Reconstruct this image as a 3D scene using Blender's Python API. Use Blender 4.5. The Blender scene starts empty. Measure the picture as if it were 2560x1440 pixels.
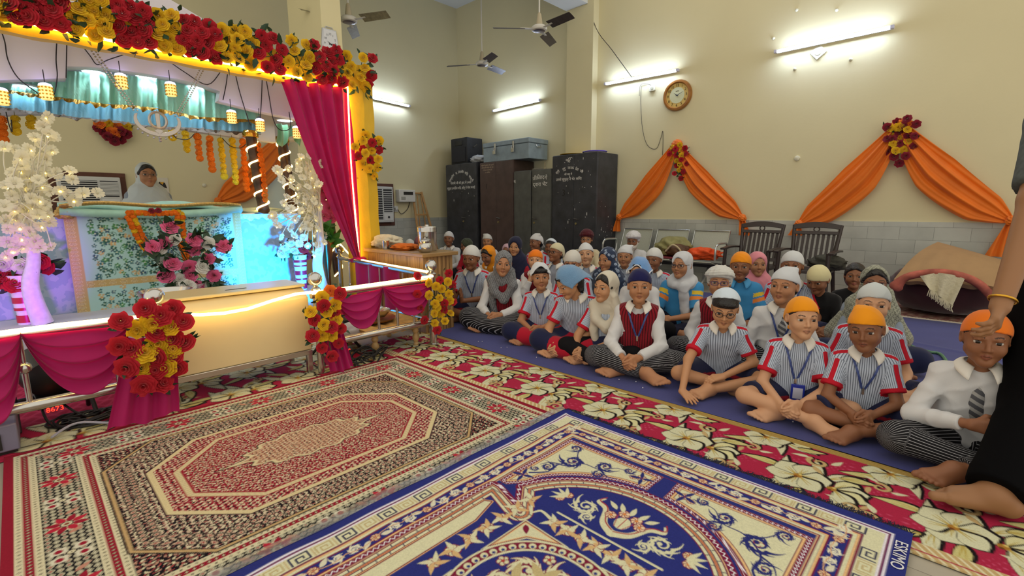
import bpy, math, random
import numpy as np
from mathutils import Vector, Matrix, Euler
rng = random.Random(7)
SC = bpy.context.scene
COL = SC.collection
PI = math.pi
# ---------------------------------------------------------------- camera model (2560x1440)
CF, CYAW, CPIT, CROL, CH = 1187.0, math.radians(43.94), math.radians(9.41), math.radians(-.305), 1.1
_fw = np.array([math.cos(CYAW)*math.cos(CPIT), math.sin(CYAW)*math.cos(CPIT), -math.sin(CPIT)])
_rt = np.array([math.sin(CYAW), -math.cos(CYAW), 0.0]); _up = np.cross(_rt, _fw)
_r2 = _rt*math.cos(CROL)+_up*math.sin(CROL); _u2 = -_rt*math.sin(CROL)+_up*math.cos(CROL)
CAM = np.array([0, 0, CH])
def P(x, y, ax=2, v=0.0):
    "the point of the plane (axis ax = v) that the photograph shows at pixel x, y"
    d = _r2*(x-1280)+_u2*(720-y)+_fw*CF
    return CAM+d*((v-CAM[ax])/d[ax])
def PD(x, y, dep):
    d = _r2*(x-1280)+_u2*(720-y)+_fw*CF
    return CAM+d*(dep/CF)
def V(*a): return np.array(a, float)
def nrm(v):
    v = np.asarray(v, float); n = np.linalg.norm(v); return v/n if n > 1e-9 else v
# ---------------------------------------------------------------- colour & materials
def lin(c):
    if isinstance(c, str): c = [int(c[i:i+2], 16)/255 for i in (0, 2, 4)]
    return [x/12.92 if x <= .04045 else ((x+.055)/1.055)**2.4 for x in c[:3]]
_M = {}
def mat(name, col=None, rough=.6, metal=0, var=0, vscale=6, bump=0, bscale=60, attr=None, emit=None, es=0, trans=0, alpha=1, sheen=0, spec=.5, stripes=None, thin=0, coat=0, band=None):
    if name in _M: return _M[name]
    m = bpy.data.materials.new(name); m.use_nodes = True; _M[name] = m
    nt = m.node_tree; N = nt.nodes; L = nt.links
    b = N['Principled BSDF']; out = N['Material Output']
    b.inputs['Roughness'].default_value = rough; b.inputs['Metallic'].default_value = metal
    b.inputs['Specular IOR Level'].default_value = spec
    if col is not None: b.inputs['Base Color'].default_value = (*lin(col), 1)
    src = None
    if attr:
        a = N.new('ShaderNodeAttribute'); a.attribute_name = attr; src = a.outputs['Color']
    if stripes:   # (attribute name, pitch, width fraction, stripe colour, mask attribute)
        an, pitch, wf, sc, mk = stripes
        a = N.new('ShaderNodeAttribute'); a.attribute_name = an
        mu = N.new('ShaderNodeMath'); mu.operation = 'MULTIPLY'; mu.inputs[1].default_value = 1/pitch; L.new(a.outputs['Fac'], mu.inputs[0])
        fr = N.new('ShaderNodeMath'); fr.operation = 'FRACT'; L.new(mu.outputs[0], fr.inputs[0])
        lt = N.new('ShaderNodeMath'); lt.operation = 'LESS_THAN'; lt.inputs[1].default_value = wf; L.new(fr.outputs[0], lt.inputs[0])
        k = N.new('ShaderNodeAttribute'); k.attribute_name = mk
        mm = N.new('ShaderNodeMath'); mm.operation = 'MULTIPLY'; L.new(lt.outputs[0], mm.inputs[0]); L.new(k.outputs['Fac'], mm.inputs[1])
        mx = N.new('ShaderNodeMix'); mx.data_type = 'RGBA'; L.new(mm.outputs[0], mx.inputs[0])
        if src: L.new(src, mx.inputs[6])
        else: mx.inputs[6].default_value = (*lin(col), 1)
        mx.inputs[7].default_value = (*lin(sc), 1); src = mx.outputs[2]
    if band:   # (attribute, colour): where the attribute is positive
        a = N.new('ShaderNodeAttribute'); a.attribute_name = band[0]; gt = N.new('ShaderNodeMath'); gt.operation = 'GREATER_THAN'; gt.inputs[1].default_value = 0; L.new(a.outputs['Fac'], gt.inputs[0])
        mx = N.new('ShaderNodeMix'); mx.data_type = 'RGBA'; L.new(gt.outputs[0], mx.inputs[0]); L.new(src, mx.inputs[6]); mx.inputs[7].default_value = (*lin(band[1]), 1); src = mx.outputs[2]
    if var:
        tc = N.new('ShaderNodeTexCoord'); nz = N.new('ShaderNodeTexNoise'); nz.inputs['Scale'].default_value = vscale; nz.inputs['Detail'].default_value = 5
        L.new(tc.outputs['Object'], nz.inputs['Vector'])
        mr = N.new('ShaderNodeMapRange'); mr.inputs[1].default_value = .3; mr.inputs[2].default_value = .7; mr.inputs[3].default_value = 1-var; mr.inputs[4].default_value = 1+var
        L.new(nz.outputs[0], mr.inputs[0])
        vm = N.new('ShaderNodeVectorMath'); vm.operation = 'SCALE'; L.new(mr.outputs[0], vm.inputs['Scale'])
        if src: L.new(src, vm.inputs[0])
        else: vm.inputs[0].default_value = lin(col)
        src = vm.outputs[0]
    if src: L.new(src, b.inputs['Base Color'])
    if bump:
        tc = N.new('ShaderNodeTexCoord'); nz = N.new('ShaderNodeTexNoise'); nz.inputs['Scale'].default_value = bscale; nz.inputs['Detail'].default_value = 3
        L.new(tc.outputs['Object'], nz.inputs['Vector'])
        bp = N.new('ShaderNodeBump'); bp.inputs['Strength'].default_value = bump; bp.inputs['Distance'].default_value = .02
        L.new(nz.outputs[0], bp.inputs['Height']); L.new(bp.outputs[0], b.inputs['Normal'])
    if emit is not None:
        b.inputs['Emission Color'].default_value = (*lin(emit), 1); b.inputs['Emission Strength'].default_value = es
    if trans: b.inputs['Transmission Weight'].default_value = trans
    if alpha < 1: b.inputs['Alpha'].default_value = alpha
    if sheen: b.inputs['Sheen Weight'].default_value = sheen
    if coat: b.inputs['Coat Weight'].default_value = coat
    if thin:   # thin cloth: some light passes through
        tl = N.new('ShaderNodeBsdfTranslucent'); ms = N.new('ShaderNodeMixShader'); ms.inputs[0].default_value = thin
        if src: L.new(src, tl.inputs[0])
        else: tl.inputs[0].default_value = (*lin(col), 1)
        L.new(b.outputs[0], ms.inputs[1]); L.new(tl.outputs[0], ms.inputs[2]); L.new(ms.outputs[0], out.inputs[0])
    return m
def tile_mat(name, c1, c2, grout, bw, bh, axis):
    m = bpy.data.materials.new(name); m.use_nodes = True; nt = m.node_tree; N = nt.nodes; L = nt.links; b = N['Principled BSDF']
    tc = N.new('ShaderNodeTexCoord'); sp = N.new('ShaderNodeSeparateXYZ'); cb = N.new('ShaderNodeCombineXYZ')
    L.new(tc.outputs['Object'], sp.inputs[0]); L.new(sp.outputs[axis], cb.inputs[0]); L.new(sp.outputs[2], cb.inputs[1])
    br = N.new('ShaderNodeTexBrick'); L.new(cb.outputs[0], br.inputs['Vector'])
    br.inputs['Color1'].default_value = (*lin(c1), 1); br.inputs['Color2'].default_value = (*lin(c2), 1); br.inputs['Mortar'].default_value = (*lin(grout), 1)
    br.inputs['Scale'].default_value = 1; br.inputs['Mortar Size'].default_value = .0016; br.inputs['Brick Width'].default_value = bw; br.inputs['Row Height'].default_value = bh
    nz = N.new('ShaderNodeTexNoise'); nz.inputs['Scale'].default_value = 5; nz.inputs['Detail'].default_value = 6; L.new(tc.outputs['Object'], nz.inputs['Vector'])
    mr = N.new('ShaderNodeMapRange'); mr.inputs[3].default_value = .8; mr.inputs[4].default_value = 1.18; L.new(nz.outputs[0], mr.inputs[0])
    vm = N.new('ShaderNodeVectorMath'); vm.operation = 'SCALE'; L.new(br.outputs[0], vm.inputs[0]); L.new(mr.outputs[0], vm.inputs['Scale'])
    L.new(vm.outputs[0], b.inputs['Base Color']); b.inputs['Roughness'].default_value = .35
    return m
# ---------------------------------------------------------------- meshes
def npmesh(name, v, quads, tris=None, cols=None, attrs=None):
    me = bpy.data.meshes.new(name)
    v = np.asarray(v, np.float32); q = np.asarray(quads, np.int32).reshape(-1, 4) if quads is not None and len(quads) else np.zeros((0, 4), np.int32)
    t = np.asarray(tris, np.int32).reshape(-1, 3) if tris is not None and len(tris) else np.zeros((0, 3), np.int32)
    me.vertices.add(len(v)); me.vertices.foreach_set('co', v.ravel())
    li = np.concatenate([q.ravel(), t.ravel()]); me.loops.add(len(li)); me.loops.foreach_set('vertex_index', li)
    ls = np.concatenate([np.arange(len(q))*4, len(q)*4+np.arange(len(t))*3]).astype(np.int32)
    me.polygons.add(len(ls)); me.polygons.foreach_set('loop_start', ls)
    me.update(calc_edges=True)
    if cols is not None:
        a = me.color_attributes.new('Col', 'FLOAT_COLOR', 'POINT'); c = np.ones((len(v), 4), np.float32); c[:, :3] = cols; a.data.foreach_set('color', c.ravel())
    for k, w in (attrs or {}).items():
        a = me.attributes.new(k, 'FLOAT', 'POINT'); a.data.foreach_set('value', np.asarray(w, np.float32))
    me.polygons.foreach_set('use_smooth', np.ones(len(ls), bool))
    return me
class MB:
    "collects shapes, then builds them as one mesh"
    def __init__(s): s.v = []; s.f = []; s.c = []; s.cc = None
    def add(s, vs, fs):
        o = len(s.v); s.v += [tuple(map(float, p)) for p in vs]; s.f += [tuple(i+o for i in f) for f in fs]
        if s.cc is not None: s.c += [s.cc]*len(vs)
        return s
    def box(s, lo, hi, M=None):
        x0, y0, z0 = lo; x1, y1, z1 = hi
        vs = [(x0,y0,z0),(x1,y0,z0),(x1,y1,z0),(x0,y1,z0),(x0,y0,z1),(x1,y0,z1),(x1,y1,z1),(x0,y1,z1)]
        if M is not None: vs = [M@Vector(p) for p in vs]
        return s.add(vs, [(0,3,2,1),(4,5,6,7),(0,1,5,4),(1,2,6,5),(2,3,7,6),(3,0,4,7)])
    def tube(s, pts, r, n=8, cap=True, close=False):
        pts = [np.asarray(p, float) for p in pts]; m = len(pts); R = r if hasattr(r, '__len__') else [r]*m
        vs = []; u = None
        for i, p in enumerate(pts):
            a = pts[i-1] if (i > 0 or close) else p; b = pts[(i+1) % m] if (i < m-1 or close) else p
            t = nrm(b-a)
            if u is None: u = nrm(np.cross(t, V(0,0,1) if abs(t[2]) < .9 else V(1,0,0)))
            u = nrm(u-t*np.dot(u, t)); w = np.cross(t, u)
            for k in range(n):
                g = 2*PI*k/n; vs.append(p+R[i]*(math.cos(g)*u+math.sin(g)*w))
        fs = []
        for i in range(m if close else m-1):
            j = (i+1) % m
            for k in range(n): fs.append((i*n+k, i*n+(k+1) % n, j*n+(k+1) % n, j*n+k))
        if cap and not close: fs += [tuple(range(n))[::-1], tuple((m-1)*n+k for k in range(n))]
        return s.add(vs, fs)
    def lathe(s, prof, n=24, c=(0,0,0), M=None):
        vs = []; fs = []
        for r, z in prof:
            for k in range(n):
                g = 2*PI*k/n; p = Vector((r*math.cos(g), r*math.sin(g), z)); vs.append((M@p if M is not None else p)+Vector(c))
        for i in range(len(prof)-1):
            for k in range(n): fs.append((i*n+k, i*n+(k+1) % n, (i+1)*n+(k+1) % n, (i+1)*n+k))
        fs += [tuple(range(n))[::-1], tuple((len(prof)-1)*n+k for k in range(n))]
        return s.add(vs, fs)
    def sph(s, c, r, n=12, sq=(1,1,1), M=None):
        m = n//2+1; vs = []; fs = []
        for i in range(m):
            t = PI*i/(m-1)
            for k in range(n):
                g = 2*PI*k/n; p = Vector((sq[0]*r*math.sin(t)*math.cos(g), sq[1]*r*math.sin(t)*math.sin(g), sq[2]*r*math.cos(t)))
                vs.append((M@p if M is not None else p)+Vector(c))
        for i in range(m-1):
            for k in range(n): fs.append((i*n+k, (i+1)*n+k, (i+1)*n+(k+1) % n, i*n+(k+1) % n))
        return s.add(vs, fs)
    def grid(s, fn, nu, nv, thick=0):
        "fn(u, v) -> point, u, v in 0..1; thick: second skin along the normals"
        p = np.array([[fn(i/nu, j/nv) for j in range(nv+1)] for i in range(nu+1)], float)
        idx = lambda i, j, o=0: o+i*(nv+1)+j
        fs = [(idx(i,j), idx(i+1,j), idx(i+1,j+1), idx(i,j+1)) for i in range(nu) for j in range(nv)]
        vs = p.reshape(-1, 3)
        if thick:
            gu = np.gradient(p, axis=0); gv = np.gradient(p, axis=1); nn = np.cross(gu, gv); nn /= np.linalg.norm(nn, axis=2, keepdims=True)+1e-9
            q = (p-nn*thick).reshape(-1, 3); o = len(vs); vs = np.concatenate([vs, q])
            fs += [(idx(i,j,o), idx(i,j+1,o), idx(i+1,j+1,o), idx(i+1,j,o)) for i in range(nu) for j in range(nv)]
            for i in range(nu): fs += [(idx(i,0), idx(i,0,o), idx(i+1,0,o), idx(i+1,0)), (idx(i,nv), idx(i+1,nv), idx(i+1,nv,o), idx(i,nv,o))]
            for j in range(nv): fs += [(idx(0,j), idx(0,j+1), idx(0,j+1,o), idx(0,j,o)), (idx(nu,j), idx(nu,j,o), idx(nu,j+1,o), idx(nu,j+1))]
        return s.add(vs, fs)
    def prism(s, poly, o, u, w, d):
        "polygon (2-D) in the plane o + a*u + b*w, extruded by vector d"
        o, u, w, d = (np.asarray(k, float) for k in (o, u, w, d)); n = len(poly)
        a = [o+x*u+y*w for x, y in poly]; b = [p+d for p in a]
        return s.add(a+b, [tuple(range(n))[::-1], tuple(n+i for i in range(n))]+[(i, (i+1) % n, n+(i+1) % n, n+i) for i in range(n)])
    def mesh(s, name, sharp=40):
        me = bpy.data.meshes.new(name); me.from_pydata(s.v, [], s.f); me.update()
        if sharp is not None:
            me.polygons.foreach_set('use_smooth', np.ones(len(me.polygons), bool))
            if sharp < 180: me.set_sharp_from_angle(angle=math.radians(sharp))
        if s.cc is not None and len(s.c) == len(s.v):
            a = me.color_attributes.new('Col', 'FLOAT_COLOR', 'POINT'); a.data.foreach_set('color', np.array([(*lin(c), 1) for c in s.c], np.float32).ravel())
        return me
def tag(o, label=None, cat=None, group=None, kind=None):
    if label: o['label'] = label
    if cat: o['category'] = cat
    if group: o['group'] = group
    if kind: o['kind'] = kind
    return o
def obj(name, me, m=None, parent=None, local=False, bev=0, sharp=40):
    if isinstance(me, MB): me = me.mesh(name, 180 if getattr(me, 'soft', 0) else sharp)
    if m is not None and not len(me.materials): me.materials.append(m)
    o = bpy.data.objects.new(name, me); COL.objects.link(o)
    if parent is not None:
        o.parent = parent
        if not local: o.matrix_parent_inverse = wmat(parent).inverted()
    if bev:
        b = o.modifiers.new('bevel', 'BEVEL'); b.width = bev; b.segments = 2; b.limit_method = 'ANGLE'
    return o
def wmat(o):
    M = o.matrix_basis.copy()
    return wmat(o.parent)@o.matrix_parent_inverse@M if o.parent else M
def thing(name, label, cat, loc=(0,0,0), rotz=0, group=None):
    o = bpy.data.objects.new(name, None); COL.objects.link(o); o.empty_display_size = .05
    o.location = loc; o.rotation_euler = (0, 0, rotz)
    return tag(o, label, cat, group)
def struct(name, me, m, label, cat='wall', **k):
    return tag(obj(name, me, m, **k), label, cat, None, 'structure')
def cp(o, parent=None):
    c = o.copy(); COL.objects.link(c)
    if parent is not None: c.parent = parent
    for ch in list(o.children): cp(ch, c)
    return c
def text_mesh(name, s, size, align='CENTER', extrude=.001, shear=0):
    c = bpy.data.curves.new(name, 'FONT'); c.body = s; c.size = size; c.align_x = align; c.extrude = extrude; c.resolution_u = 3; c.shear = shear
    o = bpy.data.objects.new(name, c); COL.objects.link(o)
    me = bpy.data.meshes.new_from_object(o.evaluated_get(bpy.context.evaluated_depsgraph_get()))
    bpy.data.objects.remove(o); bpy.data.curves.remove(c)
    return me
def frame(o, xa, ya):
    "matrix with origin o, x axis xa, y axis ya"
    xa = Vector(nrm(xa)); ya = Vector(nrm(ya)); za = xa.cross(ya)
    M = Matrix((xa, ya, za)).transposed().to_4x4(); M.translation = Vector(o); return M
def spl(pts, n=8, closed=False):
    "Catmull-Rom through points"
    p = [np.asarray(q, float) for q in pts]; m = len(p); out = []
    for i in range(m if closed else m-1):
        a = p[(i-1) % m] if (closed or i > 0) else p[i]; b = p[i]; c = p[(i+1) % m]; d = p[(i+2) % m] if (closed or i < m-2) else c
        for k in range(n):
            t = k/n; out.append(.5*(2*b+(c-a)*t+(2*a-5*b+4*c-d)*t*t+(3*b-a-3*c+d)*t**3))
    if not closed: out.append(p[-1])
    return out
# ---------------------------------------------------------------- the room
XW, YW, ZC = 7.1, 8.45, 5.33
WALLC = mat('cream_wall', 'dcd3aa', .75, var=.035, vscale=.8, bump=.04, bscale=30)
TRIMW = mat('trim_paint', 'ece3bd', .7)
CEILM = mat('ceiling_white', 'd9dcd8', .8)
struct('wall_right', MB().box((XW, -3.2, 0), (XW+.2, YW+.2, ZC)), WALLC, 'long cream wall behind the seated children')
struct('wall_back', MB().box((-3.6, YW, 0), (XW+.2, YW+.2, ZC)), WALLC, 'cream wall behind the stage with the air conditioners')
struct('ceiling', MB().box((-3.6, 4.2, ZC), (XW+.2, YW+.2, ZC+.12)), CEILM, 'white ceiling over the far end of the hall', 'ceiling')
struct('floor', MB().box((-3.6, -3.2, -.1), (XW+.2, YW+.2, -.004)), tile_mat('floor_tile', 'b9b2a2', 'aaa392', '807a6e', .6, .6, 0), 'pale tiled floor under the carpets', 'floor')
TR = tile_mat('wainscot_tile_y', 'c3c6bd', 'b2b6ae', '7d8079', .3, .146, 1)
TB = tile_mat('wainscot_tile_x', 'c0c3ba', 'b0b4ac', '7d8079', .3, .146, 0)
struct('trim_1', MB().box((XW-.016, -3.2, 0), (XW+.01, YW, .935)), TR, 'grey tiled lower part of the right wall', 'trim')
struct('trim_2', MB().box((-3.6, YW-.016, 0), (XW, YW+.01, .935)), TB, 'grey tiled lower part of the back wall', 'trim')
struct('trim_3', MB().box((XW-.15, 4.82, 0), (XW+.02, 5.36, ZC)), WALLC, 'cream wall pilaster beside the tall dark cupboard', 'trim')
struct('trim_4', MB().box((2.6, 4.94, 4.42), (XW+.02, 5.38, ZC+.02)), CEILM, 'white concrete ceiling beam meeting the pilaster', 'trim')
struct('trim_5', MB().box((2.8, 5.8, 0), (3.05, 6.72, ZC)), mat('pillar_paint', 'e9dfb0', .7), 'cream square pillar behind the flowered arch', 'trim')
# ---------------------------------------------------------------- tube lights
TUBE = mat('tube_glow', 'ffffff', .4, emit='cfe0ff', es=62)
TUBEB = mat('tube_batten', 'e8eaf2', .4)
def tube_light(a, b, n, label):
    a = np.asarray(a, float); b = np.asarray(b, float); n = nrm(n); c = (a+b)/2
    t = thing('tube_light', label, 'light', c, 0, 'tube lights on the walls')
    d = nrm(b-a); u = np.cross(n, d); L = np.linalg.norm(b-a)/2
    M = frame(c, d, u)
    obj('batten', MB().box((-L, -.02, .0), (L, .02, .03), M), TUBEB, t, bev=.004)
    obj('glowing_tube', MB().tube([c-d*(L-.03)+n*.048, c+d*(L-.03)+n*.048], .0165, 10), TUBE, t)
    mb = MB()
    for s in (-1, 1): mb.box((s*L-.018, -.019, .01), (s*L+.018, .019, .066), M)
    obj('end_cap', mb, mat('cap_lilac', 'cfd2ee', .4), t, bev=.004)
nR = V(-1, 0, 0); nB = V(0, -1, 0)
tube_light(P(1517,211,0,XW-.05), P(1697,177,0,XW-.05), nR, 'lit white tube light on the cream wall left of the round clock')
tube_light(P(1942,131,0,XW-.05), P(2232,70,0,XW-.05), nR, 'largest lit white tube light, high above the two wooden chairs')
tube_light(P(1237,278,0,XW-.05), P(1353,251,0,XW-.05), nR, 'lit white tube light above the grey trunk and cupboards')
tube_light(P(906,240,1,YW-.05), P(1020,266,1,YW-.05), nB, 'lit white tube light on the back wall beside the yellow pillar')
# ---------------------------------------------------------------- ceiling fans
def fan(hub, a0, R, label, blade='4a4340', rodr=.011):
    h = Vector(hub); t = thing('ceiling_fan', label, 'fan', h, 0, 'ceiling fans')
    W = mat('fan_enamel', 'd3d0c6', .35); B = mat('fan_blade_'+blade, blade, .4, var=.25, vscale=25)
    obj('rod', MB().tube([h+Vector((0,0,.1)), (h.x, h.y, ZC)], rodr, 10), W, t)
    obj('canopy', MB().lathe([(.012,.2),(.026,.18),(.042,.08),(.046,.03)], 20, h), mat('fan_cup', 'b5a98c', .5), t)
    obj('motor', MB().lathe([(.04,.04),(.085,.034),(.104,.018),(.108,0),(.1,-.02),(.08,-.03)], 28, h), W, t)
    obj('motor_cap', MB().lathe([(.08,-.03),(.06,-.035),(.03,-.037)], 24, h), mat('fan_cap_dark', '6b6072', .25, metal=.6), t)
    for k in range(3):
        g = a0+k*2*PI/3; d = Vector((math.cos(g), math.sin(g), 0)); e = Vector((-d.y, d.x, 0))
        M = frame(h, d, e)
        bl = obj('blade', MB().grid(lambda u, v: M@Vector((.2+u*(R-.2), (v-.5)*(.125-.02*u), -.004-.05*(v-.5)+.004*math.sin(v*PI)-.01*u)), 8, 4, .003), B, t)
        obj('blade_bracket', MB().box((.1, -.022, -.008), (.26, .022, .0), M), W, bl, bev=.003)
def blade_angle(hub, px, py):
    q = P(px, py, 2, hub[2]); return math.atan2(q[1]-hub[1], q[0]-hub[0])
h = PD(1348,72,6.35); fan(h, blade_angle(h,1446,27), .62, 'nearest ceiling fan, dark blades, hung before the ceiling beam')
h = PD(1205,160,8.0); fan(h, blade_angle(h,1252,121), .6, 'ceiling fan on a long rod over the cupboards', '57505a')
h = PD(872,50,6.1); fan(h, blade_angle(h,985,30), .6, 'ceiling fan right of the square pillar, above the tube light', '8a8468')
# ---------------------------------------------------------------- clocks
def ring_text(par, c, r, M, size, m, rx=1):
    for k in range(1, 13):
        g = PI/2-k*PI/6; me = text_mesh('numeral', str(k), size, 'CENTER', .001)
        ob = obj('numeral', me, m, par); q = M@Vector((r*rx*math.cos(g), r*math.sin(g)-size*.35, .004))
        ob.matrix_basis = Matrix.Translation(q)@M.to_3x3().to_4x4()
def hands(par, M, m, h, mn, l1, l2, z=.006):
    for nm, g, l, w in (('hour_hand', PI/2-h*PI/6, l1, .008), ('minute_hand', PI/2-mn*PI/30, l2, .006)):
        d = Vector((math.cos(g), math.sin(g), 0)); e = Vector((-d.y, d.x, 0))
        obj(nm, MB().add([M@(d*-.02+e*-w+Vector((0,0,z))), M@(d*l+Vector((0,0,z))), M@(d*-.02+e*w+Vector((0,0,z))), M@(d*-.02+Vector((0,0,z+.003)))], [(0,1,3),(1,2,3),(0,2,1)]), m, par, sharp=10)
c = P(1695,239,0,XW); rx = .218; rz = .218
M = frame(c+V(-.03,0,0), (0,-1,0), (0,0,1))
t = thing('wall_clock', 'round gold rimmed wall clock with cream face on the cream wall', 'clock', c)
obj('rim', MB().lathe([(rx,-.03),(rx+.005,-.005),(rx-.008,.02),(rx-.032,.024),(rx-.045,.008),(rx-.05,-.02)], 48, M=M), mat('gold_wood', '9c6526', .3, var=.2, vscale=14), t)
fc = obj('dial', MB().lathe([(rx-.04,-.004),(rx-.04,0),(.0005,.0005)], 48, M=M), mat('dial_gold', 'd3b463', .45), t)
obj('dial_center', MB().lathe([(.115,0),(.115,.002),(.0005,.0022)], 40, M=M), mat('dial_cream', 'cfd0a8', .5), t)
INK = mat('ink_black', '1d1a16', .6)
ring_text(t, c, .142, M, .052, mat('numeral_brown', '4d3410', .6)); hands(t, M, INK, 10.2, 11, .075, .125)
me = text_mesh('dial_mark', 'ajanta', .022); o = obj('dial_mark', me, INK, t); o.matrix_basis = M@Matrix.Translation((0,.055,.003))
c = P(823,112,1,5.8); M = frame(c+V(0,-.02,0), (1,0,0), (0,0,1))
t = thing('wall_clock', 'white rectangular wall clock on the square pillar above the roses', 'clock', c)
obj('case', MB().prism([(-.1,-.16),(.1,-.16),(.105,0),(.085,.17),(-.085,.17),(-.105,0)], M@Vector((0,0,-.018)), M.col[0].xyz, M.col[1].xyz, M.col[2].xyz*.03), mat('clock_silver', 'c9ccd0', .3, metal=.3), t, bev=.006)
obj('dial', MB().prism([(-.085,-.145),(.085,-.145),(.088,0),(.072,.15),(-.072,.15),(-.088,0)], M@Vector((0,0,.012)), M.col[0].xyz, M.col[1].xyz, M.col[2].xyz*.003), mat('dial_white', 'e2e5e8', .5), t)
obj('hanger', MB().tube([M@Vector((-.05,.17,0)), M@Vector((-.04,.19,0)), M@Vector((.04,.19,0)), M@Vector((.05,.17,0))], .006, 6), mat('clock_silver'), t)
M2 = M@Matrix.Translation((0,0,.013)); ring_text(t, c, .112, M2, .034, mat('numeral_grey', '8c8f93', .6), .62); hands(t, M2, INK, 10.2, 13, .05, .07)
# ---------------------------------------------------------------- wires, switch boxes and plugs on the walls
WIRE = mat('wire_dark', '4a443c', .6); PLATE = mat('plate_white', 'd9d6bd', .5)
def wire(name, pts, r, m, label, group=None): return tag(obj(name, MB().tube(spl(pts, 5), r, 6), m), label, 'wire', group)
wire('hanging_wire', [P(1462,-25,0,XW-.14), P(1490,70,0,XW-.13), P(1530,125,0,XW-.04), P(1572,183,0,XW-.03), P(1580,194,0,XW-.03)], .006, WIRE, 'dark flex running from the ceiling beam down to the tube light by the clock')
wire('loose_wire', [P(1603,214,0,XW-.015), P(1602,260,0,XW-.015), P(1606,320,0,XW-.015), P(1618,362,0,XW-.015), P(1640,372,0,XW-.015), P(1652,345,0,XW-.015), P(1657,328,0,XW-.015), P(1657,370,0,XW-.015), P(1656,388,0,XW-.015)], .004, WIRE, 'thin loose wire looping down the wall below the tube light by the clock')
wire('short_wire', [P(1598,240,0,XW-.012), P(1601,213,0,XW-.02), P(1616,210,0,XW-.02), P(1628,213,0,XW-.03)], .0035, WIRE, 'short wire joining the wall socket under the tube light by the clock')
def box_on_right(name, px, py, w, h, d, label, cat, rot=0, m=PLATE):
    c = P(px, py, 0, XW); M = frame(c, (0,-math.cos(rot),math.sin(rot)), (0,math.sin(rot),math.cos(rot)))
    t = thing(name, label, cat, c); obj('plate', MB().box((-w/2,-h/2,0), (w/2,h/2,d), M), m, t, bev=.004)
    obj('socket_face', MB().lathe([(min(w,h)*.3,d),(min(w,h)*.28,d+.006),(.002,d+.007)], 16, M=M), mat('plate_grey', 'b9b59c', .5), t); return t
box_on_right('wall_socket', 1632, 221, .1, .085, .03, 'cream socket plate beneath the tube light by the clock', 'socket')
box_on_right('junction_box', 2046, 131, .13, .13, .02, 'tilted cream junction plate under the highest tube light', 'socket', .7)
for px, py, lb in ((1934,96,'left end of'),(2092,25,'upper right of'),(1992,25,'above the middle of'),(1987,173,'below'),(2127,149,'below the right half of')):
    c = P(px, py, 0, XW); t = thing('wall_plug', 'small cream wall plug '+lb+' the largest tube light', 'plug', c)
    M = frame(c, (0,-1,0), (0,0,1)); obj('peg', MB().lathe([(.02,0),(.017,.02),(.008,.028),(.001,.03)], 10, M=M), PLATE, t)
c = P(1993,396,0,XW); t = thing('wall_plug', 'round cream wall plug between the two orange swags', 'plug', c); obj('peg', MB().lathe([(.035,0),(.03,.02),(.008,.03),(.001,.03)], 14, M=frame(c,(0,-1,0),(0,0,1))), PLATE, t)
c = P(510,863/3+175,1,YW); c = P(510,463,1,YW); t = thing('wall_plug', 'cream wall plug on the back wall right of the veiled woman', 'plug', c); obj('peg', MB().lathe([(.03,0),(.026,.02),(.008,.03),(.001,.03)], 14, M=frame(c,(1,0,0),(0,0,1))), PLATE, t)
# ---------------------------------------------------------------- air conditioners, stabiliser, leaning stand
def window_ac(x0, x1, z0, z1, label, flip=False):
    y = YW; t = thing('air_conditioner', label, 'air conditioner', ((x0+x1)/2, y, z0), 0)
    Wd = mat('ac_wood', '5a3322', .6, var=.2); Bo = mat('ac_body', 'cfd2cf', .45); Dk = mat('ac_dark', '2d2e30', .6)
    mb = MB()
    for a, b in (((x0-.07,y-.03,z0-.07),(x1+.07,y+.02,z0)),((x0-.07,y-.03,z1),(x1+.07,y+.02,z1+.06)),((x0-.07,y-.03,z0),(x0,y+.02,z1)),((x1,y-.03,z0),(x1+.07,y+.02,z1))): mb.box(a, b)
    obj('wooden_frame', mb, Wd, t, bev=.004)
    obj('body', MB().box((x0,y-.12,z0),(x1,y+.02,z1)), Bo, t, bev=.012)
    w = x1-x0; mb = MB(); xs = x0+w*.36 if not flip else x0+.04; xe = x1-.04 if not flip else x0+w*.62
    for k in range(13):
        z = z0+.06+k*(z1-z0-.1)/13; mb.box((xs,y-.13,z),(xe,y-.118,z+.012))
    g = obj('grille', mb, Bo, t); obj('grille_shadow_gap', MB().box((xs,y-.1205,z0+.05),(xe,y-.119,z1-.05)), Dk, g)
    xs2, xe2 = (x0+.03, x0+w*.32) if not flip else (x0+w*.66, x1-.03)
    mb = MB()
    for k in range(10):
        z = z0+.22+k*(z1-z0-.28)/10; mb.box((xs2,y-.128,z),(xe2,y-.118,z+.014))
    g2 = obj('air_vent', mb, Bo, t); obj('vent_dark', MB().box((xs2,y-.1206,z0+.2),(xe2,y-.119,z1-.05)), Dk, g2)
    cx = (xs2+xe2)/2
    pn = obj('control_panel', MB().box((xs2,y-.126,z0+.04),(xe2,y-.119,z0+.17)), mat('ac_panel', 'dfe1df', .4), t, bev=.003)
    obj('knob', MB().lathe([(.022,0),(.02,.016),(.001,.017)], 14, M=frame((cx,y-.126,z0+.1),(1,0,0),(0,0,1))), Dk, pn)
    return t
a = P(945,468,1,YW-.12); b = P(982,553,1,YW-.12)
window_ac(4.62, 5.27, .86, 1.55, 'window air conditioner in a wooden frame beside the yellow pillar', True)
window_ac(.43, 1.06, 1.09, 1.55, 'window air conditioner in a wooden frame left of the veiled woman', True)
t = thing('voltage_stabiliser', 'white voltage stabiliser box mounted on the back wall near the ladder stand', 'stabiliser', (5.58,YW,1.26))
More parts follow.
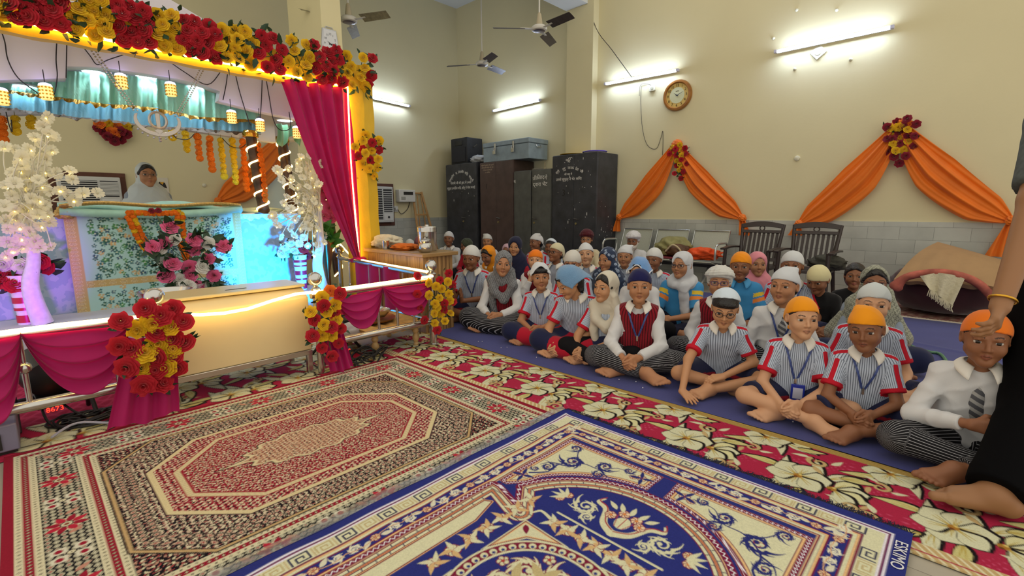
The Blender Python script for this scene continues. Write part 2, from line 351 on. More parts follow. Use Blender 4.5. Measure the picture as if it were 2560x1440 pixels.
obj('case', MB().box((5.4,YW-.14,1.26),(5.78,YW,1.5)), mat('stab_white', 'dcdcd4', .4), t, bev=.008)
obj('display', MB().box((5.5,YW-.146,1.4),(5.72,YW-.138,1.46)), mat('stab_dark', '34332f', .3), t)
obj('vent', MB().box((5.44,YW-.145,1.3),(5.54,YW-.138,1.36)), mat('stab_grey', 'a5a49a', .5), t)
t = thing('wall_socket', 'white plug and socket under the stabiliser by the yellow pillar', 'socket', P(985,520,1,YW)); c = P(987,522,1,YW)
obj('plate', MB().box((c[0]-.06,YW-.03,c[2]-.06),(c[0]+.06,YW,c[2]+.06)), mat('stab_white'), t, bev=.004)
obj('plug_top', MB().box((c[0]-.025,YW-.07,c[2]-.025),(c[0]+.025,YW-.03,c[2]+.025)), mat('stab_white'), t, bev=.006)
wire('power_cable', [V(c[0]+.03,YW-.05,c[2]), V(5.5,YW-.03,1.02), V(5.66,YW-.02,1.12), V(5.72,YW-.03,1.28)], .007, WIRE, 'black cable sagging from the stabiliser to the socket')
WOODL = mat('pale_wood', 'b98f58', .55, var=.15, vscale=12)
t = thing('wooden_stand', 'pale wooden folding stand leaning on the back wall behind the table', 'stand', (5.95,YW-.3,0))
def bar(a, b, w, m, par, nm):
    a = np.asarray(a, float); b = np.asarray(b, float); d = nrm(b-a); u = nrm(np.cross(d, V(0,1,0) if abs(d[1]) < .9 else V(1,0,0)))
    M = frame(a, d, u); return obj(nm, MB().box((0,-w,-w*.6),(np.linalg.norm(b-a),w,w*.6), M), m, par, bev=.003)
bar((5.78,YW-.04,1.47),(5.7,YW-.42,0),.022,WOODL,t,'leg'); bar((6.0,YW-.04,1.47),(6.16,YW-.42,0),.022,WOODL,t,'leg')
for z, w in ((1.44,.13),(1.0,.0),(.62,.0)):
    f = (1.47-z)/1.47; bar((5.78-.08*f,YW-.05-.37*f,z),(6.0+.16*f,YW-.05-.37*f,z),.018,WOODL,t,'rung')
bar((5.85,YW-.1,1.4),(5.83,YW-.2,.62),.012,WOODL,t,'slat'); bar((5.94,YW-.1,1.4),(5.99,YW-.2,.62),.012,WOODL,t,'slat')
# ---------------------------------------------------------------- cupboards along the right wall
def hw(par, o, M): o.matrix_basis = M; return o
WPAINT = mat('sign_white', 'e8e6dc', .7)
def scratches(par, n, y0, y1, z0, z1, x, seed):
    r = random.Random(seed); mb = MB()
    for k in range(n):
        y = r.uniform(y0, y1); z = r.uniform(z0, z1); s = r.uniform(.002, .006); e = r.choice((1, 1, 4)); mb.box((x-.001, y-s, z-s*e), (x+.001, y+s, z+s*e))
    return tag(obj('paint_chips', mb, WPAINT, par), kind='stuff')
def cupboard(y0, y1, h, xf, mc, label, ndoor=2, handle=True):
    t = thing('steel_cupboard', label, 'cupboard', ((xf+XW)/2, (y0+y1)/2, 0), 0, 'steel cupboards along the right wall')
    obj('body', MB().box((xf+.012, y0, .06), (XW-.03, y1, h)), mc, t, bev=.006)
    obj('plinth', MB().box((xf+.03, y0+.02, 0), (XW-.04, y1-.02, .06)), mat('plinth_black', '141416', .6), t)
    ym = (y0+y1)/2; ds = []
    for a, b in ((y0+.004, ym-.003), (ym+.003, y1-.004)):
        ds.append(obj('door', MB().box((xf-.006, a, .07), (xf+.012, b, h-.012)), mc, t, bev=.004))
    d = ds[0]
    if handle:
        hy = ym-.06; obj('handle', MB().tube([(xf-.006,hy-.055,.93),(xf-.03,hy-.05,.93),(xf-.03,hy+.03,.945),(xf-.006,hy+.035,.945)], .008, 8), mat('steel_dark', '77746f', .3, metal=.8), d)
        obj('lock', MB().lathe([(.02,0),(.018,.012),(.001,.013)], 14, M=frame((xf-.006,hy,.86),(0,-1,0),(0,0,1))), mat('brass_dull', 'a89a6c', .35, metal=.7), d)
    return t, ds
XF = 6.48
def arc_text(par, s, yc, zc, size, R, sag, m=WPAINT, nm='lettering', x=XF-.007):
    "lettering on a door, words bent over an arch (R = 0: straight)"
    if not R:
        o = obj(nm, text_mesh(nm, s, size), m, par); o.matrix_basis = frame((x, yc, zc), (0,-1,0), (0,0,1)); return o
    ws = s.split(' '); tot = sum(len(w) for w in ws)+len(ws)-1; pos = 0; mb_v = []; 
    for w in ws:
        c = (pos+len(w)/2)/tot-.5; pos += len(w)+1; g = -c*sag
        o = obj(nm, text_mesh(nm, w, size), m, par)
        M = frame((x, yc, zc), (0,-1,0), (0,0,1))@Matrix.Translation((0,-R,0))@Matrix.Rotation(g, 4, 'Z')@Matrix.Translation((0,R,0)); o.matrix_basis = M
BLK = mat('cupboard_black', '35363a', .45, var=.3, vscale=7); BRN = mat('cupboard_brown', '52403a', .5, var=.2, vscale=6); GRN = mat('cupboard_green', '5a5b55', .45, var=.2, vscale=6)
t1, d1 = cupboard(7.2, 8.17, 2.03, XF, BLK, 'black steel cupboard in the corner under the loudspeaker')
arc_text(t1, 'स्वर्गीय स. जसबीर सिंह साहनी', 7.69, 1.84, .07, .4, 2.1); arc_text(t1, 'पंजाबी जी की याद में उनके', 7.69, 1.62, .068, 0, 0); arc_text(t1, 'सुपुत्र हरप्रीत सिंह, सोनू ने सेवा कराई', 7.69, 1.52, .064, 0, 0)
scratches(t1, 14, 7.25, 8.1, .8, 1.95, XF-.006, 3)
t2, d2 = cupboard(6.21, 7.1, 2.0, XF, BRN, 'rusty brown steel cupboard marked 1 under the grey trunk')
for k, s in enumerate(('श्रीमती सुरिंदर कौर गुलाटी', 'की याद में परिवार की ओर', 'से सेवा कराई गई जी', '२२ सितंबर')): arc_text(t2, s, 6.88, 1.93-k*.045, .036, 0, 0, mat('sign_cream', 'b9a58c', .7))
arc_text(t2, '1', 6.92, 1.5, .13, 0, 0, INK, 'painted_number')
t3, d3 = cupboard(5.31, 6.2, 1.79, XF+.02, GRN, 'low grey green steel cupboard marked 2 with one door ajar')
arc_text(t3, 'श्रीमती माता बसंती', 6.0, 1.6, .075, .6, .5, x=XF+.012); arc_text(t3, 'उनके सुपुत्र', 5.98, 1.5, .07, 0, 0, x=XF+.012); arc_text(t3, 'जी की याद में', 5.55, 1.62, .095, .6, .5, x=XF+.012); arc_text(t3, 'द्वारा भेंट', 5.56, 1.5, .095, 0, 0, x=XF+.012)
arc_text(t3, '2', 6.02, 1.24, .14, 0, 0, INK, 'painted_number', XF+.012)
for o in (d3[1],):   # the left leaf stands slightly open
    c = V(XF+.02, 6.19, 0); o.matrix_basis = Matrix.Translation(c)@Matrix.Rotation(math.radians(-4), 4, 'Z')@Matrix.Translation(-c)
t4, d4 = cupboard(4.36, 5.27, 1.99, XF, BLK, 'tallest black steel cupboard marked 3 beside the orange swag')
arc_text(t4, 'ੴ', 4.92, 1.86, .09, 0, 0); arc_text(t4, 'श्री गुरु नानक देव जी', 4.92, 1.75, .062, .5, 1.15); arc_text(t4, 'की याद में', 4.93, 1.655, .045, 0, 0); arc_text(t4, 'उनके सुपुत्र ने भेंट किया', 4.92, 1.57, .06, 0, 0)
arc_text(t4, '3', 5.02, 1.32, .15, 0, 0, INK, 'painted_number'); scratches(t4, 30, 4.4, 5.2, .7, 1.95, XF-.006, 5)
r = random.Random(9); mb = MB()
for k in range(22):
    x = r.uniform(6.55, 7.0); z = abs(r.gauss(0, .45))+.55; s = r.uniform(.002, .006)
    if z < 1.9: mb.box((x-s, 4.3585, z-s), (x+s, 4.361, z+s*r.choice((1,1,3))))
tag(obj('paint_chips', mb, WPAINT, t4), kind='stuff')
# things standing on the cupboards
t = thing('loudspeaker', 'black box loudspeaker standing on the corner cupboard', 'speaker', (6.75,7.83,2.03))
SPK = mat('speaker_black', '141416', .6, bump=.2, bscale=120)
obj('cabinet', MB().box((6.55,7.56,2.03),(6.98,8.07,2.55)), SPK, t, bev=.015)
obj('grille', MB().box((6.535,7.6,2.07),(6.552,8.03,2.36)), mat('speaker_mesh', '1e1e21', .8), t, bev=.004)
obj('horn', MB().box((6.54,7.7,2.4),(6.555,7.94,2.5)), mat('speaker_horn', '0b0b0c', .4), t, bev=.02)
obj('handle', MB().tube([(6.72,7.555,2.36),(6.72,7.535,2.37),(6.8,7.535,2.42),(6.8,7.555,2.43)], .008, 6), mat('steel_dark'), t)
t = thing('storage_trunk', 'blue grey metal trunk with padlocks on top of the brown cupboard', 'trunk', (6.75,6.55,2.0))
TK = mat('trunk_grey', '8b9ba3', .45, var=.12, vscale=9); ST = mat('steel', 'c9c9c6', .22, metal=.95)
obj('body', MB().box((6.5,5.83,2.0),(7.02,7.02,2.27)), TK, t, bev=.008)
obj('lid', MB().box((6.49,5.82,2.275),(7.03,7.03,2.36)), TK, t, bev=.012)
for y in (6.68, 6.2):
    hp = obj('hasp', MB().box((6.478,y-.02,2.2),(6.492,y+.02,2.33)), ST, t, bev=.003)
    obj('padlock', MB().box((6.455,y-.035,2.13),(6.48,y+.035,2.2)).tube([(6.468,y-.022,2.2),(6.468,y-.022,2.24),(6.468,y+.022,2.24),(6.468,y+.022,2.2)], .006, 6), ST, hp, bev=.003)
obj('side_handle', MB().tube([(6.68,5.818,2.25),(6.69,5.8,2.21),(6.8,5.8,2.21),(6.81,5.818,2.25)], .007, 6), ST, t)
def blob(c, r, sq, seed, amp=.25, n=44):
    rr = random.Random(seed); ph = [(round(rr.uniform(2,5+3*k)), rr.uniform(2,5+3*k), rr.uniform(0,6), rr.uniform(0,6)) for k in range(6)]
    mb = MB().sph((0,0,0), 1, n); out = []
    for x, y, z in mb.v:
        a = math.atan2(y, x); st = math.hypot(x, y); d = 1+amp*sum(math.sin(p*a+s+1.3*math.sin(q*z+s))*math.sin(q*z*1.5+e+math.sin(2*a))*st/(1+.28*k) for k, (p, q, s, e) in enumerate(ph))/1.9
        out.append((c[0]+x*d*r*sq[0], c[1]+y*d*r*sq[1], max(c[2]+z*d*r*sq[2], c[2]-r*sq[2]*.75)))
    mb.v = out; mb.soft = 1; return mb
tag(obj('plastic_bag', blob((6.66,7.32,2.1),.13,(1,1.5,.65),4), mat('bag_white', 'd5d8da', .3, trans=.25, bump=.5, bscale=25)), 'crumpled white plastic bag on the corner cupboard beside the trunk', 'bag')
tag(obj('plate', MB().lathe([(.1,0),(.15,.012),(.22,.022),(.225,.03),(.15,.022),(.002,.018)], 30, (6.76,5.05,1.99)), mat('plate_yellow', 'c9a63d', .4)), 'yellow plate lying on the tallest cupboard beside the pilaster', 'plate')
t = thing('tray', 'white tray with a violet rim on the tallest cupboard', 'tray', (6.75,4.6,1.99))
obj('dish', MB().lathe([(.12,0),(.17,.01),(.19,.03),(.17,.024),(.002,.014)], 30, (6.75,4.6,1.99)), mat('tray_white', 'e8e4ee', .35), t)
obj('rim', MB().tube([(6.75+.195*math.cos(k*PI/15),4.6+.195*math.sin(k*PI/15),2.022) for k in range(30)], .008, 6, close=True), mat('rim_violet', '5b46c4', .35), t)
tag(obj('glass_bottle', MB().lathe([(.03,0),(.03,.03),(.012,.05),(.014,.1),(.02,.13),(.002,.132)], 14, (6.7,5.62,1.79)), mat('bottle_glass', 'd9c9a0', .2, trans=.5)), 'small glass bottle standing on the low cupboard marked 2', 'bottle')
tag(obj('paper_packet', blob((6.7,5.8,1.81),.06,(1,2.2,.4),6), mat('packet', '8d8676', .6)), 'crumpled packet lying on the low cupboard marked 2', 'packet')
# ---------------------------------------------------------------- carpets: patterns drawn on a grid of coloured pile points
class Cv:
    def __init__(s, x0, y0, x1, y1, r, bg):
        s.nx = int(round((x1-x0)/r))+1; s.ny = int(round((y1-y0)/r))+1; s.x0, s.y0, s.x1, s.y1 = x0, y0, x1, y1; s.r = r
        s.X, s.Y = np.meshgrid(np.linspace(x0, x1, s.nx), np.linspace(y0, y1, s.ny), indexing='ij'); s.X = s.X.astype(np.float32); s.Y = s.Y.astype(np.float32)
        s.im = np.empty((s.nx, s.ny, 3), np.float32); s.im[:] = lin(bg)
    def sl(s, x0, y0, x1, y1, m=0):
        i0 = max(0, int((x0-m-s.x0)/s.r)-1); i1 = min(s.nx, int((x1+m-s.x0)/s.r)+3); j0 = max(0, int((y0-m-s.y0)/s.r)-1); j1 = min(s.ny, int((y1+m-s.y0)/s.r)+3)
        return (slice(i0, i1), slice(j0, j1)) if i1 > i0 and j1 > j0 else None
    def put(s, S, d, c):
        a = np.clip(.5-d/s.r, 0, 1)[..., None]; s.im[S] = s.im[S]*(1-a)+np.array(lin(c), np.float32)*a
    def mask(s, d, c): s.put((slice(None), slice(None)), d, c)
    def disc(s, c, r, col, sq=1, ang=0):
        S = s.sl(c[0]-r, c[1]-r, c[0]+r, c[1]+r, s.r*2)
        if S is None: return
        x = s.X[S]-c[0]; y = s.Y[S]-c[1]
        if ang: x, y = x*math.cos(ang)+y*math.sin(ang), -x*math.sin(ang)+y*math.cos(ang)
        s.put(S, (np.hypot(x, y/sq)-r)*min(1, sq), col)
    def stroke(s, pts, w, col, w1=None):
        p = np.array(pts, float); w1 = w if w1 is None else w1; m = max(w, w1)
        S = s.sl(p[:,0].min(), p[:,1].min(), p[:,0].max(), p[:,1].max(), m+s.r*2)
        if S is None: return
        X = s.X[S]; Y = s.Y[S]; D = np.full(X.shape, 9., np.float32); n = len(p)-1
        for i in range(n):
            a = p[i]; b = p[i+1]; e = b-a; L = e@e+1e-12; h = np.clip(((X-a[0])*e[0]+(Y-a[1])*e[1])/L, 0, 1)
            D = np.minimum(D, np.hypot(X-a[0]-h*e[0], Y-a[1]-h*e[1])-(w+(w1-w)*(i+h)/n)/2)
        s.put(S, D, col)
    def psd(s, p, S):
        X = s.X[S]; Y = s.Y[S]; D = np.full(X.shape, 9., np.float32); ins = np.zeros(X.shape, bool); n = len(p)
        for i in range(n):
            a = p[i]; b = p[(i+1) % n]; e = b-a; h = np.clip(((X-a[0])*e[0]+(Y-a[1])*e[1])/(e@e+1e-12), 0, 1)
            D = np.minimum(D, np.hypot(X-a[0]-h*e[0], Y-a[1]-h*e[1]))
            if a[1] != b[1]: ins ^= ((a[1] > Y) != (b[1] > Y)) & (X < (b[0]-a[0])*(Y-a[1])/(b[1]-a[1])+a[0])
        return np.where(ins, -D, D)
    def poly(s, pts, col, grow=0):
        p = np.array(pts, float); S = s.sl(p[:,0].min(), p[:,1].min(), p[:,0].max(), p[:,1].max(), abs(grow)+s.r*2)
        if S is not None: s.put(S, s.psd(p, S)-grow, col)
    def mesh(s, name, z, thick=.006, cut=None, wob=None):
        nx, ny = s.nx, s.ny; v = np.zeros((nx*ny, 3), np.float32); v[:,0] = s.X.ravel(); v[:,1] = s.Y.ravel(); v[:,2] = z if wob is None else (z+wob(s.X, s.Y)).ravel()
        I = np.arange(nx*ny).reshape(nx, ny); q = np.stack([I[:-1,:-1], I[1:,:-1], I[1:,1:], I[:-1,1:]], -1).reshape(-1, 4)
        bd = np.concatenate([I[:,0], I[-1,1:], I[-2::-1,-1], I[0,-2:0:-1]]); lo = v[bd].copy(); lo[:,2] = z-thick; o = len(v)
        k = np.arange(len(bd)); k2 = np.roll(k, -1); sk = np.stack([bd, o+k, o+k2, bd[k2]], -1)
        c = np.concatenate([s.im.reshape(-1, 3), s.im.reshape(-1, 3)[bd]])
        return npmesh(name, np.concatenate([v, lo]), np.concatenate([q, sk]), cols=c)
def leafp(c, ang, L, W, bend=0):
    out = []
    for sgn in (1, -1):
        for k in range(7):
            t = k/6 if sgn > 0 else 1-k/6; x = t*L; y = sgn*W*.5*math.sin(PI*t**.8)+bend*t*t*L
            out.append((c[0]+x*math.cos(ang)-y*math.sin(ang), c[1]+x*math.sin(ang)+y*math.cos(ang)))
    return out
def spiral(c, r, a0, turns, d=1, n=22): return [(c[0]+r*(1-.8*k/n)*math.cos(a0+d*turns*2*PI*k/n), c[1]+r*(1-.8*k/n)*math.sin(a0+d*turns*2*PI*k/n)) for k in range(n+1)]
def rosette(cv, c, r, n, col, mid, line=None, a0=0):
    for k in range(n):
        g = a0+2*PI*k/n; q = (c[0]+r*.6*math.cos(g), c[1]+r*.6*math.sin(g))
        if line: cv.disc(q, r*.46+cv.r*.5, line)
        cv.disc(q, r*.38, col)
    cv.disc(c, r*.3, mid)
def scroll(cv, c, r, a0, d, col, edge=None, leaves=7, w=None):
    w = w or r*.2; p = spiral(c, r, a0, 1.5, d, 28)
    def comma(g, r0, r1, sw_, ww, cc):
        cv.stroke([(c[0]+(r0+(r1-r0)*t)*math.cos(g+d*sw_*t), c[1]+(r0+(r1-r0)*t)*math.sin(g+d*sw_*t)) for t in np.linspace(0, 1, 7)], ww, cc, ww*.15)
    if edge: cv.stroke(p, w*1.7, edge, w*1.1)
    for k in range(leaves):
        g = a0+d*k*5.4/leaves; rr = r*(1-.05*k); ln = (.55 if k % 2 else .8)
        if edge: comma(g, rr*.9, rr*(1+ln), -.75, w*1.9, edge)
        comma(g, rr*.9, rr*(1+ln), -.75, w*1.15, col); comma(g+d*.25, rr*.95, rr*(1+ln*.5), .5, w*.8, col)
    cv.stroke(p, w, col, w*.45); cv.disc(p[-1], w*.8, col)
PILE = mat('carpet_pile', None, .95, attr='Col', var=.09, vscale=180, spec=.15, sheen=.0)
NAVY = '2b327c'; CREAM = 'd9d8b4'; BURG = '7c1c3c'; GOLDC = 'e8bd84'; TAN = 'c3b483'; WHT = 'e8e4ee'; DKN = '1d2150'
# ---- blue rug
EX, CYR, HW = 1.965, .765, .735
cv = Cv(-.75, CYR-HW, EX, CYR+HW, .0034, NAVY)
Vv = np.abs(cv.Y-CYR); D = np.minimum(EX-cv.X, HW-Vv)
def band(a, b, c): cv.mask(np.maximum(a-D, D-b), c)
for a, b, c in ((.045,.052,WHT),(.054,.059,BURG),(.059,.066,WHT),(.066,.119,CREAM),(.119,.126,BURG),(.126,.134,GOLDC),(.134,.146,CREAM),(.146,.151,BURG),(.198,.203,BURG),(.203,.211,GOLDC),(.211,.222,CREAM),(.222,.227,BURG),(.227,.231,GOLDC),(.253,.256,BURG)): band(a, b, c)
def keyshape(cx, cy, ax, s, col, bg):
    "a squared meander; ax = direction along the border"
    a = np.array(ax, float); b = np.array((-a[1], a[0])); T = lambda u, w: tuple(np.array((cx, cy))+a*u*s+b*w*s)
    def q(pts, w, c): cv.stroke([T(*p) for p in pts], w*s, c)
    q([(-1.3,-.85),(-1.3,.9),(1.2,.9),(1.2,-.75),(-.55,-.75),(-.55,.25),(.45,.25),(.45,-.2)], .26, col)
for k in range(-9, 10):
    v = CYR+k*.147
    if abs(v-CYR) < HW-.1: keyshape(EX-.0925, v, (0,1), .023, DKN, CREAM)
    if abs(v+.0735-CYR) < HW-.1:
        keyshape(EX-.0925, v+.0735, (0,1), .02, 'bfae7e', CREAM)
        for e in (-.034, .034): cv.stroke([(EX-.072, v+.0735+e),(EX-.113, v+.0735+e)], .006, 'c6b68a')
for k in range(18):
    for sg in (1, -1):
        x = 1.868-.125-k*.156; keyshape(x, CYR+sg*(HW-.0925), (1,0), .023, DKN, CREAM); keyshape(x-.078, CYR+sg*(HW-.0925), (1,0), .02, 'bfae7e', CREAM)
        for e in (-.036, .036): cv.stroke([(x-.078+e, CYR+sg*(HW-.072)),(x-.078+e, CYR+sg*(HW-.113))], .006, 'c6b68a')
def vine(p0, ax, n, L):
    a = np.array(ax, float); b = np.array((-a[1], a[0])); p0 = np.array(p0, float)
    for k in range(n):
        o = p0+a*(k*L); sgn = 1 if k % 2 else -1
        rosette(cv, tuple(o), .016, 7, 'e8cfa6', 'a13a3a', BURG)
        c1 = o+a*L*.36*1; c2 = o-a*L*.36
        for c, d in ((c1, sgn), (c2, -sgn)):
            scroll(cv, tuple(c), .017, math.atan2(a[1], a[0])+(PI if c is c1 else 0), d, 'e3e0c8', None, 5, .007)
        for s2 in (-1, 1): cv.poly(leafp(tuple(o+a*s2*.02), math.atan2(a[1]*s2, a[0]*s2)+.5*s2*sgn, .045, .02, .2), 'dcd9c0')
        cv.stroke([tuple(o+a*L*.5*t+b*.012*math.sin(t*PI)*sgn) for t in np.linspace(-1, 1, 9)], .0035, 'd9a97a')
vine((EX-.1745, CYR-.49), (0,1), 6, .196)
for sg in (1, -1): vine((EX-.1745-.03, CYR+sg*(HW-.1745)), (-1,0), 12, .21)
def zig(dist, along, a, b, per, m):
    "red band with a cream zigzag in it"
    t = (along/per) % 1; tri = np.abs(t*2-1); z = a+(b-a)*(.18+.64*tri)
    base = np.maximum(a-dist, dist-b); cv.mask(np.maximum(base, m), BURG)
    cv.mask(np.maximum(np.maximum(np.abs(dist-z)-.0026, base), m), WHT)
def panel(pts):
    p = np.array(pts, float); S = (slice(None), slice(None)); d = -cv.psd(p, S); ang = (cv.X+cv.Y*.97)
    cv.mask(-d, CREAM); 
    e = np.zeros_like(d)
    zig(d, np.where(True, cv.X-cv.Y, 0), .0, .017, .017, -d)
    for a, b, c in ((0,.003,BURG),(.017,.02,BURG),(.02,.027,GOLDC),(.027,.03,BURG)): cv.mask(np.maximum(a-d, d-b), c)
    return d
def mir(pts, sg): return [(x, CYR+sg*y) for x, y in pts]
RC, RR = 1.115, .445     # rounded end of the field
arc = lambda r, g0, g1, n=14: [(RC+r*math.cos(g0+(g1-g0)*k/n), r*math.sin(g0+(g1-g0)*k/n)) for k in range(n+1)]
for sg in (1, -1):
    ip = [(1.709, .03)]+[(1.709, .502), (1.235, .502), (1.235, .462), (1.30, .405)]+arc(.465, 1.08, .075, 12)[1:]
    panel(mir(ip, sg))
    IND = '2a2f74'
    for pts in ([(1.36,.45),(1.42,.40),(1.50,.40),(1.57,.33),(1.58,.25),(1.64,.2),(1.645,.12)],[(1.57,.33),(1.60,.38),(1.655,.41)],[(1.50,.40),(1.48,.44),(1.44,.46)],[(1.58,.25),(1.555,.2),(1.57,.16)]): cv.stroke(spl([(x, CYR+sg*y) for x, y in pts], 5), .009, IND, .003)
    for cx, cy, r, a0, d in ((1.555,.375,.043,2.2,1),(1.615,.245,.034,4.2,-1),(1.45,.425,.028,.2,-1),(1.655,.43,.026,3.4,1),(1.545,.235,.022,1,1),(1.40,.455,.016,2,1),(1.655,.155,.02,5,-1)):
        scroll(cv, (cx, CYR+sg*cy), r, a0*sg, d*sg, IND, None, 9, r*.3)
        for k in range(3): g = a0+k*2.1; cv.stroke([(cx+r*(.25+.22*t)*math.cos(g+t*1.1), CYR+sg*(cy+r*(.25+.22*t)*math.sin(g+t*1.1))) for t in np.linspace(0,1,6)], r*.09, 'a3343c', r*.03)
    for cx, cy in ((1.64,.09),(1.33,.46)): rosette(cv, (cx, CYR+sg*cy), .02, 6, 'e8cfa6', 'a13a3a', BURG); rosette(cv, (cx-.015, CYR+sg*(cy+.03)), .014, 6, 'e8cfa6', 'a13a3a', BURG); [cv.poly(leafp((cx, CYR+sg*cy), g*sg, .055, .016), '2a2f74') for g in (.4, 1.9, 3.4, 5)]
out = [(-.8, .455), (1.19, .455), (1.175, .40), (1.115, .335), (1.20, .385)]
out = [(-.8, .50), (1.195, .50), (1.195, .47), (1.14, .3), (1.27, .405)]+arc(.43, 1.22, 0, 14)
half = [(x, CYR+y) for x, y in out]; full = half+[(x, CYR-y) for x, y in out[::-1]]
S = (slice(None), slice(None)); d = cv.psd(np.array(full), S)
lower = cv.X-1.3
zm = np.maximum(D*0-1, -(cv.X+.8)); along = np.where(cv.X > 1.2, np.arctan2(cv.Y-CYR, cv.X-RC)*.44, cv.X)
free = -(EX-.0-cv.X)
zig(d, along, .004, .022, .02, -d); 
for a, b, c in ((.022,.025,BURG),(0,.004,BURG),(-.004,0,GOLDC),(-.008,-.004,BURG)): cv.mask(np.maximum(a-d, d-b), c)
cv.mask(d+.008, CREAM)
cv.mask(np.maximum(d+.022, -(d+.033)), 'd08a62'); seg = (along/.05) % 1
cv.mask(np.maximum(np.maximum(d+.022, -(d+.033)), np.abs((along/.006) % 1-.5)*.006-.001), 'a45a48')
for a in (-.021, -.034): cv.mask(np.abs(d-a)-.0014, DKN)
cv.mask(np.maximum(np.maximum(np.abs(seg-.5)*.05-.0018, d+.008), -(d+.021)), DKN); cv.mask(np.maximum(np.maximum(np.abs(((along/.05+.4) % 1)-.5)*.05-.0018, d+.034), -(d+.046)), DKN)
cv.mask(d+.046, BURG); cv.mask(d+.05, NAVY)
for sg in (1, -1):     # ivory bars along the straight sides
    for g, c in ((.006,GOLDC),(.003,BURG),(-.002,CREAM)): cv.poly(mir([(-.8,.385),(1.0,.385),(1.115,.42),(1.10,.445),(-.8,.445)], sg), c, g)
cv.stroke([(1.234, CYR-.2), (1.234, CYR+.2)], .009, CREAM)
for k in range(-3, 4):     # garlands round the inner square
    c = (1.18, CYR+k*.058); rosette(cv, c, .026-.004*(k % 2), 8, CREAM, 'b03a3a', BURG)
    for g in (.6, 2.4, 3.8, 5.4): cv.poly(leafp(c, g+k, .05, .018, .3), 'd4b27e' if g < 3 else CREAM)
    for sg in (1, -1):
        c = (.88-k*.075+.12, CYR+sg*.325); rosette(cv, c, .026-.004*(k % 2), 8, CREAM, 'b03a3a', BURG)
        for g in (.6, 2.4, 3.8, 5.4): cv.poly(leafp(c, g+k, .05, .018, .3), 'd4b27e' if g < 3 else CREAM)
for sg in (1, -1):
    cv.stroke(spl([(1.19,CYR+sg*.2),(1.20,CYR+sg*.25),(1.17,CYR+sg*.27),(1.19,CYR+sg*.3)], 4), .014, CREAM, .004)
    # scroll work under the rounded end
    c = (1.32, CYR+sg*.085); p = spl([(1.27,CYR),(1.30,CYR+sg*.05),(1.37,CYR+sg*.085),(1.39,CYR+sg*.13),(1.42,CYR+sg*.12)], 6)
    for w, cc in ((.034, CREAM),): cv.stroke(p, w, cc, .008)
    cv.stroke([(x+.012, y) for x, y in p], .005, 'a8323c'); scroll(cv, (1.335, CYR+sg*.15), .04, 1.5*sg, sg, CREAM, None, 8, .011); scroll(cv, (1.285, CYR+sg*.11), .022, 3*sg, -sg, CREAM, None, 5, .008)
    for q in ((1.345,.235),(1.31,.25)): rosette(cv, (q[0], CYR+sg*q[1]), .017, 7, 'e8cfa6', 'd88a4a', BURG)
    for g in (-1, -.3, .4, 1.1): cv.poly(leafp((1.33, CYR+sg*.235), sg*(1.3+g*.8), .065, .016, .1), CREAM)
cv.disc((1.34, CYR), .034, CREAM, .8); 
for g in (-.5, 0, .5): cv.stroke([(1.31, CYR+g*.03), (1.372, CYR+g*.07)], .003, 'b0424a')
for q in ((1.385,-.03),(1.39,.02),(1.355,.055),(1.36,-.055)): rosette(cv, (q[0], CYR+q[1]), .02, 7, 'ecd0ae', 'd88a4a', BURG)
for g in (-1.1, -.6, 0, .6, 1.1): cv.poly(leafp((1.395, CYR+g*.05), g*.8, .055, .02, .1), CREAM)
ICX, IR = .855, .262
for sx in (1, -1):
    for sg in (1, -1):
        tri = [(ICX+sx*.27, CYR+sg*.258), (ICX+sx*.262, CYR+sg*.06), (ICX+sx*.2, CYR+sg*.19), (ICX+sx*.06, CYR+sg*.262)]
        for g, c in ((.0,CREAM),(-.005,BURG),(-.009,GOLDC),(-.013,CREAM)): cv.poly(tri, c, g)
        cv.poly(leafp((ICX+sx*.25, CYR+sg*.24), math.atan2(-sg, -sx), .05, .022), BURG)
dr = np.hypot(cv.X-ICX, cv.Y-CYR); ga = np.arctan2(cv.Y-CYR, cv.X-ICX)
for r, c in ((.266,CREAM),(.258,BURG),(.23,BURG),(.226,CREAM),(.217,NAVY)): cv.mask(dr-r, c)
n = 46
for k in range(n):
    g = 2*PI*k/n; cv.disc((ICX+.24*math.cos(g), CYR+.24*math.sin(g)), .0125, CREAM); cv.disc((ICX+.236*math.cos(g), CYR+.236*math.sin(g)), .0058, NAVY)
for k in range(8):
    g = PI/4*k+PI/8+.39; c = (ICX+.135*math.cos(g), CYR+.135*math.sin(g)); scroll(cv, c, .042, g+1.2, 1 if k % 2 else -1, CREAM, BURG, 9, .014)
    c = (ICX+.19*math.cos(g+.39), CYR+.19*math.sin(g+.39)); rosette(cv, c, .02, 5, CREAM, 'b03a3a', BURG)
    for e in (-.5, .5): cv.poly(leafp((ICX+.1*math.cos(g+.39), CYR+.1*math.sin(g+.39)), g+.39+e, .08, .03, e*.3), TAN)
rosette(cv, (ICX, CYR), .06, 9, CREAM, 'b03a3a', BURG)
t = thing('prayer_rug', 'navy blue rug with cream scroll and key borders in the foreground', 'rug', (.6, CYR, 0))
RW = lambda X, Y: (.006*np.exp(-((Y-1.47-.008*np.sin(X*9))/.02)**2)*(1+np.sin(X*17))*.5+.002*np.sin(X*21+Y*3)*np.exp(-((Y-1.35)/.12)**2)).astype(np.float32)
obj('woven_field', cv.mesh('rug', .0195, .005, wob=RW), PILE, t)
mb = MB(); r = random.Random(4)
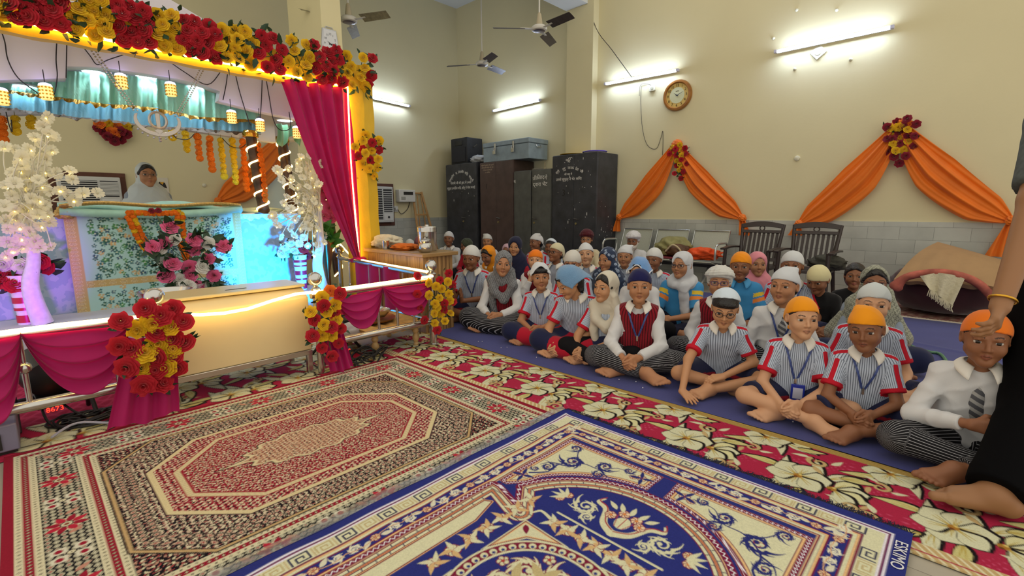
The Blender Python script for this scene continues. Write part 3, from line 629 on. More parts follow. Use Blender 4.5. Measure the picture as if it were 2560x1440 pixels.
for k in range(620):
    y = CYR-HW+k*2*HW/620; a = r.uniform(-.5, .5); L = r.uniform(.02, .05); mb.tube([(EX-.004,y,.018), (EX+L*.5,y+a*L*.4,.0135+.004*r.random()), (EX+L,y+a*L,.012)], (.0022,.0016,.0009), 4, cap=False)
obj('fringe', mb, mat('fringe_navy', '1a1c38', .9), t)['kind'] = 'stuff'
me = text_mesh('woven_lettering', 'ESKIMO', .047, 'LEFT', .0006); o = obj('woven_lettering', me, mat('pile_white', 'dfe0e6', .9), t); o.matrix_basis = frame((1.885, CYR-HW+.004, .0222), (-1,0,0), (0,-1,0))@Matrix.Translation((0,-.034,0))
# clear plastic strip over the edge of the blue rug
mb = MB().grid(lambda u, v: V(EX-2.4*u, CYR+HW-.006+v*.045+.004*math.sin(u*31), .022+.008*math.sin(PI*v)*(1+.5*math.sin(u*47))), 90, 6, .0008)
tag(obj('plastic_strip', mb, mat('clear_plastic', 'ccd2da', .12, trans=.75, spec=.6, alpha=.35)), 'strip of clear plastic sheeting along the far edge of the blue rug', 'plastic sheet')
# ---- red and black patterned rug
X0, X1, YT, YC = -.16, 1.892, 3.022, 2.19
cv = Cv(X0, 1.2, X1, YT, .004, '8f1a30'); XC = (X0+X1)/2; HX = (X1-X0)/2; HY = YT-YC
LC, BK, RD, TN, PK = 'd6cfae', '15111a', '981b32', 'c4b090', 'c08a76'
D = np.minimum(HX-np.abs(cv.X-XC), HY-np.abs(cv.Y-YC)); Ux = np.abs(cv.X-XC); Uy = np.abs(cv.Y-YC)
onend = (HX-Ux) < (HY-Uy); al = np.where(onend, cv.Y-YC, cv.X-XC)
def B(a, b, c): cv.mask(np.maximum(a-D, D-b), c)
def lattice(a, b, cell, c1, c2, shape=.34, ex=1.0):
    u = (al/cell) % 1-.5; w = ((D-a)/(b-a))-.5; q = np.abs(u)*1.1+np.abs(w)*ex
    m = np.maximum(a-D, D-b); cv.mask(np.maximum(m, (q-shape)*cell), c1); cv.mask(np.maximum(m, (np.abs(q-shape*.5)-.07)*cell), c2); cv.mask(np.maximum(m, (q-.1)*cell), LC)
B(.03,.3,LC); B(.03,.052,LC); lattice(.03,.052,.022,'c9c3a6',BK); B(.052,.076,RD); lattice(.053,.075,.02,BK,TN,.4); B(.076,.098,LC); lattice(.077,.097,.021,'c5bd9b',BK)
B(.098,.222,BK)
u = al/.026; w = (D-.098)/.0207; row = np.floor(w); uu = (u+.5*(row % 2)) % 1-.5; ww = w % 1-.5; q = np.abs(uu)**1.3+np.abs(ww)**1.3
m = np.maximum(.1-D, D-.22); h1 = np.sin(np.floor(u)*12.9898+row*78.233+np.floor(al*7)*3)*.5+.5
cv.mask(np.maximum(m, (q-.345)*.02), 'd6d2b4'); cv.mask(np.maximum(m, (np.abs(q-.17)-.03)*.02), '3a3236'); cv.mask(np.maximum(np.maximum(m, (q-.1)*.02), .72-h1), 'a83440')
for sgx in (0, 1):
    for k in range(-6, 7):
        pts = []
        if sgx == 0: pts = [(XC+k*.2, YC+sg*(HY-.16), 0) for sg in (1, -1)] if abs(k*.2) < HX-.12 else []
        else: pts = [(XC+sg*(HX-.16), YC+k*.2, 1) for sg in (1, -1)] if abs(k*.2) < HY-.12 else []
        for x, y, o in pts:
            if k % 2 == 0:
                cv.disc((x, y), .046, LC); 
                for j in range(8): g = j*PI/4+.39; cv.poly(leafp((x+.014*math.cos(g), y+.014*math.sin(g)), g, .05, .026), RD if j % 2 else 'b9263e')
                cv.disc((x, y), .019, BK); cv.disc((x, y), .015, LC); cv.disc((x, y), .008, '8a4a3a')
                for e in (-1, 1): cv.poly(leafp((x+(.075*e if not o else 0), y+(.075*e if o else 0)), (PI/2 if not o else 0)+.6, .05, .02), PK)
            else:
                for e1 in (-1, 1):
                    for e2 in (-1, 1): cv.poly([(x+e1*.006, y+e2*.006), (x+e1*.05, y+e2*.01), (x+e1*.05, y+e2*.042), (x+e1*.012, y+e2*.045)], 'd8d4be'); cv.disc((x+e1*.03, y+e2*.026), .011, RD)
                cv.disc((x, y), .014, BK); cv.disc((x, y), .01, LC)
                for e in (-1, 1): cv.disc((x+(.0 if not o else .085*e), y+(.085*e if not o else 0)) if False else (x, y), .001, BK)
B(.222,.244,LC); lattice(.223,.243,.021,'c5bd9b',BK); B(.244,.266,RD); lattice(.245,.265,.02,BK,TN,.4); B(.266,.288,LC); lattice(.267,.287,.021,'c5bd9b',BK); B(.288,3,BK)
# inner field: tan ground with black herati, eight sided frames, red centre
def busy(m, cell, ground, cols, seed):
    i = np.floor(cv.X/cell); 
    for k, (c, sh, ph) in enumerate(cols):
        X = cv.X/cell+ph; Y = cv.Y/cell+ph*1.7; i = np.floor(X); j = np.floor(Y+.5*(i % 2)); hx = np.sin(i*127.1+j*311.7+seed+k*17.)*43758.5; hx = hx-np.floor(hx); hy = np.sin(i*269.5+j*183.3+seed+k*7.)*43758.5; hy = hy-np.floor(hy)
        a = hx*PI*2; x = (X % 1-.5)+(hx-.5)*.35; y = ((Y+.5*(i % 2)) % 1-.5)+(hy-.5)*.35; xr = x*np.cos(a)+y*np.sin(a); yr = -x*np.sin(a)+y*np.cos(a)
        cv.mask(np.maximum(m, (np.hypot(xr, yr*2.0+xr*xr*2)-sh*(.7+.6*hy))*cell), c)
IX, IY = HX-.288, HY-.288
m = .29-D; busy(m, .024, BK, (('b98c78',.34,0),('d6cfae',.3,.31),('9c3f42',.24,.62),(BK,.16,.15)), 1)
def octo(hx, hy, cut): return np.maximum(np.maximum(Ux-hx, Uy-hy), (Ux+Uy-(hx+hy-cut))*.7071)
o1 = octo(IX+.005, IY+.005, .2); cv.mask(o1, BK); busy(o1, .022, BK, (('d6ccac',.43,.2),('c8ae98',.38,.5),('a2605a',.24,.82),(BK,.22,.13),('d8d0b0',.2,.4),(BK,.13,.7)), 4)
for a, b, c in ((0,.006,BK),(.006,.018,'bfa070'),(.018,.022,BK)): cv.mask(np.maximum(-o1-b, o1+a), c)
for off in (.05, .085):
    w = -o1; u = (al/.026) % 1-.5; q = np.hypot(u, (w-off)/.026); cv.mask((q-.4)*.026, 'cbb298'); cv.mask((np.abs(q-.4)-.08)*.026, BK); cv.mask((q-.14)*.026, RD)
o2 = octo(IX-.15, IY-.155, .2); cv.mask(o2-.028, '3c1428'); cv.mask(o2-.022, 'd6c79a'); cv.mask(o2, RD); busy(o2, .021, RD, (('d2c4a2',.39,.1),(BK,.28,.45),('c08a80',.3,.7),('d8d0b0',.27,.9),(BK,.16,.3)), 9)
o3 = octo(IX-.225, IY-.23, .2); cv.mask(o3-.022, RD); cv.mask(o3-.017, 'd6c79a'); cv.mask(o3+.006, RD); u = (al/.016) % 1-.5; cv.mask(np.maximum(np.abs(o3-.0055)-.009, np.abs(u)*.016-.0022), TN)
busy(o3+.014, .021, RD, (('cdb49c',.37,.1),(BK,.26,.45),('d8cdb0',.32,.7),('8c1a30',.26,.9),(BK,.15,.2),('d2b48a',.19,.3)), 14)
md = (np.sqrt((Ux/.28)**2+(Uy/.135)**2)-1-.07*np.cos(np.arctan2(Uy/.135, Ux/.28)*14))*.13
md = np.minimum(md, (np.abs(Ux)/.36+np.abs(Uy)/.055-1)*.05)
cv.mask(md-.008, BK); cv.mask(md-.004, 'd8c9a0'); cv.mask(md+.006, 'c0987a'); busy(md+.008, .02, TN, (('d8ccb0',.32,.1),('8d2b34',.26,.45),(BK,.25,.7),('cfae8e',.26,.9),(BK,.13,.3)), 21)
t = tag(obj('persian_rug', cv.mesh('rug', .0125, .007), mat('carpet_pile')), 'red bordered rug with dense black, cream and tan pattern before the stage', 'rug')
# ---- floral runners
RED, CR2, YL, BK2, TN2 = 'aa2646', 'd2d2b0', 'b8a456', '1a1316', 'c2a774'
def motif(cv, x, y, s=1, mir=1, rot=0):
    def T(p):
        a, b = p[0]*mir*s, p[1]*s; return (x+a*math.cos(rot)-b*math.sin(rot), y+a*math.sin(rot)+b*math.cos(rot))
    def obov(c, ang, L, W, bend=0):
        out = []
        for sgn in (1, -1):
            for k in range(9):
                t = k/8 if sgn > 0 else 1-k/8; xx = t*L; yy = sgn*W*.5*math.sin(PI*t**1.5)*(1+.12*math.sin(t*9+ang*3))+bend*t*t*L; out.append(T((c[0]+xx*math.cos(ang)-yy*math.sin(ang), c[1]+xx*math.sin(ang)+yy*math.cos(ang))))
        return out
    def petal(c, ang, L, W, bend, fill=CR2, sh=YL, fn=obov):
        p = fn(c, ang, L, W, bend); cv.poly([(a+.004, b-.005) for a, b in p], BK2, .0085*s); cv.poly(p, fill)
        if sh:
            for o in (-.25, .2): cv.stroke([T((c[0]+t*L*math.cos(ang+o*.5)-bend*t*t*L*math.sin(ang), c[1]+t*L*math.sin(ang+o*.5)+bend*t*t*L*math.cos(ang))) for t in (.06,.3,.6)], .009*s, sh, .002)
    lf = lambda c, ang, L, W, bend: [T(q) for q in leafp(c, ang, L, W, bend)]
    for c, a, L, W, b in (((.03,.05),2.75,.19,.055,.35),((.03,-.02),3.6,.22,.06,-.3),((-.02,-.09),3.95,.16,.06,.25),((.06,.08),.55,.18,.055,-.3),((.08,-.1),-.35,.21,.065,.3),((-.05,.08),2.1,.17,.05,-.3),((.1,.02),.1,.17,.05,.25),((-.06,-.14),-1.9,.13,.05,.3),((.1,.13),1.2,.13,.045,.3)): petal(c, a, L, W, b, CR2 if W > .052 else 'c9c283', YL, lf)
    for k in range(4): petal((.05,-.105), -2.35+k*.62, .125, .082, .08, CR2 if k % 2 else 'd6d2a0')
    for k in range(6): petal((.0,.02), .4+k*1.047, .125, .105, .1)
    for q in ((.0,.02),(.05,-.1)):
        cv.disc(T(q), .017*s, 'a8772f'); cv.disc(T((q[0]+.012, q[1]+.008)), .008*s, '6b3d22'); cv.disc(T((q[0]-.01, q[1]-.01)), .007*s, 'd8c070')
def curls(cv, x, y, s=1, d=1, a=0):
    p = spiral((x, y), .046*s, a, 1.15, d); cv.stroke([(q[0]+.005, q[1]-.006) for q in p], .024*s, BK2, .01*s); cv.stroke(p, .022*s, TN2, .01*s)
    for k in range(3): cv.poly(leafp((x+.05*s*math.cos(a+2*k), y+.05*s*math.sin(a+2*k)), a+2*k+.5, .075*s, .028*s, .3), TN2 if k % 2 else CR2)
cv = Cv(1.875, -1.3, 2.475, 3.5, .0045, RED)
n1 = np.sin(cv.X*190)*np.sin(cv.Y*160+3*np.sin(cv.Y*40))*(np.sin(cv.X*31+cv.Y*17)*.5+.5); cv.mask((.55-n1)*.01, 'c2486a')
for k in range(11):
    y = 3.24-k*.475
    for xx, dy, mm in ((2.13, 0, -1), (2.40, .2, 1)): motif(cv, xx, y+dy, .94 if mm < 0 else .8, mm, .25)
    curls(cv, 2.3, y-.02, .9, 1, 1); curls(cv, 1.99, y+.24, .9, -1, 2); curls(cv, 2.25, y+.235, .75, -1, .3); curls(cv, 2.02, y-.17, .7, 1, 3)
cv.mask(cv.X-1.945, TN2); cv.mask(2.425-cv.X, 'b79a55'); 
u = ((cv.X*.8-cv.Y)/.028) % 1; cv.mask(np.maximum(cv.X-1.943, np.abs(u-.5)*.028-.005), 'ded6b2'); cv.mask(np.maximum(cv.X-1.9, -(cv.X-1.893)), RED)
for a in (2.432, 2.445, 2.458): cv.mask(np.abs(cv.X-a)-.002, '8a6f38')
tag(obj('floral_runner', cv.mesh('runner', .006, .006), mat('carpet_pile')), 'crimson runner with large cream lilies between the rugs and the blue cloth', 'carpet')
cv = Cv(-.9, 3.0, 1.87, 4.6, .0075, RED)
for i in range(8):
    for j in range(5):
        motif(cv, -.8+i*.4+(j % 2)*.2, 3.12+j*.36, .95, 1 if (i+j) % 2 else -1, PI/2+.3); curls(cv, -.62+i*.4+(j % 2)*.2, 3.28+j*.36, .8, 1, i+j)
S = cv.sl(-.9, 3.42, .33, 4.6)
cv.im[S] = lin('8e1f3e'); X = cv.X[S]; Y = cv.Y[S]; cv.put(S, (np.abs(np.sin(X*70)*.5+np.sin(Y*60+2*np.sin(X*35))*.5)-.16)*.01, 'b03a5c')
tag(obj('stage_carpet', cv.mesh('carpet', .005, .005), mat('carpet_pile')), 'crimson floral carpet under the railing and the donation box', 'carpet')
cv = Cv(2.2, -1.3, 3.4, -.12, .0075, RED)
# ---- blue ground cloth
def cloth_z(x, y): return .008+.004*math.sin(3.1*x+1.2*y)**8*.8+.006*math.exp(-((x-2.95+.18*(y-2.6))/.02)**2)*(1 if 2.1 < y < 3.2 else 0)+.007*math.exp(-((x-4.9-.3*y)/.03)**2)*(1 if y < .6 else 0)+.008*math.exp(-((x-4.4-.2*y)/.025)**2)*(1 if y < .4 else 0)
mb = MB().grid(lambda u, v: (lambda x, y: V(x+.012*math.sin(y*2.3)*(1-u), y, cloth_z(x, y)))(2.462+u*3.75, -1.6+v*9.6), 150, 190)
tag(obj('ground_cloth', mb, mat('blue_cloth', '30377e', .85, var=.1, vscale=3, bump=.12, bscale=90, sheen=.15), sharp=180), 'large royal blue cloth spread on the floor under the children', 'floor cloth')
r = random.Random(12); LN = mat('lint_white', 'd8d8e0', .9)
for k in range(14):
    x, y = r.uniform(2.55, 2.75), r.uniform(.3, 3.1); tag(obj('lint_speck', MB().sph((x, y, .016), .004, 6), LN), 'white speck of lint on the bare edge of the blue cloth', 'lint', 'specks on the blue cloth')
# ---- red woven mats along the wall
cv = Cv(6.1, -1.2, 7.07, 2.3, .012, '8f2638'); u = cv.Y*40+np.sin(cv.X*30)*2; cv.mask((np.abs(np.sin(u)*np.sin(cv.X*70))-.3)*.01, 'cfc3a8'); cv.mask((np.abs(np.sin(u*.5+2)*np.sin(cv.X*45))-.2)*.01, '4a1420'); cv.mask(cv.X-6.13-.01*np.sin(cv.Y*300), 'd8cdb8')
tag(obj('woven_mat', cv.mesh('mat', .016, .012), mat('carpet_pile')), 'red and white woven mat along the wall under the bedding bundle', 'mat')
# ---- green rope across the cloth
tag(obj('garden_hose', MB().tube(spl([V(6.2,1.3,.02), V(5.6,1.12,.022), *[P(*a)+V(0,0,.02) for a in ((2030,765),(2120,772),(2280,872),(2320,885),(2362,905))], V(3.1,-.1,.02), V(2.9,-.5,.02)], 6), .011, 8), mat('hose_green', '5c8a6a', .5)), 'thin green hose lying across the blue cloth behind the front row', 'hose')
# ---------------------------------------------------------------- flowers
def rose_mesh(name, seed, layers=5, n=22, ruff=.1):
    r = random.Random(seed); vs = []; fs = []
    for L in range(layers):
        f = L/(layers-1); R = .52*(1-.78*f); ph = r.uniform(0, 6); k = r.choice((5, 6, 7)); lift = .06+.5*f; o = len(vs); rings = 4
        for i in range(rings):
            t = i/(rings-1); rad = R*(.18+.82*t)
            for j in range(n):
                g = 2*PI*j/n; w = ruff*t*t*(math.sin(k*g+ph)+.6*math.sin(2.3*k*g+ph*2))
                vs.append((rad*(1+w*.7)*math.cos(g), rad*(1+w*.7)*math.sin(g), (lift*t**1.4*.62+.1*f)*(1-.25*t*t*(1-f))+w*.55*R*2*.5))
        for i in range(rings-1):
            for j in range(n): fs.append((o+i*n+j, o+i*n+(j+1) % n, o+(i+1)*n+(j+1) % n, o+(i+1)*n+j))
    o = len(vs); n2 = 8
    for rr, z in ((.1, -.08), (.2, -.01), (.3, .05)):
        for j in range(n2): g = 2*PI*j/n2; vs.append((rr*math.cos(g), rr*math.sin(g), z))
    for i in range(2):
        for j in range(n2): fs.append((o+i*n2+j, o+i*n2+(j+1) % n2, o+(i+1)*n2+(j+1) % n2, o+(i+1)*n2+j))
    return npmesh(name, np.array(vs), fs)
def petal_mat(name, c, v=.12): return mat(name, c, .75, var=v, vscale=30, thin=.22, sheen=.2)
FC = {'R': petal_mat('rose_red', 'c4122a'), 'Y': petal_mat('rose_yellow', 'f0c512'), 'P': petal_mat('rose_pink', 'ee6f9f'), 'W': petal_mat('rose_white', 'eeeee6', .06), 'O': petal_mat('rose_orange', 'f2801c'), 'D': petal_mat('rose_dark', '8e0f2c')}
LEAFM = mat('leaf_green', '23432a', .55, var=.3, vscale=25); STEMM = mat('stem_green', '3e5a2c', .6)
_RM = {}
def rose(col, k):
    key = (col, k)
    if key not in _RM:
        me = rose_mesh('rose', 10+k, ruff=(.1, .07, .13)[k % 3]) if k < 3 else rose_mesh('rose', 30+k, 7, 22, .05); me.materials.append(FC[col]); _RM[key] = me
    return _RM[key]
def put_rose(par, col, p, d, size, r, nm='rose', kinds=(0, 1, 2)):
    o = obj(nm, rose(col, r.choice(kinds)), None, par)
    d = Vector(nrm(V(*d)+V(r.uniform(-.4, .4), r.uniform(-.4, .4), r.uniform(-.4, .4))))
    o.matrix_basis = Matrix.Translation(Vector(p))@d.to_track_quat('Z', 'Y').to_matrix().to_4x4()@Matrix.Rotation(r.uniform(0, 6), 4, 'Z')@Matrix.Scale(size, 4)
    return o
def leaves(mb, p, d, n, size, spread, r):
    for k in range(n):
        q = V(*p)+V(*[r.uniform(-1, 1)*s for s in spread]); a = nrm(V(*d)+V(r.uniform(-1, 1), r.uniform(-1, 1), r.uniform(-1, 1))*1.1)
        u = nrm(np.cross(a, V(r.uniform(-1, 1), r.uniform(-1, 1), r.uniform(-1, 1)))); L = size*r.uniform(.7, 1.3); W = L*.26; h = np.cross(a, u)*W*.5
        mb.add([q, q+a*L*.35+u*W+h, q+a*L*.75+u*W*.6+h*.3, q+a*L, q+a*L*.75-u*W*.6+h*.3, q+a*L*.35-u*W+h, q+a*L*.4], [(0,1,6),(1,2,3,6),(6,3,4,5),(0,6,5)])
def bunch(name, label, cat, group, pts, ax, val, face, size, seed, leafn=3, leafsize=.055, depth=.05, spread=(.03, .02, .03)):
    "pts: (pixel x, pixel y, colour letter) on the plane the bunch hangs on"
    r = random.Random(seed); ps = [P(x, y, ax, val) for x, y, c in pts]; c0 = sum(ps)/len(ps)
    t = thing(name, label, cat, c0, 0, group); mb = MB(); f = nrm(face)
    st = MB()
    for p, (x, y, c) in zip(ps, pts):
        q = p+f*r.uniform(-.3, 1)*depth; put_rose(t, c, q, f, size*r.uniform(.88, 1.1), r)
        leaves(mb, q-f*.03, f*.3+nrm(q-c0+1e-4)*.5, leafn, leafsize, spread, r)
        st.tube([q, (q*2+c0)/3-f*(depth+.02), c0-f*(depth+.01)], .003, 4, cap=False)
    obj('foliage', mb, LEAFM, t, sharp=180); obj('stems', st, STEMM, t)
    return t
# ---------------------------------------------------------------- the stage and its canopy
STEEL = mat('steel'); LED = mat('led_glow', 'fff2d0', .4, emit='ffcf70', es=13); LEDV = mat('led_violet', 'efe4ff', .4, emit='e6d4ff', es=9)
YCL = mat('yellow_cloth', 'e5b705', .6, var=.06, vscale=5, bump=.35, bscale=14, sheen=.2); MAG = mat('magenta_cloth', 'c00d68', .7, var=.1, vscale=7, thin=.35, sheen=.2); WBOARD = mat('white_board', 'dcd8e2', .55)
t = thing('flower_arch', 'yellow cloth wrapped arch with a beam and a pillar before the stage', 'arch', (2.47,4.47,0))
obj('beam', MB().grid(lambda u, v: V(-1.6+4.2*u, 4.44+(.04+.003*math.sin(u*160))*math.cos(2*PI*v+PI/4)*1.414, 2.315+(.146+.004*math.sin(u*90))*math.sin(2*PI*v+PI/4)*1.2), 120, 4), YCL, t, sharp=30)
obj('pillar', MB().grid(lambda u, v: V(2.475+.128*math.cos(2*PI*v+PI/4)*1.414+.004*math.sin(u*40+v*9), 4.5+.1*math.sin(2*PI*v+PI/4)*1.414, 2.46*u), 60, 8), YCL, t, sharp=30)
obj('tie_cord', MB().tube([(2.34,4.39,1.41),(2.61,4.39,1.405),(2.61,4.61,1.41),(2.34,4.61,1.41)], .006, 6, close=True), mat('cord_gold', 'b8900c', .7), t)
# ---- LED strips
def led(pts, r, m, label): return tag(obj('led_strip', MB().tube(pts, r, 6), m), label, 'light strip', 'LED strips on the stage')
led([V(-1.6,4.375,2.27)]+[P(x, y, 1, 4.375) for x, y in ((0,43),(230,92),(400,126),(640,173),(869,218))]+[P(x, y, 1, 4.38) for x, y in ((878,400),(889,540),(898,652))], .0095, LED, 'bright LED strip along the arch beam and down the yellow pillar')
led([P(x, y, 1, 3.065) for x, y in ((-60,838),(0,832),(150,812),(300,796),(440,786),(500,787),(560,783),(620,772),(680,752),(740,735),(800,729),(880,718),(980,704),(1082,690))], .0095, LED, 'bright LED strip along the front railing and across the donation box')
led([V(2.28,3.12,.605), V(2.28,3.6,.612), V(2.28,4.2,.625), P(893,655,1,4.38), P(866,628,1,4.7), P(836,594,1,5.1)], .008, LED, 'LED strip on the side railing rising towards the canopy columns')
# ---- rose garland: bunches alternate in colour
r0 = random.Random(3)
segs = [(-40,22,'Y'),(22,165,'R'),(168,285,'Y'),(285,388,'R'),(386,450,'Y'),(452,548,'R'),(548,638,'Y'),(640,714,'R'),(714,786,'Y'),(784,858,'R'),(858,926,'Y')]
for k, (a, b, c) in enumerate(segs):
    pts = []; nm = {'R': 'red', 'Y': 'yellow'}[c]
    w = 40-.014*((a+b)/2); nc = max(2, int(round((b-a)/w)))
    for i in range(nc):
        for j in range(4):
            x = a+(i+.5)*(b-a)/nc+r0.uniform(-6, 6)+(-8 if j % 2 else 6); yb = 45+.199*max(x, 0); y = yb-9-j*(27-.004*x)+r0.uniform(-4, 4)
            pts.append((x, y, c))
    if c == 'Y' and k == len(segs)-1: pts += [(930,148,'R'),(930,188,'R'),(922,208,'R')]
    where = ('at the left picture edge','first red, over the stage front','left of the pearl chain','beside the pearl chain','narrow, after the second red','third red, mid beam','fourth yellow, mid beam','below left of the square pillar','under the square pillar','under the rectangular clock','at the right corner of the arch')[k]
    bunch('rose_bunch', '%s fabric rose bunch on the arch beam, %s' % (nm, where), 'flowers', 'rose bunches along the arch beam', pts, 1, 4.33, (-.35,-1,.15), .103 if c == 'R' else .098, 40+k, 4, .075, .05, (.05,.04,.06))
bunch('rose_bunch', 'red and yellow fabric rose bunch on the yellow pillar', 'flowers', None, [(x, y, c) for x, y, c in ((914,338,'Y'),(907,354,'Y'),(888,367,'Y'),(930,358,'R'),(947,352,'Y'),(908,372,'R'),(930,377,'Y'),(947,376,'R'),(895,391,'R'),(912,385,'Y'),(927,400,'R'),(944,400,'Y'),(907,409,'Y'),(924,422,'Y'),(942,420,'Y'),(936,440,'Y'))], 1, 4.34, (-.4,-1,.1), .085, 61, 4, .06, .05)
# ---- magenta curtain
def curtain(u, v):
    tp = P(702+170*u, 196+24*u, 1, 4.36); bt = P(889+13*u, 648+6*u, 1, 4.36); s = v**.85; x = tp+(bt-tp)*s
    lf = P(702+170*u, 196+24*u, 1, 4.36); bulge = math.sin(PI*v)*(1-u)*.03
    return x+V(bulge*-.6, .035*math.sin(u*34+2*math.sin(v*3))*(1-.55*v)+.02*math.sin(u*15+1), 0)
t = thing('curtain', 'magenta curtain gathered to the side railing beside the yellow pillar', 'curtain', P(895,640,1,4.36))
obj('drape', MB().grid(curtain, 90, 36), MAG, t, sharp=180)
obj('knot', blob(P(896,650,1,4.36), .06, (1.4,.7,.5), 3), MAG, t)
obj('hem_tail', MB().grid(lambda u, v: V(2.28+.03*math.sin(v*20)+.02*(v-.5), 3.55+.85*v, .6-.42*u*(.75+.25*math.sin(v*9))), 10, 40), MAG, t, sharp=180)
# ---- white canopy board, arch opening, soffit
YB = 4.75
ol = [(-160,205),(0,200),(165,196),(168,166),(260,169),(350,182),(440,196),(505,212),(550,228),(546,252),(640,276),(745,298),(800,306)]
b2 = [P(x, y, 1, YB) for x, y in ol]; zt = 2.62
t = thing('canopy', 'white canopy frame with a stepped arch over the altar', 'canopy', (.9,5.0,1.1))
poly = [(q[0], q[2]) for q in b2]; poly = [(-.6, poly[0][1])]+poly[1:]+[(2.3, poly[-1][1]), (2.3, 2.25), (1.7, 2.5), (.8, 2.85), (0, 2.5), (-.6, 2.3)]
obj('front_board', MB().prism(poly, (0,YB,0), (1,0,0), (0,0,1), (0,.11,0)), WBOARD, t, sharp=30, bev=.004)
obj('soffit', MB().box((-.6,YB+.1,2.19),(2.3,6.0,2.22)), WBOARD, t)
for a, b, z in (((-.6,5.9),(2.3,6.0),1.93),):
    obj('rear_beam', MB().box((-.6,5.9,2.06),(2.3,6.0,2.2)), WBOARD, t, bev=.004)
obj('side_beam', MB().box((2.2,YB+.1,1.86),(2.3,5.9,2.2)), WBOARD, t, bev=.004)
lw = P(600,338,1,4.97); 
lr = [P(x, y, 1, 5.25) for x, y in ((-120,293),(95,286),(200,292),(300,299),(420,316),(480,328),(650,352),(690,357))]
obj('lower_rail', MB().prism([(q[0], q[2]) for q in lr]+[(lr[-1][0], 2.19), (lr[0][0], 2.19)], (0,5.25,0), (1,0,0), (0,0,1), (0,.08,0)), WBOARD, t, sharp=30, bev=.004)
for k, (x, y) in enumerate(((233,176),(365,188),(485,214),(712,298),(60,212))):
    c = P(x, y, 1, 5.0); d = thing('downlight', ('round white downlight under the arch, leftmost','round white downlight under the top of the arch','round white downlight near the right step of the arch','round white downlight beside the magenta curtain','round white downlight at the left end of the canopy')[k], 'light', c, 0, 'canopy downlights')
    obj('ring', MB().lathe([(.075,-.004),(.082,-.012),(.07,-.016),(.068,-.004)], 24, c), mat('ring_white', 'e8e8f4', .4), d)
    obj('lens', MB().lathe([(.069,-.006),(.068,-.01),(.001,-.011)], 20, c), mat('down_glow', 'ffffff', .4, emit='dff2ff', es=9), d)
# ---- satin valance
SAT = mat('satin_mint', 'a2ead4', .28, var=.06, vscale=4, sheen=.3, spec=.8); SATB = mat('satin_blue', '84c2de', .3, sheen=.3, spec=.7); LACE = mat('gold_lace', 'b8892a', .4, metal=.5, var=.35, vscale=60); LACED = mat('dark_lace', '6e5a4a', .5, var=.4, vscale=50)
def ip(pts, x):
    xs = [p[0] for p in pts]; return float(np.interp(x, xs, [p[1] for p in pts]))
top = [(-80,205),(165,205),(168,178),(260,182),(350,192),(440,206),(505,222),(548,238),(700,305)]; mid = [(-80,225),(20,230),(110,243),(200,255),(265,265),(330,268),(390,275),(450,287),(500,297),(560,300),(650,305)]
low = [(-80,262),(0,270),(110,285),(200,297),(300,305),(350,315),(420,320),(480,322),(560,330),(650,334)]
def tier(up, dn, y0, amp, f, x0=-80, x1=650):
    def fn(u, v):
        x = x0+(x1-x0)*u+7*math.sin(v*5+u*40)*math.sin(v*3.1); yy = ip(up, x)*(1-v)+(ip(dn, x)+3*math.sin(x*.11)+2*math.sin(x*.27))*v
        return P(x, yy, 1, y0)+V(0, -amp*(.3+.7*v)*(math.sin(x*f+2*math.sin(x*.05))+.5*math.sin(x*f*2.3+v*2))-.03*v, 0)
    return MB().grid(fn, 220, 12)
t = thing('valance', 'two tier mint and blue satin valance with gold lace under the canopy', 'valance', P(350,250,1,5.02))
obj('lower_frill', tier([(x, y-14) for x, y in mid], low, 5.06, .02, .19), SATB, t, sharp=180)
obj('upper_frill', tier(top, mid, 4.98, .028, .21), SAT, t, sharp=180)
obj('gold_lace', tier([(x, y-5) for x, y in mid], [(x, y+5) for x, y in mid], 4.935, .028, .21), LACE, t, sharp=180)
obj('dark_lace', tier([(x, y-3) for x, y in low], [(x, y+3) for x, y in low], 5.02, .02, .19), LACED, t, sharp=180)
def sidev(u, v):
    return P(690+58*u+4*math.sin(v*3), 308+(42+16*math.sin(u*7))*v+10*u, 1, 4.95+.3*u)+V(0, .03*math.sin(u*25), 0)
t = tag(obj('side_valance', MB().grid(sidev, 40, 10), mat('satin_green', '7fb892', .3, sheen=.3), sharp=180), 'green satin frill at the right corner of the canopy beside the curtain', 'valance')
# ---- hanging crystal lamps
LAMPG = mat('lamp_crystal', 'ffe7b0', .2, emit='ffd070', es=1.0); LAMPT = mat('lamp_led', 'ffffff', .3, emit='cdb8ff', es=6); GOLD = mat('gold', 'd9a63a', .25, metal=.9)
def crystal_lamp(x, y, label):
    c = P(x, y, 1, 4.68); t = thing('hanging_lamp', label, 'lamp', c, 0, 'small crystal lamps under the canopy')
    obj('shade', MB().lathe([(.03,-.056),(.036,-.044),(.034,.024),(.037,.032)], 12, c), LAMPG, t, sharp=20)
    mb = MB()
    for k in range(12):
        g = 2*PI*k/12
        for z in (-.046, -.022, 0, .022): mb.sph((c[0]+.036*math.cos(g), c[1]+.036*math.sin(g), c[2]+z), .0062, 6)
    obj('beads', mb, GOLD, t); obj('crown_light', MB().lathe([(.037,.032),(.032,.046),(.015,.053),(.001,.054)], 14, c), LAMPT, t)
    obj('hook', MB().tube([c+V(0,0,.06), c+V(0,0,.14)], .003, 5), mat('wire_black', '1b1820', .5), t)
for x, y, lb in ((3,240,'leftmost'),(115,228,'second from the left'),(303,202,'left of the pearl emblem, under the arch'),(427,222,'right of the pearl emblem, under the arch'),(579,291,'right of the arch step'),(650,312,'beside the first spiral column'),(742,330,'half behind the magenta curtain')): crystal_lamp(x, y, 'small glowing crystal lamp under the canopy, '+lb)
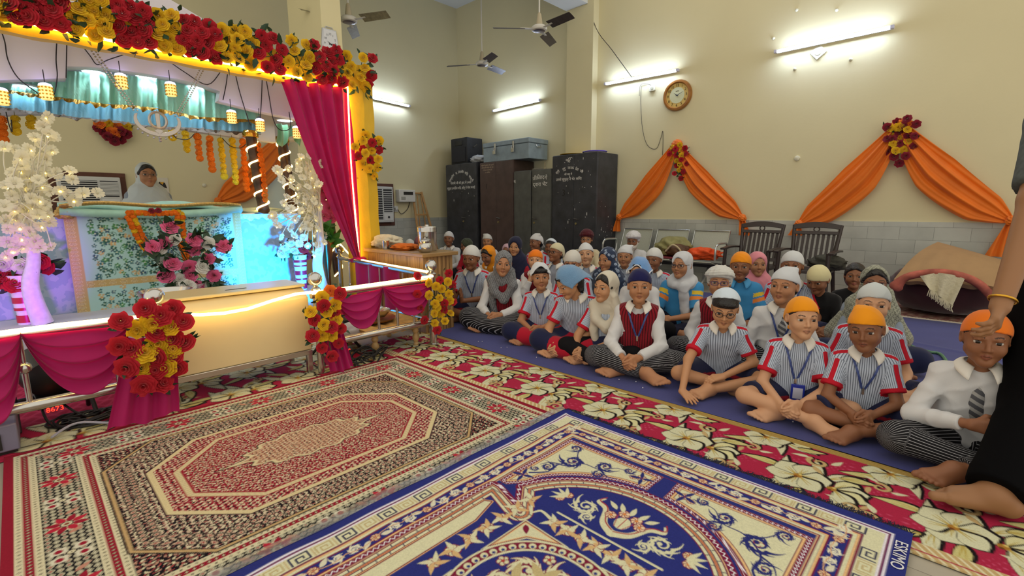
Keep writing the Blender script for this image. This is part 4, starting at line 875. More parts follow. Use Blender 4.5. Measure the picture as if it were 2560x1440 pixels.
# ---- pearl emblem on two chains
c = P(395,303,1,4.62); M = frame(c, (1,0,0), (0,0,1)); PRL = mat('pearl', 'bdb6ae', .25, metal=.55, coat=.4)
def beadrow(mb, pts, r, step):
    q = spl(pts, 80); d = 0; last = q[0]; mb.sph(last, r, 6)
    for p in q[1:]:
        if np.linalg.norm(p-last) >= step: mb.sph(p, r, 6); last = p
def e2(x, y): return np.array(M@Vector((x, y, 0)))
t = thing('khanda_emblem', 'pearl khanda emblem hanging on two bead chains before the altar', 'emblem', c)
def bladepoly(pts, th=.012): return MB().prism(pts, M@Vector((0,0,-th/2)), M.col[0].xyz, M.col[1].xyz, M.col[2].xyz*th)
obj('center_sword', bladepoly([(0,.085),(.016,.05),(.011,-.06),(.03,-.07),(0,-.11),(-.03,-.07),(-.011,-.06),(-.016,.05)]), PRL, t, bev=.003)
ring = MB().tube([e2(.055*math.cos(k*PI/16), .005+.06*math.sin(k*PI/16)) for k in range(32)], .01, 6, close=True); obj('ring', ring, PRL, t)
for s in (-1, 1):
    o_ = [(.15*math.cos(g), -.0+.115*math.sin(g)) for g in np.linspace(-1.62, .35, 14)]; i_ = [(.128*math.cos(g), .012+.096*math.sin(g)) for g in np.linspace(.35, -1.5, 14)]
    pl = [(s*x, y) for x, y in o_+i_]; obj('curved_sword', bladepoly(pl if s > 0 else pl[::-1]), PRL, t, bev=.003)
mb = MB()
for k in range(9):
    g = -2.6+k*.257; mb.sph(e2(.152*math.cos(g), .117*math.sin(g)-.012), .009, 7)
for z in (-.125, -.145): mb.sph(e2(0, z), .011, 8)
obj('beads', mb, mat('bead_grey', 'a9a3b0', .2, metal=.6), t)
for nm, top_, bot in (('left', P(226,116,1,4.6), e2(-.125,.05)), ('right', P(507,168,1,4.6), e2(.125,.05))):
    mb = MB()
    for off in (-.012, .012): beadrow(mb, [top_+V(off,0,0), (top_+bot)/2+V(off,0,-.01), bot+V(off,0,0)], .0075, .0165)
    obj('bead_chain', mb, PRL, t)
# ---- dark fairy light wires on the board
BW = mat('wire_black'); YF = 4.735
for k, pts in enumerate(([(0,70),(12,105),(20,150),(45,195),(90,230),(105,240),(130,238),(137,230),(143,190),(140,150),(142,100)],[(167,100),(166,150),(165,195)],[(200,108),(225,140),(243,162),(270,150),(322,133)],[(415,148),(460,180),(518,212),(552,178)],[(569,177),(565,210),(557,250)],[(587,182),(600,235),(622,305),(628,312)],[(655,195),(653,250),(650,300)],[(664,195),(672,240),(683,300),(700,325),(725,320),(722,280)],[(15,280),(22,310),(30,330),(28,300)],[(430,328),(440,345),(470,348),(485,335)],[(555,345),(575,365),(600,370),(615,360)])):
    wire('fairy_wire', [P(x, y, 1, YF if k < 8 else 5.2)+V(0, -.006, 0) for x, y in pts], .0038, BW, ('black fairy light wire looping at the left end of the canopy','short doubled black wire at the left arch step','black wire in a shallow V under the left pearl chain','black wire in a V under the right pearl chain','doubled black wire at the right arch step','black wire slanting over the right board','straight black wire left of the curtain','black wire curling beside the magenta curtain','black wire below the blue frill, left','black wire sagging over the yellow marigold strings','black wire sagging over the orange marigold strings')[k], 'fairy light wires on the canopy')
# ---- marigold strings
def marigold_mesh(name, m, seed):
    r = random.Random(seed); mb = MB()
    for L, (rad, z, n) in enumerate(((.5,-.15,11),(.46,.05,11),(.34,.22,9),(.18,.33,6))):
        for k in range(n):
            g = 2*PI*k/n+L*.3; c, s = math.cos(g), math.sin(g); d = .15; mb.add([(rad*.4*c, rad*.4*s, z-.05), (rad*c-d*s, rad*s+d*c, z+r.uniform(-.05,.07)), (rad*1.1*c, rad*1.1*s, z+.05), (rad*c+d*s, rad*s-d*c, z+r.uniform(-.05,.07))], [(0,1,2,3)])
    mb.sph((0,0,0), .4, 8, (1,1,.75)); me = mb.mesh(name, 180); me.materials.append(m); return me
MGO = [marigold_mesh('marigold', mat('marigold_orange', 'f07d12', .8, var=.15, vscale=20, thin=.2), 1)]; MGY = [marigold_mesh('marigold', mat('marigold_yellow', 'eec11a', .8, var=.15, vscale=20, thin=.2), 2)]
def mstring(pts, me, size, label, group=None, step=.75, mix=None, rows=1, parent=None, name='marigold_string', cat='garland'):
    q = spl(pts, 24); t = thing(name, label, cat, q[0], 0, group); r = random.Random(len(label)); last = None
    for p in q:
        if last is not None and np.linalg.norm(p-last) < size*step: continue
        last = p
        for w in range(rows):
            o = obj('marigold', (mix if mix and r.random() < .18 else me)[0], None, t); d = Vector((r.uniform(-.5,.5), -1, r.uniform(-.5,.5)))
            o.matrix_basis = Matrix.Translation(Vector(p)+Vector(((w-(rows-1)/2)*size*.8, r.uniform(-.01,.01), 0)))@d.to_track_quat('Z','Y').to_matrix().to_4x4()@Matrix.Scale(size*r.uniform(.9,1.1), 4)
    obj('thread', MB().tube([q[0]+V(0,0,.05)]+q[::6]+[q[-1]], .002, 4), mat('thread', '7a6a2a', .8), t)
    return t
for x, y0, y1, c, lb in ((4,300,352,MGO,'orange, at the left picture edge'),(38,296,330,MGY,'yellow, left of the white blossoms'),(77,296,322,MGY,'shortest yellow, beside the white blossoms'),(431,330,348,MGY,'shortest yellow, next to the emblem'),(464,334,375,MGY,'short yellow, second from the emblem'),(494,342,405,MGO,'shorter orange of the middle pair'),(523,347,424,MGO,'longer orange of the middle pair'),(552,350,444,MGY,'yellow, left of the longest yellow'),(580,352,460,MGY,'longest yellow'),(606,354,482,MGO,'longest orange, left of the spiral column')):
    a = P(x, y0, 1, 5.24); b = P(x+(y1-y0)*.1, y1, 1, 5.24); mstring([a, (a+b)/2, b], c, .06, 'hanging marigold string, '+lb, 'marigold strings under the canopy')
# ---- spiral columns
def column(a, b, r, label, ph, gar=False):
    a = np.asarray(a); b = np.asarray(b); t = thing('spiral_column', label, 'column', b, 0, 'canopy columns'); n = 30
    obj('shaft', MB().tube([b+(a-b)*k/n for k in range(n+1)], [r*(1+.06*math.sin(k*1.1)) for k in range(n+1)], 14), mat('column_bronze', '4a3626', .3, metal=.4, var=.3, vscale=25), t)
    h = []
    for k in range(150):
        f = k/149; g = f*2*PI*5.6+ph; h.append(b+(a-b)*f+(r+.006)*V(math.cos(g), math.sin(g), 0))
    obj('led_spiral', MB().tube(h, .0085, 5), LED, t)
    obj('collar', MB().lathe([(r*1.35,0),(r*1.4,.03),(r*1.1,.06)], 16, a-V(0,0,.05)), GOLD, t)
ca, cb = P(627,350,1,4.98), P(659,540,1,4.98); column(V(ca[0],4.98,1.83), V(cb[0]+.01,4.98,1.06), .05, 'nearer spiral lit bronze column beside the orange marigolds', .4)
ca, cb = P(706,365,1,5.3), P(735,545,1,5.3); column(V(ca[0],5.3,1.85), V(cb[0],5.3,1.04), .052, 'bronze column with LED spiral behind the white blossom tree', 2)
ca, cb = P(790,330,1,4.9), P(838,560,1,4.9); column(V(ca[0],4.9,1.85), V(cb[0],4.9,.4), .045, 'bronze LED column seen through the magenta curtain', 3.4)
a, b = P(648,362,1,4.9), P(664,500,1,4.9); mstring([a, (a+b)/2+V(.005,0,0), b], MGO, .05, 'orange marigold string hanging beside the nearer spiral column', 'marigold strings under the canopy')
# ---- altar
def damask(name, c1, c2): 
    m = mat(name, c1, .55, sheen=.3); nt = m.node_tree; N = nt.nodes; L = nt.links; tc = N.new('ShaderNodeTexCoord'); sp = N.new('ShaderNodeMapping'); sp.inputs['Scale'].default_value = (14, 14, 12); L.new(tc.outputs['Object'], sp.inputs[0])
    wv = N.new('ShaderNodeTexWave'); wv.wave_type = 'RINGS'; wv.inputs['Scale'].default_value = .9; wv.inputs['Distortion'].default_value = 9; wv.inputs['Detail'].default_value = 2; L.new(sp.outputs[0], wv.inputs[0])
    cr = N.new('ShaderNodeValToRGB'); cr.color_ramp.elements[0].position = .45; cr.color_ramp.elements[1].position = .55; cr.color_ramp.elements[0].color = (*lin(c1), 1); cr.color_ramp.elements[1].color = (*lin(c2), 1); L.new(wv.outputs[0], cr.inputs[0]); L.new(cr.outputs[0], N['Principled BSDF'].inputs['Base Color']); return m
DAM = damask('damask_blue', '9db9d8', 'b4c8e2')
t = thing('altar', 'altar platform hung with pale blue damask cloth on the stage', 'altar', (.8,5.3,0))
obj('platform', MB().grid(lambda u, v: V(-.75+2.75*u, 4.88+.012*math.sin(u*60)*(1-v), 1.055*v), 60, 12, .9), DAM, t, sharp=40)
obj('white_lace', MB().grid(lambda u, v: V(1.36+.64*u, 4.868-.006*math.sin(u*70), 1.07-(.05+.018*math.sin(u*40)*math.sin(u*17))*v), 60, 4).grid(lambda u, v: V(1.36+.64*u, 4.868+.5*v, 1.07+.012*math.sin(u*20+v*8)), 20, 6), mat('lace_white', 'dbe4ea', .6, var=.2, vscale=60), t, sharp=180)
tag(obj('altar_step', MB().box((-.9,4.45,0),(2.15,4.87,.34)), mat('step_cloth', 'c9cede', .6), bev=.01), 'low step covered in pale cloth before the altar', 'step')
# embroidered cover: flowers stitched on the cloth as colour
cv = Cv(0, 0, 1.19, .98, .0042, 'b2dedb'); r = random.Random(21)
for px, py, w, h in ((.66,.40,.98,.72),):
    pass
def stitch(x, y, s, c):
    for k in range(5):
        g = k*2*PI/5+r.uniform(0, 1); cv.poly(leafp((x+.004*math.cos(g), y+.004*math.sin(g)), g, s, s*.7), c)
    cv.disc((x, y), s*.22, 'd8e6c0')
for k in range(576):
    x, y = .14+(k % 24+r.uniform(.1,.9))*.04, .02+(k//24+r.uniform(.1,.9))*.0392
    if abs(y-.40) < .04: continue
    if r.random() < .3: cv.stroke(spiral((x, y), .03, r.uniform(0, 6), .8, r.choice((1,-1)), 10), .005, '4f8f78', .002)
    stitch(x, y, r.uniform(.014, .022), r.choice(('1f5f4c','2c6f70','3f8f4a','23506e','1f5f4c','d8b478')))
for a, b in ((0,.075),(1.125,1.19)):
    cv.mask(np.maximum(np.abs(cv.X-(a+b)/2)-(b-a)/2, -1), 'cbb072')
cv.mask(np.maximum(np.abs(cv.Y-.40)-.028, .075-cv.X), 'cbb072')
sq = np.sin(cv.X*700)*np.sin(cv.Y*640); edge = (cv.X < .075) | (cv.X > 1.125) | ((np.abs(cv.Y-.40) < .028))
cv.im[edge & (sq > .45)] = lin('f4e6b4'); cv.im[edge & (sq < -.55)] = lin('8f6a34')
me = cv.mesh('cover', 0, .004); n = len(me.vertices); co_ = np.zeros(n*3, np.float32); me.vertices.foreach_get('co', co_); co_ = co_.reshape(-1, 3)
x, y, z = co_[:,0].copy(), co_[:,1].copy(), co_[:,2].copy(); w = .012*np.sin(x*9+1)*np.clip(1-y, 0, 1)+.006*np.sin(x*23)*np.clip(1-y, 0, 1)
co_[:,0] = .255+x+.02*(1-y)*(x-.6)*.4; co_[:,1] = 4.845-w-z*1.0; co_[:,2] = .16+y*.97
me.vertices.foreach_set('co', co_.ravel()); me.update()
CVM = mat('embroidered_cloth', None, .5, attr='Col', sheen=.3)
t = thing('altar_cloth', 'mint green embroidered cloth with gold borders over the altar front', 'cloth', (.85,4.85,1.1))
obj('hanging_panel', me, CVM, t)
MINT = mat('mint_cloth', '9fd2c4', .55, var=.1, vscale=18, sheen=.3); GB = mat('gold_border', 'bd9a52', .4, metal=.3, var=.4, vscale=80)
obj('top_fold', MB().grid(lambda u, v: V(.24+1.22*u, 4.84+.5*v-.05*math.sin(PI*v), 1.09+.06*math.sin(PI*min(1, v*1.6+.1))+.018*math.sin(u*11+v*5)+.02*math.sin(PI*u)), 50, 14, .02), MINT, t, sharp=180)
obj('rolled_edge', MB().tube(spl([V(.24,4.82,1.1), V(.5,4.8,1.085), V(.85,4.8,1.075), V(1.2,4.8,1.09), V(1.45,4.82,1.12)], 8), .032, 10), MINT, t)
obj('gold_band', MB().grid(lambda u, v: V(.24+1.2*u, 4.82+.02*v-.055*math.sin(PI*(.2+.6*v)), 1.155+.015*math.sin(u*9)+.016*math.sin(PI*u)-.03*v), 50, 4), GB, t, sharp=180)
obj('corner_bow', blob(V(.27,4.83,1.09), .055, (1,.7,1), 9), GB, t)
tag(obj('folded_shawl', blob(V(1.72,5.15,1.09), .2, (1.2,.8,.22), 13, .15), mat('shawl_grey', 'a9bcb2', .7, bump=.3, bscale=30)), 'folded grey green shawl on the altar right of the cloth', 'shawl')
# garland on the altar front
g = [P(x, y, 1, 4.77) for x, y in ((470,648),(456,600),(450,560),(448,532),(420,533),(390,535),(350,532),(325,535),(335,560),(352,595),(372,625),(398,640))]
t = mstring(g[:4]+g[4:], MGO, .042, 'orange and yellow marigold garland draped on the altar cloth', None, .62, MGY, 2)
for x, y in ((379,527),(396,526)): put_rose(t, 'D', P(x, y, 1, 4.76), (0,-1,.3), .045, random.Random(x))
# ---- vases and bouquets before the altar
def vase(name, label, prof, c, m, bands=None):
    t = thing(name, label, 'vase', c); obj('body', MB().lathe(prof, 24, c), m, t)
    for z, h, rr, mm in bands or (): obj('band', MB().lathe([(rr,z),(rr,z+h)], 24, c), mm, t)
    return t
VW = mat('vase_white', 'e6e2ea', .3); VR = mat('vase_red', 'b5123c', .35)
for x, y, lb, who in ((68,805,'white vase with red bands left of the altar','L'),(755,718,'white vase with red bands right of the altar','R')):
    c = P(x, y, 1, 4.62); c[2] = .34; H = .34
    prof = [(.045,0),(.043,.06),(.05,.16),(.062,H-.02),(.066,H),(.058,H),(.05,.1),(.002,.09)]
    t = vase('striped_vase', lb, prof, c, VW, [(z, h, .046+.05*z+.002, VR) for z, h in ((.015,.05),(.1,.018),(.15,.04),(.23,.014),(.27,.025))])
pk = random.Random(77)
def bouquet(name, label, base, pts, val, size, seed, kinds, leafn=5, leafsize=.07):
    return bunch(name, label, 'flowers', None, pts, 1, val, (-.25,-1,.25), size, seed, leafn, leafsize, .06)
bouquet('rose_bouquet', 'bouquet of pink and white roses in the white vase before the altar', None, [(425,571,'P'),(437,603,'W'),(415,610,'P'),(384,620,'P'),(486,602,'P'),(485,623,'P'),(520,608,'W'),(558,617,'P'),(520,647,'P'),(433,662,'P'),(475,667,'P'),(506,668,'W'),(415,690,'P'),(474,691,'P'),(448,699,'W'),(535,690,'P'),(495,716,'P'),(470,715,'W'),(412,655,'W'),(524,712,'W'),(400,622,'W')], 4.3, .108, 5, (0,), 9, .1)
c = P(488,752,1,4.34); c[2] = .34
vase('flower_vase', 'plain white vase holding the pink and white roses', [(.05,0),(.056,.06),(.05,.1),(.062,.17),(.078,.2),(.07,.2),(.05,.1),(.002,.09)], c, mat('vase_china', 'd8d0da', .25))
bouquet('rose_bouquet', 'bouquet of red and white flowers in the left striped vase', None, [(10,660,'W'),(20,685,'R'),(45,692,'R'),(15,705,'R'),(62,668,'W'),(108,656,'R'),(118,668,'R'),(0,690,'R'),(40,712,'R')], 4.62, .11, 8, (0,), 6, .08)
bouquet('rose_bouquet', 'bouquet of white and red flowers in the right striped vase', None, [(712,618,'W'),(728,608,'W'),(745,615,'W'),(735,628,'W'),(720,632,'W'),(758,625,'R'),(768,640,'R'),(772,615,'R'),(748,636,'W'),(762,605,'R'),(705,635,'W')], 4.62, .085, 9, (0,), 5, .06)
# ---- white blossom trees with tiny lights
def blossom_mesh():
    mb = MB()
    for k in range(4):
        g0 = k*PI/2; 
        def fn(u, v, g0=g0):
            a = g0+(u-.5)*1.5; rr = .1+.42*v*(1-.16*abs(u-.5)*2)*(1+.1*math.cos((u-.5)*18)*v); return (rr*math.cos(a), rr*math.sin(a), .3*v**.7-.16*v*v+.03*math.sin(u*9))
        mb.grid(fn, 6, 4)
    mb.tube([(0,0,-.3),(0,0,-.1),(0,0,.05)], [.03,.06,.11], 7); return mb.mesh('blossom', 180)
BLM = blossom_mesh(); BLM.materials.append(mat('blossom_white', 'f4efd6', .7, thin=.4))
LDOT = MB().sph((0,0,0), .5, 6).mesh('fairy_bulb', 180); LDOT.materials.append(mat('fairy_glow', 'fff0b0', .4, emit='ffdf70', es=9))
def blossom_tree(label, base, pts, val, seed, size=.078):
    r = random.Random(seed); base = np.asarray(base, float); t = thing('blossom_tree', label, 'artificial tree', base)
    ps = [P(x+r.uniform(-4, 4), y+r.uniform(-4, 4), 1, val+r.uniform(-.12, .12)) for x, y in pts]; c = sum(ps)/len(ps)
    top_ = np.array([base[0]+.02, base[1], c[2]-.1])
    obj('trunk', MB().tube(spl([base, base+V(-.03,0,.25), (base*.4+top_*.6), top_], 6), [.06*(1-.6*k/18) for k in range(19)], 10), mat('trunk_white', 'dcdcec', .6, var=.1, vscale=30), t)
    br = MB()
    for k, p in enumerate(ps):
        m_ = (top_+p)/2+V(r.uniform(-.05,.05), r.uniform(-.03,.03), r.uniform(.0,.08)); br.tube(spl([top_+V(0,0,r.uniform(-.2,.15)), m_, p], 4), .0035, 4, cap=False)
        o = obj('blossom', BLM, None, t); d = Vector((r.uniform(-1,1), -1.1, r.uniform(-.6,1)))
        s = size*r.uniform(.85,1.2); q = d.normalized().to_track_quat('Z','Y').to_matrix().to_4x4(); o.matrix_basis = Matrix.Translation(Vector(p))@q@Matrix.Rotation(r.uniform(0,6), 4, 'Z')@Matrix.Scale(s, 4)
        if k % 2 == 0:
            b = obj('fairy_bulb', LDOT, None, t); b.matrix_basis = Matrix.Translation(Vector(p)-d.normalized()*s*.1+Vector((0,-.01,-.012)))@Matrix.Scale(.014, 4)
    obj('branches', br, mat('branch_white', 'e4e0d0', .6), t); return t
Lp = [(118,293),(108,315),(125,332),(135,338),(85,345),(105,365),(130,375),(118,395),(12,372),(38,372),(52,385),(70,398),(48,398),(55,412),(75,375),(30,432),(52,425),(85,420),(112,432),(135,430),(70,445),(95,452),(172,423),(180,448),(17,462),(40,458),(62,468),(88,470),(110,470),(130,480),(150,478),(165,490),(205,485),(243,482),(185,500),(28,490),(50,500),(75,495),(100,500),(10,515),(35,525),(60,520),(85,522),(108,515),(95,540),(70,545),(40,548),(15,552),(120,540),(20,575),(48,572),(75,575),(100,568),(128,615),(55,600),(22,602),(35,630),(85,600),(60,620),(100,620),(15,640),(125,560)]
c = P(108,812,1,4.55); c[2] = .34; blossom_tree('white artificial blossom tree with tiny lights left of the altar', c, Lp, 4.45, 3)
Rp = [(815,358),(800,375),(785,380),(772,392),(755,395),(795,395),(740,408),(765,410),(785,412),(803,408),(720,425),(745,425),(770,425),(790,428),(692,427),(703,448),(730,445),(755,445),(775,445),(795,445),(745,465),(768,465),(788,468),(725,470),(800,462),(715,490),(742,485),(765,488),(785,485),(735,505),(760,508),(780,505),(712,512),(728,525),(750,528),(775,525),(796,520),(715,545),(740,548),(765,545),(790,548),(725,570),(748,570),(772,568),(795,570),(705,588),(730,590),(758,592),(785,590),(806,585),(770,612),(790,612),(808,605),(745,605),(780,632),(800,628),(675,535),(688,545),(690,560)]
c = P(806,722,1,4.5); c[2] = .34; blossom_tree('white artificial blossom tree with tiny lights right of the altar', c, Rp, 4.45, 4)
# bronze stand with pink lilies beside the curtain
c = P(822,705,1,4.6); c[2] = .3
t = thing('lily_vase', 'tall bronze vase of pink lilies and leaves behind the curtain', 'vase', c); obj('body', MB().lathe([(.04,0),(.02,.04),(.025,.2),(.06,.42),(.075,.5),(.06,.5),(.002,.4)], 18, c), mat('bronze_dark', '6b452a', .3, metal=.5), t)
mb = MB(); rr = random.Random(5); leaves(mb, c+V(0,-.02,.55), (0,-.3,.6), 26, .13, (.06,.04,.08), rr); obj('foliage', mb, mat('leaf_bright', '3f7d2c', .5, var=.2, vscale=20), t, sharp=180)
for x, y in ((806,478),(815,500),(822,520),(812,540),(826,545)): put_rose(t, 'P', P(x, y, 1, 4.55), (-.2,-1,.2), .12, rr, 'lily', (1,))
# ---- railing
def post_ball(c, z0, z1, par, r=.022, ball=.047):
    obj('post', MB().tube([V(c[0],c[1],z0), V(c[0],c[1],z1)], r, 14), STEEL, par)
    obj('ball_finial', MB().sph((c[0],c[1],z1+.03+ball), ball, 20).lathe([(r*1.4,z1),(r*1.5,z1+.012),(r*.7,z1+.03),(r*.9,z1+.045)], 14, (c[0],c[1],0)), STEEL, par)
def rail(par, a, b, r, nm='rail'): obj(nm, MB().tube([a, b], r, 14), STEEL, par)
t = thing('railing', 'left steel railing in front of the stage with a big magenta swag', 'railing', (-.1,3.1,0), 0, 'steel railings round the stage')
rail(t, V(-1.2,3.1,.545), V(.47,3.1,.545), .024); rail(t, V(-1.2,3.1,.2), V(.47,3.1,.2), .027); post_ball((.47,3.1), 0, .575, t)
rail(t, V(-.7,3.1,0), V(-.7,3.1,.2), .02, 'leg')
for x in (-.55, -.3, -.05, .12, .28):
    b_ = MB().tube([V(x,3.1,.21), V(x,3.1,.53)], .012, 10)
    if x == -.05: b_.lathe([(.013,.36),(.026,.37),(.03,.385),(.026,.4),(.013,.41)], 14, (x,3.1,0))
    obj('baluster', b_, STEEL, t)
t = thing('railing', 'right steel railing in front of the stage with two magenta swags', 'railing', (1.8,3.1,0), 0, 'steel railings round the stage')
rail(t, V(1.3,3.1,.545), V(2.28,3.1,.545), .024); rail(t, V(1.48,3.1,.2), V(2.28,3.1,.2), .025); post_ball((1.335,3.1), 0, .575, t); post_ball((2.28,3.1), 0, .58, t, .028)
for x in (1.5, 1.79, 1.95, 2.1): obj('baluster', MB().tube([V(x,3.1,.21), V(x,3.1,.53)], .01, 10), STEEL, t)
obj('floor_flange', MB().lathe([(.045,.006),(.045,.014),(.03,.02)], 18, (2.28,3.1,0)), STEEL, t)
t = thing('railing', 'side steel railing running back to the yellow pillar', 'railing', (2.28,3.9,0), 0, 'steel railings round the stage')
rail(t, V(2.28,3.12,.575), V(2.28,4.66,.615), .022); rail(t, V(2.28,3.12,.2), V(2.28,4.66,.2), .02); post_ball((2.28,4.66), 0, .62, t)
for k in range(7):
    y = 3.32+k*.19; b_ = MB().tube([V(2.28,y,.2), V(2.28,y,.59)], .01, 8); b_.sph((2.28,y,.36), .018, 10); obj('baluster', b_, STEEL, t)
# ---- magenta swags
def swag(pl, pr, sag, label, y=3.06, tail=0, spread=.2):
    A = P(pl[0], pl[1], 1, y); B = P(pr[0], pr[1], 1, y)
    def fn(u, v):
        top_ = A+(B-A)*u; drop = (sag*(1-(2*u-1)**2)**.8)*v+.012*(1-v)
        fold = .02*math.sin(v*26+3*math.sin(u*PI))*math.sin(PI*u)**.5*(.4+.6*v)
        return top_+V(0, -.045*math.sin(PI*u)*(.25+.75*v)-fold*1.1, -drop+.008*math.sin(v*26))
    return tag(obj('drape_swag', MB().grid(fn, 36, 44), MAG, sharp=180), label, 'drape', 'magenta swags on the railing')
swag((-150,862),(52,832),.4,'magenta swag on the railing at the left picture edge'); swag((50,832),(325,806),.34,'largest magenta swag on the railing over the black stage light')
swag((836,742),(957,716),.27,'magenta swag on the right railing next to the donation box'); swag((957,716),(1080,702),.25,'magenta swag on the railing by the corner post')
def skirt(px0, px1, ptop, pbot, spread, label, y=3.06):
    a = P(px0, ptop, 1, y); b = P(px1, ptop, 1, y); f0 = P(px0-spread, pbot); f1 = P(px1+spread*.1, pbot-18)
    def fn(u, v):
        tp = a+(b-a)*u; bt = f0+(f1-f0)*u; bt[1] = min(bt[1], 3.05); s = v**1.1
        return V(tp[0]+(bt[0]-tp[0])*s, y-.03-.05*s+.022*math.sin(u*22)*(1-.3*v), tp[2]*(1-v)+.026+.01*math.sin(u*9)*v)
    return tag(obj('drape_tail', MB().grid(fn, 40, 20), MAG, sharp=180), label, 'drape', 'magenta drape tails on the floor')
skirt(312,438,855,1052,60,'magenta drape tail falling to the carpet under the left rose bunch'); skirt(796,848,815,928,-2,'magenta drape tail falling to the carpet right of the donation box')
bunch('rose_bunch', 'red and yellow fabric rose bunch on the post left of the donation box', 'flowers', 'rose bunches on the railing posts', [(365,772,'R'),(433,772,'R'),(405,790,'R'),(306,804,'R'),(382,808,'Y'),(343,823,'Y'),(430,818,'Y'),(461,806,'R'),(391,833,'R'),(300,865,'R'),(335,873,'R'),(395,857,'Y'),(431,850,'R'),(364,882,'Y'),(391,890,'R'),(432,873,'Y'),(464,858,'R'),(436,892,'R'),(320,918,'R'),(355,920,'Y'),(390,925,'R'),(418,918,'Y'),(446,918,'R'),(363,961,'R'),(408,960,'R')], 1, 2.94, (-.3,-1,.25), .1, 71, 4, .055, .04)
bunch('rose_bunch', 'red and yellow fabric rose bunch on the post right of the donation box', 'flowers', 'rose bunches on the railing posts', [(826,727,'O'),(848,735,'R'),(806,743,'Y'),(807,765,'R'),(837,762,'Y'),(776,780,'Y'),(816,780,'Y'),(785,800,'R'),(840,800,'Y'),(808,812,'Y'),(838,783,'R'),(780,840,'R'),(806,838,'Y'),(829,838,'Y'),(826,818,'R'),(852,822,'R'),(805,870,'R'),(846,858,'R'),(829,890,'R')], 1, 2.96, (-.3,-1,.25), .08, 72, 4, .045, .04)
bunch('rose_bunch', 'yellow and red fabric rose bunch on the corner post beside the table', 'flowers', 'rose bunches on the railing posts', [(1122,683,'R'),(1072,707,'Y'),(1100,700,'R'),(1118,705,'Y'),(1088,716,'Y'),(1104,722,'Y'),(1131,713,'R'),(1071,738,'Y'),(1098,745,'Y'),(1120,735,'Y'),(1044,690,'R'),(1042,735,'R'),(1108,758,'R'),(1085,760,'Y'),(1093,768,'Y'),(1123,752,'Y'),(1132,755,'R'),(1051,772,'R'),(1110,775,'R'),(1084,784,'Y'),(1103,785,'Y'),(1126,783,'Y'),(1062,800,'R'),(1109,803,'Y'),(1086,808,'Y'),(1090,825,'R')], 1, 3.03, (-.3,-1,.25), .068, 73, 3, .045, .035)
# ---- donation box
CRM = mat('box_cream', 'e3cf9d', .45, var=.03, vscale=4)
t = thing('donation_box', 'large cream donation box on steel legs before the stage', 'donation box', (.92,2.98,0))
BX0, BX1 = .50, 1.30
obj('cabinet', MB().prism([(3.14,.17),(3.14,.53),(3.22,.585),(3.5,.6),(3.5,.17)], (BX0,0,0), (0,1,0), (0,0,1), (BX1-BX0,0,0)), CRM, t, bev=.006, sharp=30)
obj('lid_moulding', MB().box((BX0-.01,3.2,.592),(BX1+.01,3.52,.612)), mat('box_lid', 'd9c690', .3), t, bev=.006)
mb = MB()
for x in (BX0, BX1-.035):
    for y in (3.14, 3.46): obj('leg', MB().box((x,y,0),(x+.035,y+.035,.17)), STEEL, t, bev=.003)
obj('bottom_rail', MB().box((BX0,3.135,.135),(BX1,3.17,.17)).box((BX0,3.47,.135),(BX1,3.5,.17)), STEEL, t, bev=.003)
obj('coin_slot', MB().box((.86,3.3,.6115),(.98,3.315,.6135)), INK, t)
c = P(395,752,1,3.6); tag(obj('steel_dish', MB().lathe([(.06,0),(.12,.03),(.15,.1),(.14,.1),(.1,.035),(.002,.01)], 30, (.62,3.7,.5)), STEEL), 'steel dish behind the ball post left of the donation box', 'dish'); tag(obj('dish_stand', MB().box((.47,3.58,.0),(.78,3.84,.5)), mat('step_cloth'), bev=.01), 'cloth covered stand under the steel dish', 'stand')
# ---- stage lights with their cables
SB = mat('par_black', '111114', .45)
def par_can(c, d, label, digits):
    c = V(*c); d = nrm(d); t = thing('stage_light', label, 'stage light', V(c[0],c[1],0), 0, 'stage lights on the floor')
    u = nrm(np.cross(d, V(0,0,1))); w = np.cross(u, d); M = frame(c, u, w)   # z = u x w = -d? use explicit matrix
    M = Matrix((tuple(u), tuple(w), tuple(-d))).transposed().to_4x4(); M.translation = Vector(c)
    obj('housing', MB().lathe([(.05,.11),(.1,.08),(.12,.0),(.12,-.1),(.115,-.1),(.11,-.06),(.001,-.06)], 26, M=M), SB, t)
    obj('lens', MB().lathe([(.108,-.06),(.1,-.066),(.001,-.07)], 22, M=M), mat('lens_'+digits[:1], '8aa0c0', .15), t)
    obj('yoke', MB().tube([c+u*.135+w*.02, c+u*.14-V(0,0,.12), c-u*.14-V(0,0,.12), c-u*.135+w*.02], .01, 6), SB, t)
    for s in (-1, 1): obj('leg', MB().tube([c+u*.14*s-V(0,0,.1), V((c+u*.15*s+d*.1)[0], (c+u*.15*s+d*.1)[1], .012)], .011, 8), SB, t); obj('foot', MB().tube([c+u*.14*s-V(0,0,.1), V((c+u*.15*s-d*.1)[0], (c+u*.15*s-d*.1)[1], .012)], .011, 8), SB, t)
    bx = obj('control_box', MB().box((-.07,-.16,-.02),(.07,-.1,.1), M), SB, t, bev=.005)
    o = obj('led_digits', text_mesh('led_digits', digits, .034), mat('digit_red', 'ff2a18', .4, emit='ff2a18', es=4), t); p = c+V(0,-.13,-.135); o.matrix_basis = frame(V(c[0]-.0,c[1]-.16,c[2]-.17), (1,0,0), (0,0,1)); return t
par_can((.03,3.42,.27), (-.1,1,.25), 'black stage light with red digits behind the left railing', '8673'); par_can((1.64,3.5,.2), (-.25,1,.4), 'black stage light with red digits right of the donation box', '8620')
CB = mat('cable_black', '131316', .5); rr = random.Random(8)
